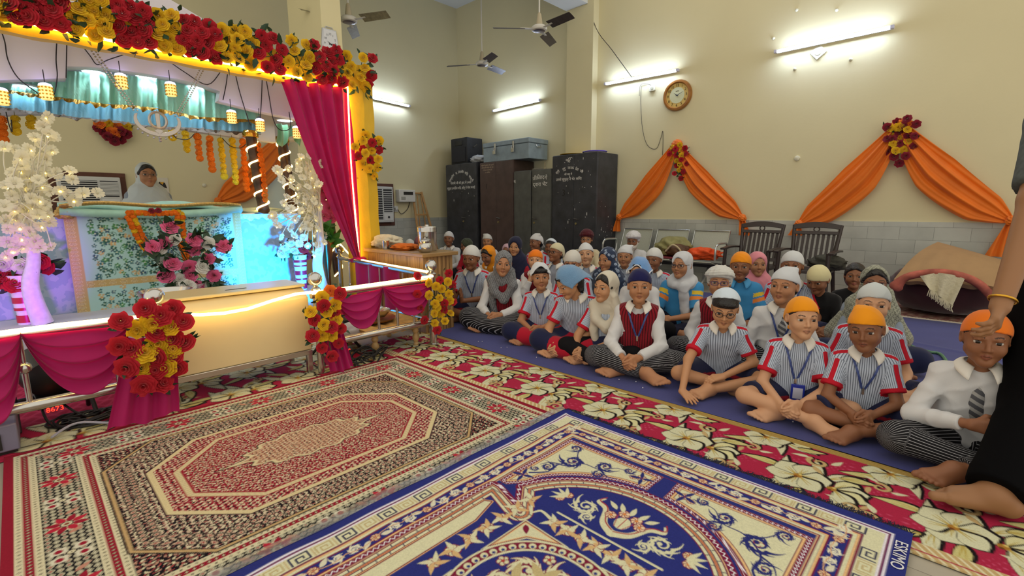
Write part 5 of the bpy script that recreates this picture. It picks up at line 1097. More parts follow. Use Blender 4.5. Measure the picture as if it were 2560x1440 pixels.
for k, (cx, cy, n, lb) in enumerate(((.16,3.28,9,'tangle of black cables under the left railing'),(1.66,3.1,8,'coil of black cable beside the donation box'))):
    t = thing('cable_coil', lb, 'cable', (cx,cy,0))
    for j in range(n):
        a0 = rr.uniform(0, 6); R_ = rr.uniform(.06, .14); pts = [V(cx+rr.uniform(-.03,.03)+R_*math.cos(a0+g)*1.2, cy+R_*.7*math.sin(a0+g), .016+.008*j*(k*.7+.25)+.012*math.sin(g*2+j)*(1+2*k)) for g in np.linspace(0, 5.6, 12)]
        obj('cable_loop', MB().tube(spl(pts, 4), .0055, 6), CB, t)
for k, pts in enumerate(([V(-.02,3.4,.1), V(.02,3.25,.02), V(.2,3.15,.016), V(.33,3.25,.016), V(.45,3.35,.016)],[V(.05,3.42,.1), V(.15,3.3,.02), V(.3,3.42,.016), V(.42,3.3,.016)],[V(.0,3.12,.016), V(.1,3.2,.03), V(.25,3.1,.016), V(.36,3.2,.016)])):
    wire('power_cable', pts, .006, CB if k < 2 else mat('cable_white', 'b8b8c8', .5), ('black cable trailing from the left stage light','second black cable crossing under the left railing','pale cable lying among the black cables by the left railing')[k])
# ---- low stool with utensils behind the right railing
GWD = mat('stool_gold', 'c9a05c', .45, var=.25, vscale=10); TW = mat('turned_wood', 'c3a06a', .45, var=.15, vscale=20)
t = thing('low_stool', 'low stool with turned wooden legs and patterned seat under the railing', 'stool', (1.98,3.42,0))
obj('seat', MB().grid(lambda u, v: V(1.72+.52*u, 3.14+.52*v, .205+.006*math.sin(u*40)), 26, 2, .045), GWD, t, sharp=40)
prof = [(.018,0),(.024,.015),(.016,.03),(.026,.055),(.03,.075),(.022,.095),(.017,.105),(.028,.125),(.022,.145),(.03,.162)]
for x, y in ((1.8,3.19),(2.17,3.19),(1.8,3.6),(2.17,3.6)): obj('leg', MB().lathe(prof, 16, (x,y,0)), TW, t)
t = thing('brass_tray', 'brass tray on the low stool behind the swags', 'tray', (1.95,3.42,.21)); obj('plate', MB().lathe([(.12,.212),(.18,.222),(.19,.235),(.17,.228),(.001,.216)], 28, (1.93,3.45,0)), mat('brass', 'a8793a', .3, metal=.8), t)
tag(obj('steel_bowl', MB().lathe([(.05,.24),(.085,.28),(.09,.3),(.08,.29),(.001,.25)], 24, (1.98,3.42,0)), STEEL), 'steel bowl on the brass tray behind the swags', 'bowl')
tag(obj('paper_packet', blob(V(1.68,3.32,.18), .07, (1.2,.8,1.2), 31), mat('packet_white', 'd9d8d6', .7)), 'crumpled white packet left of the low stool', 'packet')
# ---- grey step box at the left edge
t = thing('step_box', 'grey two level step box at the left picture edge before the railing', 'step', (-.3,3.15,0)); GS = mat('step_grey', '7d7a90', .5)
obj('lower_step', MB().box((-.75,3.06,.02),(-.105,3.42,.145)), GS, t, bev=.006); obj('upper_step', MB().box((-.75,3.1,.145),(-.17,3.42,.2)), mat('step_lilac', '8f8ba6', .5), t, bev=.006)
obj('rubber_foot', MB().box((-.74,3.075,.0),(-.115,3.41,.02)), INK, t); obj('front_inset', MB().box((-.74,3.052,.035),(-.16,3.062,.11)), INK, t)
# ---------------------------------------------------------------- orange swags and rose bunches on the walls
ORG = mat('orange_cloth', 'f27c10', .6, var=.07, vscale=5, thin=.15, sheen=.2)
def wall_swag(label, top, kl, kr, tl, tr, ax, val, out, width=.27, group='orange swags on the walls'):
    n = V(*out); A0 = P(*top, ax, val); t = thing('cloth_swag', label, 'swag', A0, 0, group); mb = MB()
    for k, tl_ in ((kl, tl), (kr, tr)):
        if k is None: continue
        A = A0+n*.04+V(0,0,.03); B = P(*k, ax, val)+n*.05; d = B-A; L = np.linalg.norm(d); dn = nrm(d); pr = np.cross(dn, n); pr = pr if pr[2] < 0 else -pr
        def fn(u, v, A=A, d=d, pr=pr):
            w = width*(.32+.68*min(1, u*2.2))*min(1, (1.02-u)*5.5)**.7; sag = .13*math.sin(PI*u)*(v**1.2)+.02*math.sin(PI*u)
            f = .022*math.sin(v*21+2.5*u)+.012*math.sin(v*37+u*6)
            return A+d*u+pr*((v-.35)*w+sag)+n*(.05+.05*math.sin(PI*v)*math.sin(PI*u)+f*(.3+.7*math.sin(PI*min(1, u*1.05))))
        obj('draped_cloth', MB().grid(fn, 40, 46), ORG, t, sharp=180)
        T = P(*tl_, ax, val)+n*.05
        def ft(u, v, B=B, T=T):
            w = .03+.06*u; side = np.cross(n, V(0,0,1)); return B+(T-B)*u+side*(v-.5)*2*w+n*(.05+.02*math.sin(v*14+u*3))
        obj('hanging_tail', MB().grid(ft, 14, 16), ORG, t, sharp=180)
        obj('knot', blob(B+n*.05, .05, (1,1,1.1), 5), ORG, t)
    obj('gathered_top', blob(A0+n*.05, .075, (1,1,1), 4), ORG, t)
    return t
wall_swag('left orange cloth swag tied on the wall beside the tallest cupboard', (1697,362), (1556,543), (1862,545), (1548,578), (1868,588), 0, XW, (-1,0,0), .25)
wall_swag('right orange cloth swag on the wall above the bedding bundle', (2250,315), (2002,560), (2528,552), (1992,588), (2490,640), 0, XW, (-1,0,0), .27)
wall_swag('orange cloth swag on the back wall behind the spiral columns', (716,328), (540,503), None, (536,530), None, 1, YW, (0,-1,0), .34)
wb = lambda s: [(float(a), float(b), c) for a, b, c in s]
bunch('rose_bunch', 'red and yellow rose bunch at the top of the left orange swag', 'flowers', 'rose bunches on the wall swags', wb([(1700,363,'Y'),(1682,369,'Y'),(1690,374,'R'),(1704,375,'Y'),(1714,372,'R'),(1692,388,'R'),(1706,390,'Y'),(1716,386,'R'),(1679,397,'Y'),(1692,402,'Y'),(1705,400,'R'),(1717,410,'R'),(1692,413,'R'),(1701,412,'Y'),(1699,426,'Y'),(1709,430,'R'),(1688,435,'R'),(1703,446,'R'),(1675,385,'R'),(1688,380,'Y')]), 0, XW-.1, (-1,-.2,.1), .082, 81, 3, .06, .05)
bunch('rose_bunch', 'dark red and yellow rose bunch at the top of the right orange swag', 'flowers', 'rose bunches on the wall swags', wb([(2243,305,'D'),(2267,299,'D'),(2289,312,'D'),(2217,320,'D'),(2226,322,'Y'),(2245,320,'Y'),(2267,326,'Y'),(2274,312,'O'),(2229,338,'Y'),(2248,332,'D'),(2269,340,'D'),(2249,343,'Y'),(2230,350,'D'),(2284,342,'D'),(2270,354,'Y'),(2232,360,'Y'),(2248,360,'D'),(2218,348,'D'),(2282,368,'D'),(2238,378,'Y'),(2260,374,'Y'),(2222,378,'D'),(2234,393,'D'),(2262,392,'D'),(2248,409,'D'),(2258,316,'D')]), 0, XW-.1, (-1,-.2,.1), .09, 82, 2, .05, .05)
bunch('rose_bunch', 'rose bunch on the back wall above the veiled woman', 'flowers', None, wb([(250,311,'O'),(273,308,'Y'),(290,313,'O'),(317,316,'Y'),(258,330,'D'),(275,328,'O'),(290,333,'O'),(303,330,'D'),(316,336,'D'),(270,342,'D'),(284,344,'D'),(302,348,'D'),(287,356,'D'),(245,320,'D')]), 1, YW-.08, (-.2,-1,.1), .12, 83, 2, .06, .05)
# ---------------------------------------------------------------- table beside the railing
tm = mat('table_veneer', 'a9854f', .4); nt = tm.node_tree; _b = nt.nodes['Principled BSDF']
tc = nt.nodes.new('ShaderNodeTexCoord'); mp = nt.nodes.new('ShaderNodeMapping'); mp.inputs['Scale'].default_value = (30, 30, 1.2); nz = nt.nodes.new('ShaderNodeTexNoise'); nz.inputs['Scale'].default_value = 1.6; nz.inputs['Detail'].default_value = 6
cr = nt.nodes.new('ShaderNodeValToRGB'); cr.color_ramp.elements[0].position = .35; cr.color_ramp.elements[1].position = .65; cr.color_ramp.elements[0].color = (*lin('6e4e2a'), 1); cr.color_ramp.elements[1].color = (*lin('bb9460'), 1)
nt.links.new(tc.outputs['Object'], mp.inputs[0]); nt.links.new(mp.outputs[0], nz.inputs[0]); nt.links.new(nz.outputs[0], cr.inputs[0]); nt.links.new(cr.outputs[0], _b.inputs['Base Color'])
t = thing('table', 'wooden counter table with striped veneer beside the railing corner', 'table', (2.6,3.94,0))
obj('cabinet', MB().box((2.44,3.42,.0),(2.76,4.47,.69)), tm, t, bev=.004)
obj('tabletop', MB().box((2.4,3.38,.69),(2.8,4.5,.725)), mat('table_top', '9a7a4c', .35, var=.12, vscale=9), t, bev=.006)
def pot(name, label, cat, c, prof, m=STEEL, lid=None):
    t = thing(name, label, cat, c); obj('body', MB().lathe(prof, 28, c), m, t)
    if lid: obj('lid', MB().lathe(lid, 28, c), m, t)
    return t
pot('steel_canister', 'tall shiny steel canister on the wooden table', 'canister', (2.63,3.62,.725), [(.08,0),(.085,.006),(.085,.17),(.088,.175),(.088,.185),(.085,.19)], STEEL, [(.089,.185),(.089,.215),(.08,.225),(.02,.228),(.015,.24),(.001,.242)])
pot('steel_pot', 'small rounded steel pot in front of the canister on the table', 'pot', (2.52,3.5,.725), [(.04,0),(.055,.015),(.06,.05),(.055,.075),(.045,.085),(.05,.1)], STEEL, [(.052,.1),(.052,.112),(.03,.122),(.008,.124),(.008,.134),(.001,.135)])
pot('steel_cup', 'steel cup on the table by the cream cloth', 'cup', (2.5,4.12,.725), [(.03,0),(.036,.004),(.038,.075),(.04,.08),(.035,.076),(.032,.01),(.001,.008)])
tag(obj('cream_cloth', blob((2.6,4.27,.78), .13, (1.1,1.3,.6), 11, .22), mat('cloth_cream', 'd6cdb2', .8, bump=.6, bscale=22, var=.12)), 'crumpled cream cloth heaped on the far end of the table', 'cloth')
tag(obj('orange_cloth', blob((2.57,3.9,.75), .11, (1,1.5,.32), 12, .3), mat('cloth_orange2', 'd96d14', .8, bump=.6, bscale=22)), 'crumpled orange cloth on the table beside the steel cup', 'cloth')
# ---------------------------------------------------------------- steel waiting bench
PERF = mat('bench_panel', 'b3b6a8', .4, metal=.35, var=.05, vscale=80); FRM = mat('bench_frame', 'bfc2bf', .25, metal=.8)
t = thing('waiting_bench', 'grey steel three seat bench against the tiled wall', 'bench', (6.6,3.26,0))
for k, (y0, y1) in enumerate(((3.56,4.1),(2.98,3.52),(2.4,2.94))):
    obj('seat', MB().grid(lambda u, v: V(6.28+.47*u, y0+.02+(y1-y0-.04)*v, .4-.03*math.sin(PI*u)-.03*u), 10, 2, .012), PERF, t, sharp=60)
    b = obj('backrest', MB().grid(lambda u, v: V(6.76+.14*u, y0+.03+(y1-y0-.06)*v, .43+.34*u), 6, 2, .01), PERF, t, sharp=60)
    obj('back_frame', MB().tube([(6.755,y0+.02,.42),(6.9,y0+.02,.78),(6.9,y1-.02,.78),(6.755,y1-.02,.42)], .013, 8, close=True), FRM, b)
obj('beam', MB().box((6.5,2.4,.3),(6.58,4.12,.36)), mat('bench_black', '1f1f21', .5), t, bev=.005)
for y in (2.55, 3.95): obj('leg', MB().tube([(6.25,y,.02),(6.54,y,.3),(6.9,y,.02)], .02, 8), FRM, t)
for y in (2.39, 4.12): obj('armrest', MB().tube(spl([(6.7,y,.42),(6.72,y,.6),(6.6,y,.63),(6.35,y,.61),(6.32,y,.42)], 5), .015, 8), FRM, t)
tag(obj('jacket', blob((6.6,3.1,.55), .2, (1,1.2,.75), 21, .25), mat('jacket_khaki', '8f8a58', .85, bump=.7, bscale=14, var=.2)), 'crumpled khaki jacket heaped on the steel bench', 'jacket')
t = thing('shoulder_bag', 'brown bag with a cream strap on the steel bench', 'bag', (6.48,2.98,.42)); obj('body', blob((6.48,2.98,.51), .13, (1,1.3,.75), 22, .15), mat('bag_brown', '5a3a1c', .6, var=.3), t)
obj('strap', MB().tube(spl([V(6.36,3.1,.5), V(6.33,2.98,.6), V(6.36,2.88,.52), V(6.34,2.92,.45)], 6), .013, 6), mat('strap_cream', 'c6b58c', .7), t)
tag(obj('red_folder', MB().box((6.3,2.95,.405),(6.6,3.3,.425)), mat('folder_red', '7a2430', .6), bev=.004), 'dark red folder under the bag on the steel bench', 'folder')
tag(obj('orange_cloth', blob((6.48,2.62,.48), .17, (.9,1.35,.55), 23, .3), mat('cloth_orange3', 'e8541a', .8, bump=.7, bscale=20)), 'bright orange cloth heaped on the last bench seat', 'cloth')
# ---------------------------------------------------------------- brown plastic armchairs
CHB = mat('chair_brown', '342a27', .4)
def armchair(yc, label, x=6.35):
    t = thing('armchair', label, 'chair', (x-.2,yc,0), 0, 'brown slatted armchairs by the wall'); w = .235
    mk = lambda u: V(x-.06+.14*u, yc, .42+.48*u)
    for s in (-1, 1):
        obj('back_post', MB().tube([mk(0)+V(0,s*.2,0), mk(.5)+V(0,s*.215,0), mk(1)+V(0,s*.235,0)], [.02,.022,.02], 8), CHB, t)
        obj('leg', MB().tube([V(x-.05,yc+s*.21,.42), V(x+.06,yc+s*.235,0)], [.024,.016], 8), CHB, t); obj('leg', MB().tube([V(x-.47,yc+s*.235,.62), V(x-.49,yc+s*.25,0)], [.022,.016], 8), CHB, t)
        obj('armrest', MB().grid(lambda u, v: V(x-.5+.5*u, yc+s*.26+(v-.5)*.055, .63+.012*math.sin(PI*u)), 8, 3, .022), CHB, t, bev=.004)
    obj('top_rail', MB().grid(lambda u, v: mk(.9+.1*v)+V(.0, (u-.5)*.46, .035*math.sin(PI*u)*(1 if v > .5 else .6)), 14, 2, .022), CHB, t, sharp=50)
    obj('back_ring', MB().tube([mk(.93)+V(-.012,.028*math.cos(g),.028*math.sin(g)-.012) for g in np.linspace(0, 2*PI, 17)[:-1]], .007, 6, close=True), CHB, t)
    obj('mid_rail', MB().grid(lambda u, v: mk(.78+.07*v)+V(0,(u-.5)*.44,0), 8, 1, .02), CHB, t); obj('low_rail', MB().grid(lambda u, v: mk(.08+.08*v)+V(0,(u-.5)*.42,0), 8, 1, .02), CHB, t)
    for k in range(8): o_ = (k-3.5)*.05; obj('slat', MB().grid(lambda u, v: mk(.14+.66*u)+V(0, o_+(v-.5)*.028, 0), 4, 1, .014), CHB, t)
    obj('seat', MB().grid(lambda u, v: V(x-.5+.46*u, yc+(v-.5)*.46, .43-.02*math.sin(PI*u)), 8, 8, .03), CHB, t, bev=.004)
armchair(1.87, 'brown slatted plastic armchair next to the steel bench'); armchair(1.29, 'brown slatted plastic armchair farther from the steel bench, by the bare tiles')
tag(obj('dark_bag', blob((6.12,1.1,.5), .14, (1,1.2,.7), 27, .2), mat('bag_olive', '3b3a30', .8, bump=.5, bscale=20)), 'dark crumpled bag on the seat of the farther brown armchair', 'bag')
# ---------------------------------------------------------------- bedding bundle
t = thing('bedding_bundle', 'heap of bedding under a beige quilt against the tiled wall', 'bedding', (6.5,.15,.02))
obj('velvet_mattress', blob((6.52,.12,.27), .36, (1.0,1.3,.8), 33, .07, 40), mat('velvet_maroon', '3a0d18', .85, sheen=.4, var=.2), t, sharp=180)
q = [P(2338,622,0,6.85), P(2496,668,0,6.85), P(2488,735,0,6.1), P(2236,715,0,6.15)]
def quilt(u, v):
    a = q[0]*(1-u)+q[1]*u; b = q[3]*(1-u)+q[2]*u; p = a*(1-v)+b*v; return p+V(-.05*math.sin(PI*v), 0, .03+.10*math.sin(PI*v)*math.sin(PI*(.15+.7*u))+.006*math.sin(u*30)*v)
obj('beige_quilt', MB().grid(quilt, 30, 24, .05), mat('quilt_beige', 'a8875f', .85, bump=.25, bscale=12, var=.06), t, sharp=50)
p0, p1 = P(2236,712,0,6.1), P(2410,690,0,6.05)
obj('pink_fold', MB().tube(spl([P(2236,722,0,6.08), P(2260,696,0,6.05), P(2305,684,0,6.05), P(2360,682,0,6.05), P(2415,694,0,6.05), P(2455,716,0,6.08), P(2490,755,0,6.1)], 6), [.05,.055,.06,.05,.045,.04]+[.036]*31, 10), mat('quilt_pink', 'b3604f', .8, var=.4, vscale=10), t, sharp=180)
sh = [P(2300,690,0,6.0), P(2412,697,0,6.0), P(2382,762,0,5.98), P(2325,722,0,5.98)]
obj('fringed_shawl', MB().grid(lambda u, v: (sh[0]*(1-u)+sh[1]*u)*(1-v)+(sh[3]*(1-u)+sh[2]*u)*v+V(-.02*math.sin(u*13+v*2)-.03*v, 0, .04*math.sin(PI*u)*(1-v)), 26, 14), mat('shawl_cream', 'cfc7a8', .85, bump=.4, bscale=40), t, sharp=180)
mb = MB(); r = random.Random(2)
for k in range(34):
    f = k/33; a = sh[3]*(1-f)+sh[2]*f+V(-.03,0,.005); mb.tube([a, a+V(-.012,r.uniform(-.008,.008),-.035), a+V(-.004,r.uniform(-.014,.014),-.07)], .0042, 5)
obj('shawl_fringe', mb, mat('shawl_cream'), t)
c = P(406, 462, 1, YW); t = thing('wall_notice', 'small pale notice with black and yellow marks on the wall right of the veiled woman', 'notice', c)
obj('sheet', MB().box((c[0]-.07,YW-.012,c[2]-.12),(c[0]+.07,YW,c[2]+.1)), mat('notice_white', 'd8d2c0', .6), t); obj('black_mark', MB().prism([(-.05,-.02),(.05,-.05),(.03,.03),(-.04,.04)], (c[0],YW-.014,c[2]), (1,0,0), (0,0,1), (0,.002,0)), INK, t); obj('yellow_mark', MB().prism([(-.03,.03),(.0,.0),(.02,.04)], (c[0],YW-.0155,c[2]), (1,0,0), (0,0,1), (0,.002,0)), mat('notice_yellow', 'd8a020', .6), t)
# ---------------------------------------------------------------- smooth bodies from blended limbs
EDG = [((0,0,0),(1,0,0)),((0,1,0),(1,1,0)),((0,0,1),(1,0,1)),((0,1,1),(1,1,1)),((0,0,0),(0,1,0)),((1,0,0),(1,1,0)),((0,0,1),(0,1,1)),((1,0,1),(1,1,1)),((0,0,0),(0,0,1)),((1,0,0),(1,0,1)),((0,1,0),(0,1,1)),((1,1,0),(1,1,1))]
def snets(d, o, h):
    nx, ny, nz = d.shape; s = d < 0
    c = np.zeros((nx-1, ny-1, nz-1), np.int8)
    for a in (0, 1):
        for b in (0, 1):
            for e in (0, 1): c += s[a:nx-1+a, b:ny-1+b, e:nz-1+e]
    I = np.argwhere((c > 0) & (c < 8))
    if not len(I): return np.zeros((0, 3)), np.zeros((0, 4), int)
    acc = np.zeros((len(I), 3)); cnt = np.zeros(len(I))
    for p, q in EDG:
        da = d[I[:,0]+p[0], I[:,1]+p[1], I[:,2]+p[2]]; db = d[I[:,0]+q[0], I[:,1]+q[1], I[:,2]+q[2]]; m = (da < 0) != (db < 0)
        t = np.where(m, da/np.where(m, da-db, 1), 0); P_ = np.array(p, float); E_ = np.array(q, float)-P_
        acc += np.where(m[:, None], P_+t[:, None]*E_, 0); cnt += m
    v = (I+acc/cnt[:, None])*h+o
    id_ = np.full(c.shape, -1, np.int64); id_[I[:,0], I[:,1], I[:,2]] = np.arange(len(I)); Q = []
    for ax in range(3):
        b1, b2 = [(1,2),(2,0),(0,1)][ax]
        sl0 = [slice(None)]*3; sl1 = [slice(None)]*3; sl0[ax] = slice(0, -1); sl1[ax] = slice(1, None)
        x = s[tuple(sl0)] != s[tuple(sl1)]; E = np.argwhere(x); E = E[(E[:,b1] > 0) & (E[:,b2] > 0) & (E[:,b1] < d.shape[b1]-1) & (E[:,b2] < d.shape[b2]-1)]
        if not len(E): continue
        g = lambda u, w: id_[tuple((E-np.eye(3, dtype=int)[b1]*u-np.eye(3, dtype=int)[b2]*w).T)]
        q = np.stack([g(1,1), g(0,1), g(0,0), g(1,0)], 1); fl = s[E[:,0], E[:,1], E[:,2]]; q[~fl] = q[~fl][:, ::-1]; Q.append(q[(q >= 0).all(1)])
    return v, np.concatenate(Q)
class Sdf:
    "list of blended primitives; each carries a colour id"
    def __init__(s): s.p = []
    def cap(s, a, b, ra, rb=None, k=.02, c=0, cut=None, op='u'): s.p.append(('c', V(*a), V(*b), ra, ra if rb is None else rb, k, c, cut, op)); return s
    def ell(s, o, r, R=None, k=.02, c=0, cut=None, op='u'): s.p.append(('e', V(*o), V(*r), np.eye(3) if R is None else R, 0, k, c, cut, op)); return s
    def chain(s, pts, rs, **kw):
        for i in range(len(pts)-1): s.cap(pts[i], pts[i+1], rs[i], rs[i+1], **kw)
        return s
    @staticmethod
    def dist(p, X):
        if p[0] == 'c':
            a, b = p[1], p[2]; e = b-a; h = np.clip(((X-a)@e)/(e@e+1e-12), 0, 1); d = np.sqrt(((X-a-h[..., None]*e)**2).sum(-1))-(p[3]+(p[4]-p[3])*h)
        else:
            Y = (X-p[1])@p[3]; k0 = np.sqrt(((Y/p[2])**2).sum(-1)); k1 = np.sqrt(((Y/p[2]**2)**2).sum(-1))+1e-9; d = k0*(k0-1)/k1
        for q, n in p[7] or (): d = np.maximum(d, (X-V(*q))@V(*n))
        return d
    @staticmethod
    def bb(p):
        if p[0] == 'c': r = max(p[3], p[4]); return np.minimum(p[1], p[2])-r, np.maximum(p[1], p[2])+r
        r = p[2].max(); return p[1]-r, p[1]+r
    def bounds(s):
        B = [s.bb(p) for p in s.p if p[8] == 'u']; return np.min([b[0] for b in B], 0), np.max([b[1] for b in B], 0)
    def grid(s, h, lo=None, hi=None, mod=None):
        if lo is None: lo, hi = s.bounds(); lo = lo-2.5*h; hi = hi+2.5*h
        n = np.ceil((hi-lo)/h).astype(int)+1; D = np.full(n, .5, np.float32); ax = [lo[i]+h*np.arange(n[i]) for i in range(3)]
        for p in s.p:
            l, u = s.bb(p); m = p[5]+2.5*h; i0 = np.maximum(0, np.floor((l-m-lo)/h).astype(int)); i1 = np.minimum(n, np.ceil((u+m-lo)/h).astype(int)+1)
            if (i1 <= i0).any(): continue
            S = tuple(slice(a, b) for a, b in zip(i0, i1)); X = np.stack(np.meshgrid(*[ax[i][S[i]] for i in range(3)], indexing='ij'), -1)
            d = s.dist(p, X); o = D[S]; k = max(p[5], 1e-6)
            if p[8] == 'u': w = np.maximum(k-np.abs(o-d), 0)/k; D[S] = np.minimum(o, d)-w*w*k*.25
            else: w = np.maximum(k-np.abs(o+d), 0)/k; D[S] = np.maximum(o, -d)+w*w*k*.25
        if mod is not None: D = mod(D, np.stack(np.meshgrid(*ax, indexing='ij'), -1))
        return D, lo
    def mesh(s, h, lo=None, hi=None, mod=None): D, l = s.grid(h, lo, hi, mod); return snets(D, l, h)
    def ids(s, v):
        best = np.full(len(v), 9.); c = np.zeros(len(v), int); j = np.zeros(len(v), int)
        for i, p in enumerate(s.p):
            if p[8] != 'u': continue
            d = s.dist(p, v); m = d < best; best[m] = d[m]; c[m] = p[6]; j[m] = i
        return c, j
def wrinkle(amp, seed, f=38):
    r = random.Random(seed); W = [(V(r.uniform(-1,1), r.uniform(-1,1), r.uniform(-1,1))*f*r.uniform(.5,1.4), r.uniform(0,6)) for _ in range(5)]
    def mod(D, X):
        m = np.abs(D) < .03
        if m.any():
            x = X[m]; n = sum((1-np.abs(np.sin(.5*(x@k)+p+1.2*np.sin(x@(k[[1,2,0]]*.45)+p*2))))**2.2*g-.22 for (k, p), g in zip(W, (1,-.45,.9,-.4,.8))); D[m] -= (amp/1.5*n).astype(np.float32)
        return D
    return mod
# ---------------------------------------------------------------- people
SKINM = mat('skin', None, .5, attr='Col', spec=.35)
CLOTHM = mat('cloth_plain', None, .8, attr='Col', bump=.05, bscale=300, sheen=.15, spec=.2)
SHIRTM = mat('cloth_striped_shirt', None, .8, attr='Col', stripes=('su', .0082, .34, '6d7688', 'mk'), band=('bd', 'c21c30'), bump=.05, bscale=300, spec=.2)
VESTM = mat('cloth_knit', None, .9, attr='Col', stripes=('su', .015, .34, '4a1018', 'mk'), bump=.3, bscale=120, sheen=.2, spec=.15)
TROUM = mat('cloth_pinstripe', None, .85, attr='Col', stripes=('su', .0125, .2, 'a9a9ae', 'mk'), bump=.1, bscale=140, spec=.2)
PAISM = mat('cloth_paisley', None, .8, attr='Col', sheen=.2)
HAIRM = mat('hair_black', '14100f', .38, var=.3, vscale=60, bump=.5, bscale=90)
EYEM = mat('eye', None, .15, attr='Col', spec=.6)
GLSM = {}
def rotm(yaw, pit, rol):
    y, p, r = (math.radians(a) for a in (yaw, pit, rol))
    return np.array(Euler((p, r, y), 'XYZ').to_matrix()) if False else np.array((Matrix.Rotation(y, 3, 'Z')@Matrix.Rotation(p, 3, 'X')@Matrix.Rotation(r, 3, 'Y')))
_EYE = {}
def eye_mesh():
    if 'e' in _EYE: return _EYE['e']
    mb = MB().sph((0,0,0), 1, 26); v = np.array(mb.v); M_ = np.array([[1,0,0],[0,0,1],[0,-1,0]], float); v = v@M_.T  # pole towards -y
    r = np.hypot(v[:,0]*.0142, v[:,2]*.0096); c = np.tile(lin('cdc4ba'), (len(v), 1)).astype(float); f = v[:,1] < 0
    c[f & (r < .0084)] = lin('23150f'); c[f & (r < .0034)] = lin('080606'); c[v[:,2] > .52] = lin('1a1210')
    mb.v = [tuple(p) for p in v]; me = mb.mesh('eye', 180); a = me.color_attributes.new('Col', 'FLOAT_COLOR', 'POINT'); cc = np.ones((len(v), 4), np.float32); cc[:, :3] = c; a.data.foreach_set('color', cc.ravel()); me.materials.append(EYEM); _EYE['e'] = me; return me
def head_prims(S, T, hu, age=0, k0=0):
    def c(a, b, ra, rb=None, k=.012, **kw): S.cap(T(a), T(b), ra*hu, (ra if rb is None else rb)*hu, k=k*hu, **kw)
    def e(o, r, R, k=.014, **kw): S.ell(T(o), V(*r)*hu, R, k=k*hu, **kw)
    return c, e
def hand(S, w, f, n, side, curl, sz, k=.005, spread=.0, thumb=.5):
    "w wrist, f forward, n towards the palm, side = +1 when the thumb lies along f x n"
    f = nrm(f); n = nrm(np.asarray(n)-f*np.dot(n, f)); l = np.cross(f, n)*side; w = np.asarray(w, float); tips = []
    for i, (o, L) in enumerate(zip((.0235, .008, -.0075, -.0225), (.066, .073, .067, .052))):
        b = w+l*o*.55*sz; kn = w+(f*(.066-.004*abs(i-1.2))+l*o)*sz-n*.002*sz; S.cap(b, kn, .0135*sz, .0115*sz, k=.012*sz)
        p = kn; a = 0; d0 = nrm(f+l*spread*(1.5-i)); rr = (.0088, .0078, .007, .006)
        for j, fr in enumerate((.45, .31, .24)):
            a += curl*(.8 if j == 0 else 1.0)*(1+.08*(i-1)); q = p+(d0*math.cos(a)+n*math.sin(a))*L*fr*sz; S.cap(p, q, rr[j]*sz, rr[j+1]*sz, k=k*sz); p = q
        tips.append(p)
    a = w+(f*.018+l*.018+n*.004)*sz; b = a+(f*.026+l*.026+n*.012)*sz; c = b+(f*.026+l*(.012-.02*thumb)+n*(.012+.01*thumb))*sz; d = c+(f*.02-l*.012*thumb+n*.01)*sz
    S.chain([a, b, c, d], [.014*sz, .011*sz, .0092*sz, .0075*sz], k=.009*sz)
    return tips
def foot(S, an, d, up, sz, side):
    "ankle, toe direction, instep direction; side = +1: big toe along d x up"
    d = nrm(d); up = nrm(np.asarray(up)-d*np.dot(up, d)); l = np.cross(d, up)*side; an = np.asarray(an, float)
    heel = an-d*.034*sz-up*.024*sz; heel[2] = max(heel[2], .03*sz); S.cap(an, heel, .03*sz, .027*sz, k=.02)
    sz = sz*1.12; bm = an+(d*.088+l*.024-up*.022)*sz; bl = an+(d*.068-l*.028-up*.024)*sz; bm[2] = max(bm[2], .024); bl[2] = max(bl[2], .022)
    S.cap(heel, bm, .025*sz, .018*sz, k=.02); S.cap(heel, bl, .024*sz, .015*sz, k=.02); S.cap(an, (bm+bl)/2+up*.006*sz, .03*sz, .017*sz, k=.025)
    for i in range(5):
        f = i/4; b = bm*(1-f)+bl*f; L = (.036, .033, .03, .026, .02)[i]; S.cap(b, b+(d*L+l*.002-up*.002)*sz, (.0125, .0092, .0086, .0082, .0078)[i]*sz, (.0125, .0086, .008, .0076, .0072)[i]*sz, k=.0035)
def knot_tail(S, T, R, hu, seed):
    r = random.Random(seed); S.ell(T((.0,.1,-.02)), V(.02,.012,.014)*hu, R, k=.015); S.cap(T((.01,.1,-.02)), T((.03,.108,-.07)), .008*hu, .014*hu, k=.012); S.cap(T((-.01,.1,-.025)), T((-.02,.11,-.085)), .008*hu, .013*hu, k=.012)
SKT = {'l': 'c8946c', 'm': 'b27e5a', 'd': '906043', 'f': 'd2a17c'}
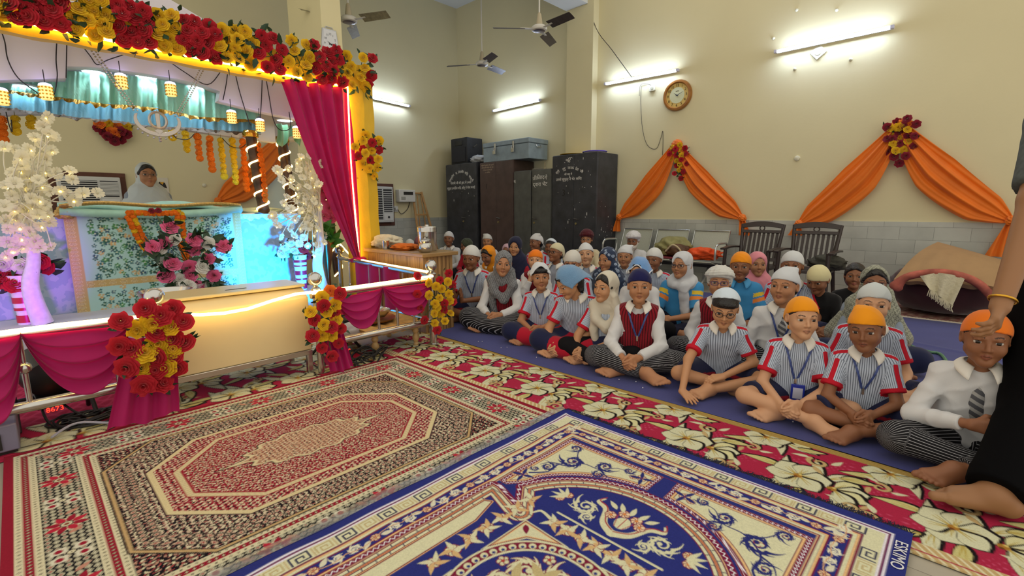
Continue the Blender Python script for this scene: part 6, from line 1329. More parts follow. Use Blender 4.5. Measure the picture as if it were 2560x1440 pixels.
def person(label, px, py, X, face=195, lvl=1, skin='m', head=(0,4,0), lean=.05, cover=('patka','e8e8e8'), hair='short', top='uniform', bottom='trousers', arms='clasp', hand_at=(0,-.33,.13), cross=1, glasses=None, extra=(), s=None, at=None, zoff=0, girl=False, beard=None, cat='person', group=None, sway=0, legs='cross', seed=None):
    seed = seed if seed is not None else int(px*7+py)
    cap_h = {'turban': .05, 'tallturban': .07, 'peak': .035, 'none': .008, 'towel': .012}.get(cover[0], .014)
    if at is None:
        q = P(px, py, 0, X); s = s or (q[2]-zoff-cap_h)/.682; hx, hy = q[0], q[1]
    fa = math.radians(face); fd = V(math.cos(fa), math.sin(fa), 0); sd = V(-fd[1], fd[0], 0)*1.0   # local +x (person's left)
    hu = .56+.44*s; ln = lean*s
    hoff = ln+.03+.0*hu+.012*hu*math.sin(math.radians(head[1]))
    if at is None: base = V(hx, hy, zoff)-fd*hoff-sd*sway*s
    else: base = V(*at)
    root = thing('person', label, cat, base, fa+PI/2, group)
    W = Matrix.Translation(base)@Matrix.Rotation(fa+PI/2, 4, 'Z')
    r = random.Random(seed); sk = lin(SKT[skin]); sk = np.array(sk)*r.uniform(.92, 1.08)
    h_head, h_hand, h_body, h_cl = ((.0033, .0027, .0065, .0062), (.0042, .0040, .0085, .0078), (.0052, .0052, .011, .0105))[lvl]
    B = lambda x, y, z: V(x, y, z)*s
    fw_ = lambda z: -ln*max(0, (z-.1)/.35)**1.3/s if s else 0   # forward shift of the spine at height z (unit space)
    Y = lambda z: -lean*max(0, (z-.1)/.35)**1.3
    sw = lambda z: sway*max(0, (z-.1)/.35)
    nb = B(sw(.445), Y(.445)+.0, .445)
    R = rotm(*head); hc = nb+V(0,-.012,.0)*hu+R@(V(0,-.012,.114)*hu)+V(0,0,.02*hu)
    T = lambda q: hc+R@(np.asarray(q, float)*hu)
    # --- joints
    sh = [B(sg*.112+sw(.4), Y(.39)+.005, .388) for sg in (-1, 1)]
    hx_, hy_, hz_ = hand_at
    if arms == 'pray': el = [B(sg*.185, -.1+Y(.3), .21) for sg in (-1, 1)]; wr = [B(sg*.03+hx_, hy_, hz_) for sg in (-1, 1)]
    elif arms == 'chin': el = [B(-.1, -.2+Y(.3), .24), B(.17, -.12, .2)]; wr = [B(-.03, -.15+Y(.45), .40), B(.03, -.25, .15)]
    elif arms == 'floor': el = [B(-.21, -.26, .235), B(.2, -.14, .215)]; wr = [B(-.245, -.42, .07), B(.0, -.3, .15)]
    elif arms == 'down': el = [B(sg*.18, -.06, .2) for sg in (-1, 1)]; wr = [B(sg*.15, -.22, .12) for sg in (-1, 1)]
    elif arms == 'chest': el = [B(-.2, -.1, .2), B(.2, -.1, .2)]; wr = [B(-.03, -.2+Y(.3), .24), B(.13, -.2+Y(.3), .22)]
    else: el = [B(sg*.162+hx_*.3, -.11+Y(.3)*.8, .19) for sg in (-1, 1)]; wr = [B(hx_+sg*.043, hy_+.07, hz_+.03) for sg in (-1, 1)]
    hip = [B(sg*.075, .0, .09) for sg in (-1, 1)]; kn = [B(sg*.262, -.205, .115) for sg in (-1, 1)]
    a1, a2 = B(.085*cross, -.335, .07), B(-.10*cross, -.255, .062)
    an = [a1, a2] if cross > 0 else [a2, a1]
    if legs == 'chair': kn = [B(sg*.1, -.4, .12) for sg in (-1, 1)]; an = [B(sg*.1, -.42, -.28) for sg in (-1, 1)]
    if legs == 'stand': kn = [B(sg*.08, -.02, -.35) for sg in (-1, 1)]; an = [B(sg*.08, 0, -.75) for sg in (-1, 1)]
    fdir = [nrm(an[i]-kn[i])*V(.8,.8,.2)+V(0,-.42,0) for i in (0, 1)]
    # --- skin body
    S = Sdf(); torso = []
    def tor(Q, g, arm_to=None, c=0):
        for sg in (-1, 1):
            Q.cap(B(sg*.046+sw(.36), Y(.36)+.01, .345), B(sg*.046+sw(.2), Y(.2)+.012, .2), (.07+g)*1*s, (.073+g)*s, k=.04*s, c=c); Q.cap(B(sg*.05, .01, .2), B(sg*.055, .015, .1), (.076+g)*s, (.09+g)*s, k=.04*s, c=c)
            Q.cap(B(sg*.03+sw(.42), Y(.42)+.008, .415), sh[(sg+1)//2], (.036+g)*s, (.036+g)*s, k=.04*s, c=c)
    tor(S, 0)
    S.cap(nb-V(0,-.01,.03)*s, T((0,.016,-.055)), .042*hu, .036*hu, k=.02)
    for i in (0, 1):
        S.chain([sh[i], el[i]], [.038*s, .031*s], k=.02*s); S.chain([el[i], wr[i]], [.03*s, .0195*s], k=.015*s)
        if legs != 'none':
            S.chain([hip[i], kn[i]], [.075*s, .05*s], k=.03*s); S.chain([kn[i], an[i]], [.047*s, .029*s], k=.02*s)
            if lvl < 2: foot(S, an[i], fdir[i], V(0,-.1,1) if legs == 'stand' else V(0,-.45,1)*1.0, 1.0*s, -1 if i == 0 else 1)
    # hands
    hz = .92*s; hb = []
    if arms == 'pray':
        for i in (0, 1): hand(S, wr[i], V(0,-.35,1), V(1-2*i,0,0), 1 if i == 0 else -1, .06, hz); hb.append(wr[i])
    elif arms == 'chin':
        hand(S, wr[0], V(.25,-.1,1), V(.2,1,0), -1, .55, hz); hand(S, wr[1], V(-.4,-.9,-.2), V(0,-.1,-1), -1, .25, hz); hb = list(wr)
    elif arms == 'floor':
        hand(S, wr[0], V(.55,-.75,-.25), V(.1,.2,-1), 1, .12, hz, spread=.12); hand(S, wr[1], V(-.9,-.35,-.15), V(-.1,.3,-.9), -1, .35, hz); hb = list(wr)
    elif arms == 'down':
        for i in (0, 1): hand(S, wr[i], V(.2-.4*i,-.9,-.3), V(0,-.2,-1), 1 if i == 0 else -1, .25, hz)
        hb = list(wr)
    elif arms == 'chest':
        hand(S, wr[0], V(1,-.15,.02), V(.1,1,-.2), 1, .22, hz, spread=.1); hand(S, wr[1], V(-1,-.25,.35), V(-.1,1,0), -1, .3, hz, spread=.15); hb = list(wr)
    else:
        o = V(0,.004,.01)*s
        hand(S, wr[0]-o, V(.52,-.75,-.35), V(.75,.55,-.25), 1, .62, hz, thumb=.9); hand(S, wr[1]+o, V(-.45,-.8,-.3), V(-.8,.5,-.3), -1, .56, hz, thumb=.9); hb = list(wr)
    # head
    def c_(a, b, ra, rb=None, k=.012, **kw): S.cap(T(a), T(b), ra*hu, (ra if rb is None else rb)*hu, k=k*hu, **kw)
    def e_(o, rr, k=.014, **kw): S.ell(T(o), V(*rr)*hu, R, k=k*hu, **kw)
    e_((0,.012,.022), (.071,.09,.083)); e_((0,-.02,-.03), (.056,.061,.068), k=.03)
    jw = .0165 if not girl else .0155
    for sg in (-1, 1):
        c_((sg*.046,-.012,-.05), (sg*.008,-.06,-.083), jw, .018, k=.02); e_((sg*.033,-.05,-.028), (.027,.027,.026), k=.02)
        c_((sg*.012,-.078,.023), (sg*.044,-.066,.025), .0058, .005, k=.012)
        e_((sg*.03,-.092,.0055), (.0175,.0175,.0118), k=.01, op='s')
        if lvl < 2:
            c_((sg*.0165,-.0725,.0135), (sg*.03,-.0765,.0165), .0028, .0032, k=.004); c_((sg*.03,-.0765,.0165), (sg*.043,-.0685,.013), .0032, .0028, k=.004)
            c_((sg*.018,-.0715,-.003), (sg*.031,-.0725,-.006), .0024, .0028, k=.005); c_((sg*.031,-.0725,-.006), (sg*.043,-.066,-.001), .0028, .0022, k=.005)
        c_((sg*.0092,-.0865,-.026), (sg*.0096,-.082,-.027), .006, .006, k=.007)
        e_((sg*.0725,.01,-.003), (.0085,.018,.028), k=.006)
        e_((sg*.0765,.004,-.001), (.006,.009,.016), k=.005, op='s')
    c_((0,-.079,.012), (0,-.096,-.021), .0052, .0086, k=.009)
    c_((0,-.08,-.037), (0,-.082,-.043), .006, .006, k=.008)
    c_((-.0175,-.0745,-.0515), (0,-.0845,-.0485), .0035, .006, k=.004); c_((.0175,-.0745,-.0515), (0,-.0845,-.0485), .0035, .006, k=.004)
    c_((-.0155,-.0745,-.0555), (0,-.0835,-.0585), .0035, .0068, k=.004); c_((.0155,-.0745,-.0555), (0,-.0835,-.0585), .0035, .0068, k=.004)
    e_((0,-.064,-.083), (.021,.018,.017), k=.018)
    hb_lo, hb_hi = hc-.145*hu, hc+.145*hu
    v1, q1 = S.mesh(h_head, hb_lo-h_head, hb_hi+h_head)
    parts = [(v1, q1)]; boxes = [(hb_lo, hb_hi)]
    for w_ in hb:
        lo, hi = w_-.125*s, w_+.125*s
        if len(hb) == 2 and np.linalg.norm(hb[0]-hb[1]) < .2*s: lo = np.minimum(hb[0], hb[1])-.115*s; hi = np.maximum(hb[0], hb[1])+.115*s
        v, q = S.mesh(h_hand, lo-h_hand, hi+h_hand); parts.append((v, q)); boxes.append((lo, hi))
        if np.linalg.norm(hb[0]-hb[1]) < .2*s: break
    nfd = len(boxes)
    if lvl < 2 and legs != 'none' and bottom not in ('longskirt',):
        for i in (0, 1):
            c_f = an[i]+nrm(fdir[i])*.06*s; lo, hi = c_f-.085*s, c_f+.085*s
            v, q = S.mesh(h_hand*1.3, lo, hi); cc = v[q].mean(1) if len(q) else np.zeros((0,3)); kp = np.ones(len(q), bool)
            for l_, u_ in boxes: kp &= ~((cc > l_) & (cc < u_)).all(1)
            parts.append((v, q[kp])); boxes.append((lo, hi))
    v, q = S.mesh(h_body); keep = np.ones(len(q), bool); ctr = v[q].mean(1) if len(q) else np.zeros((0, 3))
    for lo, hi in boxes: keep &= ~((ctr > lo+h_body*.6) & (ctr < hi-h_body*.6)).all(1)
    parts.append((v, q[keep]))
    if nfd == 3:   # hands apart: keep the second from doubling the first
        v, q = parts[2]; cc = v[q].mean(1); lo, hi = boxes[1]; parts[2] = (v, q[~((cc > lo) & (cc < hi)).all(1)])
    v, q = parts[1]; cc = v[q].mean(1); parts[1] = (v, q[~((cc > hb_lo) & (cc < hb_hi)).all(1)])
    o = 0; VV = []; QQ = []
    for v, q in parts: VV.append(v); QQ.append(q+o); o += len(v)
    v = np.concatenate(VV); q = np.concatenate(QQ)
    L = (v-hc)@R/hu; col = np.tile(sk, (len(v), 1)); inh = (np.abs(L) < .12).all(1)
    x, y, z = L[:,0], L[:,1], L[:,2]; ax = np.abs(x)
    lipd = np.hypot(x/.0185, (z+.0535)/.0098); lp = inh & (y < -.068) & (lipd < 1); col[lp] = sk*.55+np.array(lin('a04a48'))*(.42 if girl else .3)
    col[inh & (y < -.06) & (np.abs(z+.0535-.002*np.cos(x*120)) < .0014) & (ax < .016)] = sk*.3
    bz = .0235+.006*(1-((ax-.03)/.02)**2); bm = inh & (y < -.045) & (np.abs(z-bz-.002) < .0026) & (ax > .013) & (ax < .045); col[bm] = np.array(lin('1c1310'))*.7+sk*.15
    col[inh & (y < -.05) & (np.hypot((ax-.03)/.021, (z-.004)/.015) < 1) & ~bm] *= .93
    if beard and beard[0] == 'stubble': col[inh & (y < -.02) & (z < -.035) & ~lp] *= .6
    me = npmesh('body', v, q, cols=col); me.materials.append(SKINM); body = obj('body', me, None, root, local=True)
    if lvl < 2 or glasses:
        for sg in (-1, 1):
            eo = obj('eye', eye_mesh(), None, body, local=True); Mx = Matrix.Translation(Vector(T((sg*.03,-.0672,.005))))@Matrix(R.tolist()).to_4x4()@Matrix.Rotation(sg*.1, 4, 'Z')@Matrix.Diagonal((.0148*hu,.0099*hu,.0102*hu,1)); eo.matrix_basis = Mx
    else:
        for sg in (-1, 1):
            eo = obj('eye', eye_mesh(), None, body, local=True); eo.matrix_basis = Matrix.Translation(Vector(T((sg*.03,-.069,.006))))@Matrix(R.tolist()).to_4x4()@Matrix.Diagonal((.0135*hu,.0085*hu,.0068*hu,1))
    # --- helper to add garments
    def garment(nm, Q, m, colfn, h=None, wr_=.0022, sd_=0, f=38):
        v, q = Q.mesh(h or h_cl, mod=wrinkle(wr_*s, seed+sd_, f)); 
        if not len(v): return None
        ids, j = Q.ids(v); cf_ = colfn(v, ids, j); cols, su, mk = cf_[:3]
        me = npmesh(nm, v, q, cols=cols, attrs={'su': su, 'mk': mk, **({'bd': cf_[3]} if len(cf_) > 3 else {})}); me.materials.append(m); return obj(nm, me, None, root, local=True)
    flat = lambda c: (lambda v, i, j: (np.tile(lin(c), (len(v), 1)), np.zeros(len(v)), np.zeros(len(v))))
    def ang(v, a, b, rad):
        e = nrm(b-a); u = nrm(np.cross(e, V(.3,.2,1))); w = np.cross(e, u); d = v-a; return np.arctan2(d@w, d@u)*rad
    # --- top
    TQ = Sdf(); tor(TQ, .014)
    def sleeves(Q, t_end, ra, rb, cuts=True, c=1):
        for i in (0, 1):
            if t_end <= 1: E = sh[i]+(el[i]-sh[i])*t_end; d = nrm(el[i]-sh[i]); Q.cap(sh[i], E+d*.02*s, ra*s, rb*s, k=.03*s, c=c+i, cut=[(E, d)])
            else: E = el[i]+(wr[i]-el[i])*(t_end-1); d = nrm(wr[i]-el[i]); Q.cap(sh[i], el[i], ra*s, (ra*.95)*s, k=.03*s, c=c+i); Q.cap(el[i], E, ra*.95*s, rb*s, k=.015*s, c=c+i, cut=[(E, d)])
    m_ = {}
    def mk_shirt(v, ids, j, base_c, stripe=1):
        cols = np.tile(lin(base_c), (len(v), 1)); su = np.arctan2(v[:,0]-sway*.3, -(v[:,1]-.02))*.115*s; mk = np.full(len(v), float(stripe))
        for i in (0, 1):
            a, b = sh[i], el[i]; e = b-a; t = ((v-a)@e)/(e@e); on = ids == 1+i; su = np.where(on, ang(v, a, b, .05*s), su)
        return cols, su, mk
    if top == 'uniform':
        sleeves(TQ, .74, .048, .055)
        def cf(v, ids, j):
            cols, su, mk = mk_shirt(v, ids, j, 'c4d0e2')
            bd = np.full(len(v), -.01)
            for i in (0, 1):
                sg = 2*i-1; a, b = sh[i], el[i]; e = b-a; t = ((v-a)@e)/(e@e); m = nrm(V(sg*.25,-.62,.72)); d = v-a-np.clip(t, 0, 1)[:, None]*e; sdv = nrm(np.cross(e, m)); on = (ids == 1+i)
                bd = np.maximum(bd, np.where(on & (d@m > 0), .0125*s-np.abs(d@sdv), -.01))
                a2_ = nb+V(sg*.05,0,-.01)*s; e2_ = a-a2_; t2 = ((v-a2_)@e2_)/(e2_@e2_); d2 = v-a2_-np.clip(t2, 0, 1)[:, None]*e2_; s2 = nrm(np.cross(e2_, V(0,-.5,1)))
                bd = np.maximum(bd, np.where((t2 > -.05) & (t2 < 1.1) & (d2[:,2] > 0), .0125*s-np.abs(d2@s2), -.01)); bd = np.maximum(bd, np.where(on, (t-.625)*.2, -.01))
            return cols, su, mk, bd
        garment('shirt', TQ, SHIRTM, cf)
    elif top in ('white', 'vest'):
        sleeves(TQ, 1.86, .0475, .036)
        garment('shirt', TQ, CLOTHM, flat('d6d7d8'), wr_=.0078, f=50)
        if top == 'vest':
            VQ = Sdf(); tor(VQ, .022)
            fy = Y(.42)-.09; VQ.cap(B(0,fy-.03,.28), B(-.028,Y(.45)-.07,.46), .008*s, .046*s, k=.004, op='s'); VQ.cap(B(0,fy-.03,.28), B(.028,Y(.45)-.07,.46), .008*s, .046*s, k=.004, op='s'); VQ.cap(nb-V(0,0,.02), nb+V(0,0,.12), .062*s, .062*s, k=.004, op='s')
            for i in (0, 1): VQ.ell(sh[i]+V((2*i-1)*.05,0,-.03)*s, V(.05,.09,.1)*s, k=.008, op='s')
            garment('knit_vest', VQ, VESTM, lambda v, i, j: (np.tile(lin('8c1a28'), (len(v), 1)), np.arctan2(v[:,0], -(v[:,1]-.02))*.12*s, np.ones(len(v))))
    elif top == 'polo':
        sleeves(TQ, .8, .05, .055)
        def cf(v, ids, j):
            cols = np.tile(lin('3f8fc6'), (len(v), 1))
            for i in (0, 1):
                a, b = sh[i], el[i]; e = b-a; t = ((v-a)@e)/(e@e); on = ids == 1+i
                for t0, t1, c in ((.16,.3,'e7c63c'),(.36,.5,'ea8a3c')): cols[on & (t > t0) & (t < t1)] = lin(c)
            return cols, np.zeros(len(v)), np.zeros(len(v))
        garment('polo_shirt', TQ, CLOTHM, cf)
    else:
        sleeves(TQ, 1.84, .048, .0365); cc = {'black': '141416', 'red': 'a3182b', 'kurta': 'cdbf9b', 'whitekurta': 'cfcfcd', 'grey': '8c97a5'}[top]
        garment('kurta' if 'kurta' in top else 'top', TQ, CLOTHM, flat(cc), wr_=.006, f=50)
    def front(x, z, Q=TQ, g=.0):
        ys = np.linspace(-.45, .1, 140)*s; pts = np.stack([np.full(140, x), ys, np.full(140, z)], 1); d = np.min([Sdf.dist(p, pts) for p in Q.p if p[8] == 'u'], 0); i = np.argmax(d < .002); return V(x, ys[i]-g, z) if d[i] < .002 else V(x, -.1*s, z)
    # --- collar, tie, lanyard
    if top in ('uniform', 'white', 'vest', 'polo') and cover[0] not in ('scarf', 'hood') and 'loose' not in cover:
        cc = 'e9e6dd' if top != 'polo' else '4a9bd0'; e0 = .013 if top != 'vest' else .019
        def colf(u, v):
            g = (u-.5)*2*2.72; rx, ry = .051*s, .047*s; fr = abs(u-.5)*2; w = .030+.024*max(0, (fr-.62)/.38)**1.5
            ux, uy = math.sin(g+PI), -math.cos(g+PI); i_ = nb+V(rx*ux*(1-.15*fr*0), ry*uy+.004*s, .028*s-.022*s*fr**3)
            sp = w*s*v; return i_+V(ux*sp*.9, uy*sp*.85-.004*s*v, -.9*sp*v**.3-.002*s)+V(ux,uy,0)*e0*s*v*.55+V(0,0,.006*s*math.sin(PI*v))
        cl = obj('collar', MB().grid(colf, 34, 5, .003), mat('cloth_collar_'+cc, cc, .75), root, local=True, sharp=180)
    if 'tie' in extra:
        mb = MB(); zs = [.425,.405,.40,.34,.26,.19,.165]; wsd = [.012,.018,.013,.02,.028,.032,.002]; L_ = []
        for z_, w_ in zip(zs, wsd): c = front(sw(z_)*s, z_*s, g=.012*s); L_ += [c+V(-w_,.004,0)*s, c+V(w_,.004,0)*s, c+V(0,-.005,0)*s]
        n = len(zs); mb.add(L_, [(3*i,3*i+2,3*i+5,3*i+3) for i in range(n-1)]+[(3*i+2,3*i+1,3*i+4,3*i+5) for i in range(n-1)])
        me = mb.mesh('tie', 180); vz = np.array([p[2]+p[0]*.6 for p in L_])
        tmn = mat('tie_stripe', '55565c', .6, stripes=('su', .035, .45, 'a8a8a6', 'mk'))
        for k, w in (('su', vz), ('mk', np.ones(len(vz)))): a = me.attributes.new(k, 'FLOAT', 'POINT'); a.data.foreach_set('value', w.astype(np.float32))
        obj('tie', me, tmn, root, local=True)
    if 'lanyard' in extra or 'card' in extra:
        zc = .215 if 'card' in extra else .24; Qf = TQ; g = .012*s+(.012*s if top == 'vest' else 0); mb = MB()
        for sg in (-1, 1):
            pts = [nb+V(sg*.052,.02,.02)*s]+[front((sg*.062*(1-f)+.006*sg)*s, (.43+(zc-.43)*f)*s, g=g) for f in (.05,.25,.5,.75,1)]; pts[0] = pts[1]*.2+pts[0]*.8
            pts = spl(pts, 4); mb.add([p+V(d_,0,0) for p in pts for d_ in (-.006*s, .006*s)], [(2*i,2*i+1,2*i+3,2*i+2) for i in range(len(pts)-1)])
        ly = obj('lanyard', mb, mat('lanyard_blue', '3d4f8c', .5, var=.35, vscale=90), root, local=True, sharp=180)
        c = front(0, zc*s, g=g+.004*s); obj('clip', MB().box(c-V(.006,.003,.03)*s, c+V(.006,.004,.006)*s), mat('steel'), ly, local=True)
        if 'card' in extra:
            c = c+V(.015,-.012,-.075)*s; cd_ = obj('id_card', MB().box(c-V(.036,.004,.052)*s, c+V(.036,.004,.05)*s), mat('card_blue', '2233a0', .4), root, local=True, bev=.003); obj('card_window', MB().box(c+V(-.025,-.0055,-.036)*s, c+V(.025,-.0035,.03)*s), mat('card_white', 'c9cbe0', .3), cd_, local=True)
    # --- bottoms
    PQ = Sdf(); 
    for sg in (-1, 1): PQ.cap(B(sg*.06,.015,.15), B(sg*.06,.015,.095), .094*s, .1*s, k=.04*s)
    def legsuit(kt, ra, rb, c=1):
        for i in (0, 1):
            if kt <= 1: E = hip[i]+(kn[i]-hip[i])*kt; d = nrm(kn[i]-hip[i]); PQ.cap(hip[i], E+d*.02, ra*s, rb*s, k=.03*s, c=c+i, cut=[(E, d)])
            else: E = kn[i]+(an[i]-kn[i])*(kt-1); d = nrm(an[i]-kn[i]); PQ.cap(hip[i], kn[i], ra*s, .068*s, k=.03*s, c=c+i); PQ.cap(kn[i], E, .068*s, rb*s, k=.025*s, c=c+i, cut=[(E, d)])
    if legs == 'none': pass
    elif bottom == 'shorts':
        legsuit(.8, .092, .08)
        def cf(v, ids, j):
            cols = np.tile(lin('1f2445'), (len(v), 1))
            for i in (0, 1):
                e = kn[i]-hip[i]; d = v-hip[i]-np.clip(((v-hip[i])@e)/(e@e), 0, 1)[:, None]*e; w_ = nrm(np.cross(e, V(0,0,1)))*(1 if i == 0 else -1)
                cols[(ids == 1+i) & (np.abs(d[:,2]) < .012*s) & (d@w_ < 0)] = lin('9c1a2c')
            return cols, np.zeros(len(v)), np.zeros(len(v))
        garment('shorts', PQ, CLOTHM, cf, sd_=5)
    elif bottom in ('trousers', 'black', 'darktrousers', 'whitepants'):
        legsuit(1.88, .092, .048)
        bc = {'trousers': '1b1b1e', 'black': '101014', 'darktrousers': '1b1d30', 'whitepants': 'd8d8d4'}[bottom]
        def cf(v, ids, j):
            su = v[:,0]*1.0
            for i in (0, 1):
                t = ((v-hip[i])@(kn[i]-hip[i]))/((kn[i]-hip[i])@(kn[i]-hip[i])); thigh = (j >= 0) & (ids == 1+i)
                dk = Sdf.dist(('c', kn[i], an[i], .06*s, .05*s, 0, 0, None, 'u'), v); dt = Sdf.dist(('c', hip[i], kn[i], .09*s, .068*s, 0, 0, None, 'u'), v)
                su = np.where(thigh, np.where(dk < dt, ang(v, kn[i], an[i], .06*s), ang(v, hip[i], kn[i], .075*s)), su)
            return np.tile(lin(bc), (len(v), 1)), su, np.full(len(v), 1. if bottom == 'trousers' else 0.)
        garment('trousers', PQ, TROUM, cf, sd_=5, wr_=.003)
    elif bottom == 'skirt':
        for i in (0, 1): PQ.cap(hip[i], kn[i]*.96, .095*s, .075*s, k=.05*s, c=1); PQ.cap(kn[i]*.97, an[i]*.8+kn[i]*.2, .07*s, .05*s, k=.05*s, c=1)
        PQ.ell(B(0,-.17,.06), V(.24,.17,.075)*s, k=.06*s, c=1)
        def cf(v, ids, j):
            a = np.arctan2(v[:,0], -v[:,1]); cols = np.tile(lin('b3142e'), (len(v), 1)); cols[(np.floor(a/.52) % 3 == 1)] = lin('1c2244'); return cols, np.zeros(len(v)), np.zeros(len(v))
        garment('skirt', PQ, CLOTHM, cf, sd_=5, wr_=.004)
    elif bottom == 'longskirt':
        for i in (0, 1): PQ.cap(hip[i], kn[i], .1*s, .085*s, k=.06*s, c=1); PQ.cap(kn[i], an[i], .075*s, .055*s, k=.05*s, c=1)
        PQ.ell(B(0,-.16,.06), V(.27,.2,.075)*s, k=.06*s, c=1)
        garment('skirt', PQ, TROUM, lambda v, i, j: (np.tile(lin('1b1b1e'), (len(v), 1)), v[:,1]*.9+v[:,2]*.4, np.ones(len(v))), sd_=5, wr_=.004)
    # --- hair
    ct_ = cover[0]; HQ = Sdf(); clip = lambda a, b: [(T(a), R@nrm(V(*b)))]
    if ct_ in ('scarf', 'hood'):
        HQ.ell(T((0,.014,.026)), V(.0732,.0932,.0842)*hu, R, cut=clip((0,-.066,.064), (0,-.72,-.7)), k=.004)
    elif hair == 'short':
        hr_ = V(.0765,.094,.087) if ct_ == 'none' else V(.0732,.0922,.0845); HQ.ell(T((0,.014,.026)), hr_*hu, R, cut=clip((0,-.072,.058), (0,-.62,-.78)), k=.004); HQ.ell(T((0,.04,.0)), V(.076,.07,.075)*hu, R, cut=clip((0,.025,0), (0,-1,-.1)), k=.01)
    elif hair == 'fringe':
        HQ.ell(T((0,.012,.027)), (V(.0765,.0965,.0855) if ct_ == 'cap' else V(.0745,.0955,.083))*hu, R, cut=clip((0,-.085,.05), (0,-.36,-.93)), k=.004); HQ.ell(T((0,.035,.0)), V(.078,.072,.085)*hu, R, cut=clip((0,.0,0), (0,-1,-.1)), k=.01); HQ.cap(T((-.03,-.064,.066)), T((.045,-.064,.062)), .0165*hu, .015*hu, k=.015)
    elif hair == 'long':
        HQ.ell(T((0,.014,.026)), (V(.078,.096,.087) if ct_ == 'none' else V(.0765,.094,.0865) if ct_ == 'veil' else V(.0745,.0935,.083))*hu, R, cut=clip((0,-.066,.066), (0,-.72,-.7)), k=.004); HQ.ell(T((0,.045,-.02)), (V(.077,.062,.1) if ct_ != 'veil' else V(.066,.05,.07))*hu, R, cut=clip((0,.012,0), (0,-1,-.1)), k=.012)
        for sg in (-1, 1): HQ.cap(T((sg*.02,-.06,.072)), T((sg*.066,-.02,.01)), .0135*hu, .0135*hu, k=.012)
        if ct_ != 'veil': HQ.cap(T((0,.1,-.05)), nb+V(.02,.09,-.12)*s, .03*hu, .02*hu, k=.02)
    if HQ.p:
        v, q = HQ.mesh(h_head*1.25, mod=wrinkle(.0012*hu, seed, 90)); me = npmesh('hair', v, q); me.materials.append(HAIRM); obj('hair', me, None, root, local=True)
    # --- head covering
    ct, cc = cover[0], cover[1]; CQ = Sdf(); mcl = CLOTHM; nm = 'headcloth'; colf2 = flat(cc); wv = .0026; ff = 55; hcov = h_head*1.3
    if ct == 'patka':
        fz = cover[2] if len(cover) > 2 else .05
        CQ.ell(T((0,.014,.028)), V(.0795,.0985,.0905)*hu, R, cut=clip((0,-.08,fz), (0,-.42,-.9)), k=.004); CQ.ell(T((0,.05,.0)), V(.077,.06,.075)*hu, R, cut=clip((0,.03,-.035), (0,-.25,-.97)), k=.012); knot_tail(CQ, T, R, hu, seed)
    elif ct == 'peak':
        CQ.ell(T((0,.014,.028)), V(.0795,.0985,.088)*hu, R, cut=clip((0,-.08,.052), (0,-.35,-.93)), k=.004); CQ.ell(T((0,.05,.0)), V(.077,.06,.075)*hu, R, cut=clip((0,.03,-.03), (0,-.2,-.98)), k=.012)
        pk_ = cover[2] if len(cover) > 2 else (.02,.04); CQ.cap(T((pk_[0]*.4,pk_[1]*.6,.085)), T((pk_[0]*1.9,pk_[1]*1.6,.104)), .036*hu, .016*hu, k=.03); knot_tail(CQ, T, R, hu, seed)
    elif ct == 'cap':
        CQ.ell(T((0,.022,.036)), V(.085,.1,.088)*hu, R, cut=clip((0,-.045,.1), (0,-.62,-.78)), k=.004); CQ.ell(T((0,.05,.0)), V(.08,.065,.075)*hu, R, cut=clip((0,.03,-.02), (0,-.2,-.98)), k=.012)
    elif ct in ('scarf', 'veil', 'hood'):
        nm = {'scarf': 'headscarf', 'veil': 'dupatta', 'hood': 'hood'}[ct]; wv = .005; ff = 58; hcov = h_head*1.7; g = .0105 if ct != 'hood' else .02
        CQ.ell(T((0,.016,.03)), V(.071+g,.092+g,.083+g*.8)*hu, R, k=.01); CQ.ell(T((0,.02,-.045)), V(.076,.08,.09)*hu, R, k=.03)
        CQ.cap(T((0,.03,-.06)), nb+V(0,.02,-.01)*s, .074*hu, .068*s, k=.03); CQ.cap(nb+V(-.065,.01,-.025)*s, nb+V(.065,.01,-.025)*s, .055*s, .055*s, k=.04); CQ.cap(nb+V(0,.03,-.02)*s, nb+V(0,.07,-.16)*s, .09*s, .07*s, k=.05)
        if ct == 'veil': CQ.ell(T((0,-.105,.012)), V(.076,.115,.11)*hu, R, k=.008, op='s')
        else: CQ.ell(T((0,-.125,-.003)), V(.06,.1,.088)*hu, R, k=.008, op='s')
        if 'wrap' in cover: 
            ring_ = [nb+V(.085*math.sin(g2),-.075*math.cos(g2)-.0,.0-.03*math.cos(g2)-.005)*s for g2 in np.linspace(0, 2*PI, 13)]; CQ.chain(ring_, [.034*s]*13, k=.02*s)
            CQ.chain([nb+V(.02,-.09,-.03)*s, front(.03*s,.33*s,g=.015*s), front(.045*s,.22*s,g=.015*s), front(.05*s,.14*s,g=.02*s)], [.04*s,.04*s,.038*s,.034*s], k=.02*s)
        if 'loose' in cover:
            ring_ = [T((.085,-.0,-.06)), nb+V(.11,-.05,-.06)*s, front(.03*s,.27*s,g=.03*s), front(-.05*s,.33*s,g=.02*s), nb+V(-.1,-.02,-.01)*s]; CQ.chain(ring_, [.03*s,.035*s,.038*s,.035*s,.04*s], k=.03*s)
            CQ.chain([front(-.07*s,.36*s,g=.01*s), front(-.08*s,.25*s,g=.012*s), front(-.06*s,.14*s,g=.02*s)], [.036*s,.034*s,.03*s], k=.02*s)
        if 'cape' in cover:
            for sg in (-1, 1): CQ.cap(nb+V(sg*.06,0,-.03)*s, B(sg*.17,-.02,.2), .075*s, .085*s, k=.05*s); CQ.cap(nb+V(sg*.03,-.03,-.05)*s, B(sg*.07,-.09+Y(.25),.18), .07*s, .08*s, k=.05*s)
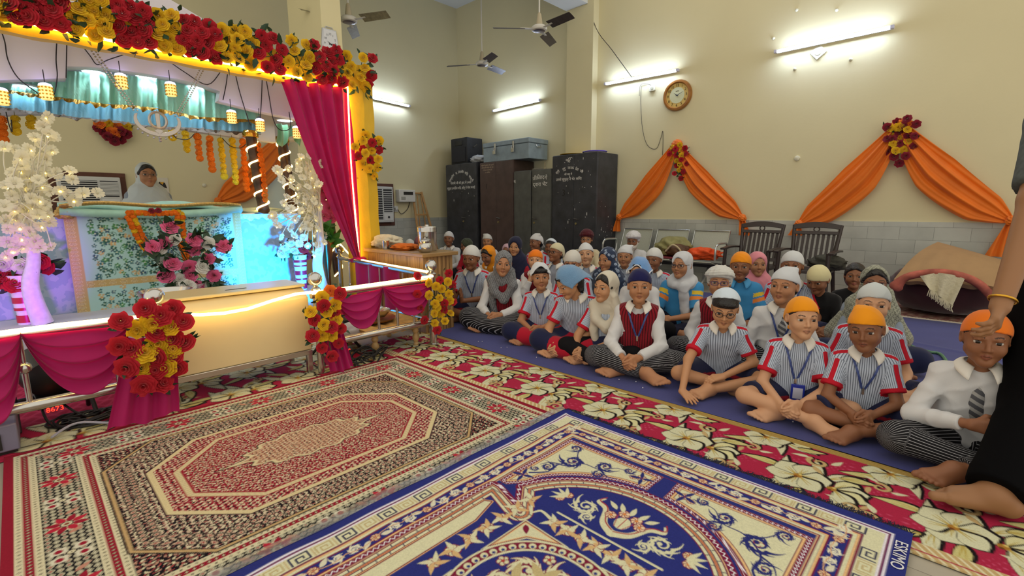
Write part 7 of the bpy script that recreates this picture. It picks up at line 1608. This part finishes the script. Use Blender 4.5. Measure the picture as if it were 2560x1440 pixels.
        if len(cover) > 2 and cover[-1] == 'paisley':
            mcl = PAISM
            def colf2(v, ids, j):
                cols = np.tile(lin('1d2f4e'), (len(v), 1)); rr = random.Random(3)
                for k in range(260):
                    p = v[rr.randrange(len(v))]; d = np.sqrt(((v-p)**2).sum(1)); R_ = rr.uniform(.01,.017); cols[d < R_] = lin('aab9cc'); cols[d < R_*.6] = lin('2a4a78'); cols[d < R_*.3] = lin('b9c6d4')
                return cols, np.zeros(len(v)), np.zeros(len(v))
            hcov = .0052
        if len(cover) > 2 and cover[-1] == 'knit':
            colf2 = lambda v, i, j: (np.where((np.sin(v[:,0:1]*330+np.sin(v[:,2:3]*300)*1.5)*np.sin(v[:,2:3]*420+v[:,1:2]*150) > .1), np.array(lin(cc))*.42, np.array(lin(cc))), np.zeros(len(v)), np.zeros(len(v)))
            hcov = .0052
    elif ct in ('turban', 'tallturban'):
        nm = 'turban'; hgt = .085 if ct == 'tallturban' else .07
        CQ.ell(T((0,.018,.058)), V(.094,.112,hgt)*hu, R, cut=clip((0,-.09,.048), (0,-.35,-.94)), k=.005); CQ.ell(T((0,.03,.01)), V(.086,.09,.06)*hu, R, cut=clip((0,.0,-.03), (0,-.4,-.9)), k=.02)
        for k in range(5): z = .048+k*.017; rr_ = 1-.12*k*k*.35; CQ.chain([T((.096*rr_*math.sin(a),-.112*rr_*math.cos(a)+.018,z+.02*math.cos(a)*(1-.2*k)+.004*math.sin(3*a+k))) for a in np.linspace(-PI, PI, 17)], [.0085*hu]*17, k=.006*hu)
    if ct == 'towel':
        w_, h_ = cover[2] if len(cover) > 2 else (.13, .15)
        def tf(u, v):
            x, y = (u-.5)*2*w_, (-.052 if w_ < .11 else -.07)+v*2*h_; x1, y1 = x, y-.02; rr_ = math.hypot(x1/.09, y1/.111); z = .126*math.sqrt(max(0, 1-min(rr_, .93)**2)) if rr_ < .93 else .126*.367-(rr_-.93)*.085
            sc_ = 1 if rr_ < 1 else (1+(rr_-1)*.35)/rr_; return T((x1*sc_, y1*sc_+.02, z+.004+.004*math.sin(u*14+v*9)))
        m2 = mat('towel_'+cc, cc, .95, bump=.5, bscale=220, sheen=.5, var=.08); tw = obj('head_towel', MB().grid(tf, 34, 34, .005), m2, root, local=True, sharp=180)
        if 'hem' in cover:
            hm = [tf(u, 0) for u in np.linspace(0, 1, 20)]+[tf(1, v) for v in np.linspace(0, 1, 20)]+[tf(u, 1) for u in np.linspace(1, 0, 20)]+[tf(0, v) for v in np.linspace(1, 0, 20)]; obj('hem', MB().tube(hm, .005, 6), mat('hem_white', 'e4e8ee', .8), tw, local=True)
    elif CQ.p: garment(nm, CQ, mcl, colf2, hcov, wv, 9, ff)
    # --- glasses, beard
    if glasses:
        mb = MB(); c0 = []
        for sg in (-1, 1):
            rx, rz = (.0205, .0165) if 'round' in glasses else (.0225, .0145); n = 20; pts = []
            for k in range(n):
                g = 2*PI*k/n; pw = 1 if 'round' in glasses else .6; cx, cz = math.cos(g), math.sin(g); cx = math.copysign(abs(cx)**pw, cx); cz = math.copysign(abs(cz)**pw, cz); pts.append(T((sg*.031+rx*cx, -.0905+.012*abs(sg*.031+rx*cx)/.05*.8, .004+rz*cz)))
            mb.tube(pts, .0017*hu if 'thin' not in glasses else .001*hu, 6, close=True); mb.tube([T((sg*.053,-.08,.008)), T((sg*.072,-.03,.01)), T((sg*.075,.01,.006))], .0014*hu, 5)
        mb.tube([T((-.0095,-.0915,.006)), T((0,-.0945,.008)), T((.0095,-.0915,.006))], .0016*hu, 5)
        gc = glasses[0]; gl = obj('glasses', mb, mat('glasses_'+gc, gc, .25, metal=.5 if 'thin' in glasses else 0), root, local=True)
        for sg in (-1, 1):
            obj('lens', MB().grid(lambda u, v: T((sg*.031+.019*(u-.5)*2*math.sqrt(max(.0, 1-(v-.5)**2*3.2)), -.0895+.006*abs(u-.5+.3*sg), .004+.0125*(v-.5)*2)), 8, 8), mat('lens_glass', 'dfe4f0', .05, trans=.95, spec=.9, alpha=.25), gl, local=True, sharp=180)
    if beard and beard[0] != 'stubble':
        BQ = Sdf(); bl_ = beard[1]; 
        for sg in (-1, 1): BQ.cap(T((sg*.055,-.02,-.035)), T((sg*.03,-.065,-.08)), .022*hu, .028*hu, k=.02)
        BQ.cap(T((0,-.07,-.085)), T((0,-.07-.01,-.085-bl_)), .034*hu, .02*hu, k=.02); BQ.cap(T((-.026,-.078,-.05)), T((0,-.091,-.041)), .007*hu, .008*hu, k=.008); BQ.cap(T((.026,-.078,-.05)), T((0,-.091,-.041)), .007*hu, .008*hu, k=.008)
        BQ.ell(T((0,-.1,-.053)), V(.015,.016,.006)*hu, R, k=.004, op='s')
        v, q = BQ.mesh(h_head*1.4, mod=wrinkle(.002*hu, seed, 110)); me = npmesh('beard', v, q); me.materials.append(mat('beard_'+beard[0], beard[0], .7, var=.25, vscale=60, bump=.6, bscale=110)); obj('beard', me, None, root, local=True)
    return root, dict(T=T, R=R, hu=hu, s=s, nb=nb, W=W, base=base)
O1, WH, GRY, CRE = 'f09a16', 'd2d3d0', '8b8d92', 'd9d2a6'
# front row, from the right
person('boy in white shirt and tie under an orange head cloth, by the standing adult', 2476, 778, 2.72, 190, 0, 'd', (-4,6,0), .05, ('patka','ee7a1a',.055), top='white', arms='chest', extra=('tie',), cross=-1)
person('small boy in peaked orange head cloth, striped shirt and lanyard looking sideways at the camera', 2183, 764, 2.82, 199, 0, 'd', (-20,8,-5), .06, ('peak',O1,(-.02,.02)), bottom='shorts', hand_at=(-.03,-.33,.12), extra=('lanyard',), cross=-1)
person('boy in smooth orange head cloth and striped shirt wearing a blue card on a lanyard', 2008, 748, 2.8, 198, 0, 'f', (14,2,0), .05, ('patka',O1,.058), bottom='shorts', hand_at=(-.04,-.36,.1), extra=('lanyard','card'))
person('boy in round black glasses and pale cap leaning over with one hand on the cloth', 1815, 724, 2.85, 206, 0, 'l', (-6,20,2), .13, ('cap','cfdde8'), 'fringe', bottom='shorts', arms='floor', glasses=('15161a','round'), cross=-1)
person('boy in navy head cloth, red knitted vest and lanyard, hands clasped at the front', 1600, 671, 2.86, 206, 0, 'm', (4,2,0), .05, ('patka','15154a',.052), top='vest', bottom='trousers', hand_at=(-.03,-.36,.11), extra=('lanyard',))
person('girl in cream white dupatta over dark hair looking towards the stage, front row', 1515, 680, 2.88, 194, 0, 'l', (-20,4,4), .05, ('veil','d3ccba','loose'), 'long', bottom='black', hand_at=(-.12,-.34,.08), girl=True)
person('hunched child with a blue towel over the head and red skirt', 1440, 657, 2.84, 205, 0, 'l', (-42,34,0), .12, ('towel','6f9bc4',(.13,.15)), 'long', bottom='skirt', hand_at=(-.12,-.34,.06), girl=True)
person('small girl with a white cloth on her dark hair and striped shirt, red skirt', 1352, 662, 2.98, 212, 0, 'm', (14,2,-4), .04, ('towel','dfe5ea',(.10,.12)), 'fringe', bottom='skirt', hand_at=(-.03,-.3,.12), extra=('lanyard',), girl=True)
person('girl in grey knitted headscarf and maroon vest with pinstriped skirt', 1253, 624, 3.05, 212, 0, 'm', (14,4,6), .06, ('scarf','85878b','loose','knit'), None, top='vest', bottom='longskirt', hand_at=(-.03,-.33,.12), girl=True)
person('boy with closed eyes and white head cloth joining his hands in prayer beside the table', 1178, 608, 3.12, 214, 0, 'd', (-8,12,2), .05, ('patka',WH,.05), bottom='shorts', arms='pray', hand_at=(-.08,-.25,.2), extra=('lanyard',))
# second row
person('boy in white head cloth and striped shirt directly behind the peaked orange head cloth', 2190, 708, 3.25, 195, 1, 'f', (-4,4,0), .03, ('patka','cbd2d2',.055), bottom='shorts', arms='down')
person('boy in white shirt, grey tie and white peaked head cloth behind the glasses boy', 1968, 658, 3.35, 198, 0, 'm', (-22,0,0), .04, ('peak','ced2d6',(.022,.035)), top='white', bottom='trousers', extra=('tie','lanyard'), arms='down')
person('boy in white turban cloth, blue framed glasses and maroon vest, second row', 1802, 655, 3.45, 200, 0, 'm', (0,-2,0), .04, ('turban','cfcfc9'), top='vest', bottom='trousers', glasses=('27307a','square'), arms='down')
person('girl in white wrapped scarf, glasses and blue shirt with striped sleeves', 1708, 625, 3.95, 196, 0, 'm', (-18,2,0), .03, ('scarf','c9ccd0','wrap'), None, top='polo', bottom='darktrousers', hand_at=(-.1,-.3,.13), glasses=('2a2030','square'), girl=True)
person('boy in orange head cloth and blue polo shirt with yellow and orange sleeves', 1855, 625, 4.2, 200, 0, 'd', (-4,6,0), .03, ('patka','ee9218',.048), top='polo', bottom='darktrousers', arms='down')
person('girl hidden behind the navy head cloth, blue hemmed towel on her head, glasses', 1600, 645, 3.65, 200, 1, 'l', (-6,10,0), .05, ('towel','6da0dc',(.125,.14),'hem'), 'long', top='white', bottom='black', glasses=('b05a6a','thin'), girl=True)
person('child in white headscarf half hidden behind the blue towel', 1432, 622, 3.55, 210, 1, 'm', (-4,8,0), .04, ('patka','d2cfc6',.03), None, bottom='black', glasses=('6a3038','thin'))
person('boy in plain orange head cap and maroon vest holding his chin', 1338, 624, 3.75, 212, 1, 'f', (4,-2,0), .04, ('patka','f07f1a',.045), 'short', top='vest', bottom='trousers', arms='chin')
person('girl under an orange scarf with bowed head behind the grey headscarf', 1226, 611, 3.9, 216, 1, 'd', (-30,22,0), .06, ('veil','ee951c'), 'long', top='white', bottom='black', girl=True)
# third row and behind
person('girl in navy and white paisley headscarf looking towards the stage', 1522, 614, 3.95, 196, 1, 'm', (-18,8,0), .04, ('scarf','1d2f4e','loose','cape','paisley'), None, top='grey', bottom='black', girl=True)
person('boy in white pointed head cloth and striped shirt before the bearded man', 1468, 600, 4.15, 208, 1, 'f', (2,-2,-6), .03, ('peak','d2d5d6',(0,.03)), bottom='shorts')
person('boy in square white head cloth beside the paisley headscarf', 1563, 607, 4.5, 202, 1, 'm', (0,4,0), .04, ('peak','cfd2d6',(.035,.03)), bottom='shorts')
person('boy in white head cloth and red banded shirt between blue towel and white scarf', 1637, 618, 4.45, 200, 1, 'd', (-12,6,0), .03, ('patka',WH,.05), bottom='shorts')
person('boy in cream cap and glasses with upturned face in profile, third row', 1388, 606, 4.3, 190, 1, 'd', (-14,-8,0), .03, ('patka','d2cba8',.05), bottom='shorts', glasses=('202024','square'))
person('girl in navy hood with bright red sleeves in front of the low cupboard', 1286, 589, 4.4, 212, 1, 'l', (0,8,4), .04, ('hood','20223c','cape'), 'long', top='red', bottom='black', girl=True)
person('child in a flowered white scarf peeping from behind the navy hood', 1268, 612, 4.9, 215, 2, 'd', (-10,4,0), .03, ('scarf','c9a5b0'), None, top='red', bottom='black', girl=True)
person('boy in white folded cap turned to the stage before the low cupboard', 1342, 578, 5.1, 190, 2, 'd', (-24,4,-4), .03, ('peak','d0d0ce',(.03,.02)), bottom='shorts')
person('child in pale blue white cap behind the boy in the cream cap', 1377, 597, 5.2, 205, 2, 'd', (-8,4,0), .03, ('cap','d3dde2'), bottom='shorts')
person('child in tall white cap before the brown cupboard', 1218, 581, 5.3, 216, 2, 'm', (0,4,0), .03, ('peak','cfcfc8',(-.03,.02)), top='white', bottom='black')
person('child in olive green scarf and dark red top before the black corner cupboard', 1170, 596, 4.9, 200, 2, 'd', (-40,16,0), .05, ('scarf','4c5340','knit'), None, top='red', bottom='black', girl=True)
person('boy in white shirt and white cap seated behind the table by the canister', 1121, 576, 4.9, 218, 2, 'd', (0,2,0), .02, ('patka','d0d0d0',.05), top='white', bottom='black')
person('girl in mauve headscarf half hidden behind the steel canister', 1047, 590, 4.3, 222, 2, 'd', (20,6,0), .03, ('scarf','8d5a66'), None, top='grey', bottom='black', girl=True)
person('child bowed under a white cloth behind the orange cloth on the table', 1024, 597, 4.5, 222, 2, 'd', (10,30,0), .05, ('scarf','dcdcd6'), None, top='white', bottom='black')
person('girl in pink headscarf behind the boy in the blue polo shirt', 1895, 628, 4.75, 200, 2, 'm', (10,4,0), .03, ('scarf','d98a96','cape'), None, top='red', bottom='black', girl=True)
person('boy in white head cloth and striped shirt before the farther brown armchair', 1985, 622, 4.35, 198, 1, 'd', (-10,2,0), .03, ('patka','ced1d2',.045), bottom='shorts', extra=('lanyard',), arms='down')
person('child bowed under a cream head cloth beside the farther armchair', 2057, 660, 4.4, 195, 1, 'd', (-26,24,0), .06, ('patka','d9d0a0',.03), None, top='black', bottom='black')
person('bareheaded girl in black top smiling by the tiled wall', 2141, 660, 4.8, 192, 1, 'd', (-4,4,0), .03, ('none','000000'), 'long', top='black', bottom='black', girl=True)
person('girl in grey patterned headscarf and glasses behind the white head cloth', 2191, 664, 4.05, 194, 1, 'd', (0,2,0), .04, ('veil','a3a592','loose','cape','knit'), 'long', top='grey', bottom='skirt', glasses=('5a3038','square'), girl=True)
# grown-ups
person('bearded man in maroon turban, glasses and beige kurta before the tallest cupboard', 1467, 563, 5.7, 208, 1, 'm', (0,2,0), .03, ('tallturban','4c1018'), None, top='kurta', bottom='whitepants', glasses=('8a7a5a','thin'), beard=('17120f',.02))
person('old man with long white beard and white turban on the bench side', 1585, 568, 6.05, 205, 1, 'd', (-10,10,0), .05, ('turban','d2d0d0'), None, top='whitekurta', bottom='whitepants', glasses=('55504a','thin'), beard=('cfc8ba',.13))
q = P(360, 405, 1, 6.15)
person('woman in white veil, glasses and grey dress seated behind the altar', 360, 405, 0, 270, 1, 'm', (6,2,0), .05, ('veil','c9d2d2','cape'), 'long', top='grey', bottom='whitepants', glasses=('7a6a60','thin'), girl=True, s=1.2, at=(q[0], 6.2, q[2]-.67*1.2-.01))
tag(obj('raised_seat', MB().box((.45,5.75,.0),(1.6,6.8,q[2]-.815)), mat('step_cloth'), bev=.01), 'cloth covered raised seat behind the altar under the woman', 'seat')
# ---- the standing adult at the right edge of the picture
def standing():
    D = 1.72; S = Sdf(); W_ = Sdf(); Tq = Sdf(); an = P(2475, 1292); an[2] = .085; kn = PD(2590, 1000, 1.86); hip = PD(2640, 660, 1.95)
    root = thing('person', 'standing adult in black trousers reaching down, cut by the right picture edge', 'person', (an[0], an[1], 0))
    toe = nrm(P(2300, 1262)-P(2470, 1300)); foot(S, an, toe, V(0,0,1)-.35*toe, 1.22, -1)
    an2 = an+V(.25,-.38,0); kn2 = kn+V(.16,-.24,0); hip2 = hip+V(.1,-.15,0); foot(S, an2, toe, V(0,0,1), 1.22, 1)
    S.chain([an, kn, hip], [.042,.055,.08], k=.03); S.chain([an2, kn2, hip2], [.042,.055,.08], k=.03)
    pel = (hip+hip2)/2; chest = PD(2750, 330, 1.95); neck = chest+V(0,0,.26); S.chain([pel, chest, neck], [.13,.15,.06], k=.05); S.ell(neck+V(-.03,.03,.14), V(.085,.09,.12), k=.03)
    shd = PD(2640, 300, 1.85); elb = PD(2590, 500, 1.76); wr = PD(2500, 768, 1.70); S.chain([chest, shd, elb], [.12,.06,.05], k=.04); S.chain([elb, wr], [.048,.03], k=.02)
    kd = _r2; hand(S, wr, nrm(PD(2470, 860, 1.66)-wr), nrm(-kd*.6-_u2*.2+_fw*.5), 1, .5, 1.08)
    v1, q1 = S.mesh(.0034, wr-.14, wr+.13); c_f = an+toe*.07; v3, q3 = S.mesh(.0042, c_f-.16, c_f+.16); v2, q2 = S.mesh(.011); ct = v2[q2].mean(1)
    kp = ~((ct > wr-.132) & (ct < wr+.122)).all(1) & ~((ct > c_f-.152) & (ct < c_f+.152)).all(1)
    v = np.concatenate([v1, v3, v2]); q = np.concatenate([q1, q3+len(v1), q2[kp]+len(v1)+len(v3)])
    me = npmesh('body', v, q, cols=np.tile(lin('9a6f4c'), (len(v), 1))); me.materials.append(SKINM); obj('body', me, None, root)
    for a, k, h in ((an, kn, hip), (an2, kn2, hip2)): e = an-an; cut = [(a+V(.0,0,.03), nrm(a-k))]; W_.cap(a, k, .085, .095, k=.03, cut=cut); W_.cap(k, h, .095, .14, k=.05)
    W_.ell(pel, V(.17,.17,.15), k=.06); v, q = W_.mesh(.009, mod=wrinkle(.004, 5, 22)); me = npmesh('trousers', v, q); me.materials.append(mat('trousers_black', '08080a', .95, spec=.1)); obj('trousers', me, None, root)
    Tq.chain([pel+V(0,0,.05), chest], [.17,.18], k=.05); Tq.cap(chest, shd, .15, .085, k=.05); Tq.cap(shd, elb, .085, .075, k=.03, cut=[(shd+(elb-shd)*.86, nrm(elb-shd))]); Tq.cap(chest, neck-V(0,0,.06), .14, .08, k=.05)
    v, q = Tq.mesh(.011, mod=wrinkle(.004, 6, 22)); me = npmesh('shirt', v, q); me.materials.append(mat('shirt_dark_grey', '4a504e', .85, var=.3, vscale=40)); obj('shirt', me, None, root)
    tk = []; d = nrm(wr-elb); u = nrm(np.cross(d, V(0,0,1))); w = np.cross(d, u)
    for k in range(24): g = k*PI/12; tk.append(wr-d*.03+.037*(math.cos(g)*u+math.sin(g)*w))
    obj('gold_bangle', MB().tube(tk, .0042, 8, close=True), mat('gold'), root)
    HQ = Sdf(); HQ.ell(neck+V(-.02,.03,.18), V(.095,.1,.1), k=.01); v, q = HQ.mesh(.012); me = npmesh('hair', v, q); me.materials.append(HAIRM); obj('hair', me, None, root)
standing()
# ---------------------------------------------------------------- stage spotlights
def spot(name, loc, tgt, col, e, ang, blend=.6, r=.05):
    l = bpy.data.lights.new(name, 'SPOT'); l.energy = e; l.color = lin(col); l.spot_size = math.radians(ang); l.spot_blend = blend; l.shadow_soft_size = r
    o = bpy.data.objects.new(name, l); COL.objects.link(o); o.location = loc; o.rotation_euler = (Vector(tgt)-Vector(loc)).to_track_quat('-Z', 'Y').to_euler(); return o
spot('cyan_beam', (1.66,3.66,.3), (1.72,4.88,.66), '00a8ff', 300, 50); spot('violet_beam', (-.02,3.6,.36), (-.12,4.7,.72), 'c040ff', 38, 52)
for x, y in ((233,176),(365,188),(485,214)):
    c = P(x, y, 1, 4.97); spot('downlight_beam', c-V(0,0,.03), c+V(0,-.05,-1), 'e8f4ff', 8, 120, .8)
# ---------------------------------------------------------------- camera, light, view
cd = bpy.data.cameras.new('camera'); co = bpy.data.objects.new('camera', cd); COL.objects.link(co)
Mc = Matrix(((_r2[0], _u2[0], -_fw[0], 0), (_r2[1], _u2[1], -_fw[1], 0), (_r2[2], _u2[2], -_fw[2], 1.1), (0, 0, 0, 1))); co.matrix_world = Mc
cd.sensor_width = 36; cd.lens = CF*36/2560; cd.clip_start = .02; SC.camera = co
w = bpy.data.worlds.new('room_light'); SC.world = w; w.use_nodes = True
w.node_tree.nodes['Background'].inputs[0].default_value = (*lin('fff6e6'), 1); w.node_tree.nodes['Background'].inputs[1].default_value = .98
SC.view_settings.view_transform = 'Standard'; SC.view_settings.look = 'None'; SC.view_settings.exposure = 0; SC.view_settings.gamma = 1
SC.cycles.max_bounces = 4; SC.cycles.diffuse_bounces = 2; SC.cycles.glossy_bounces = 2; SC.cycles.transmission_bounces = 3; SC.cycles.transparent_max_bounces = 6
SC.cycles.adaptive_threshold = .025; SC.cycles.caustics_reflective = False; SC.cycles.caustics_refractive = False; SC.cycles.sample_clamp_indirect = 4
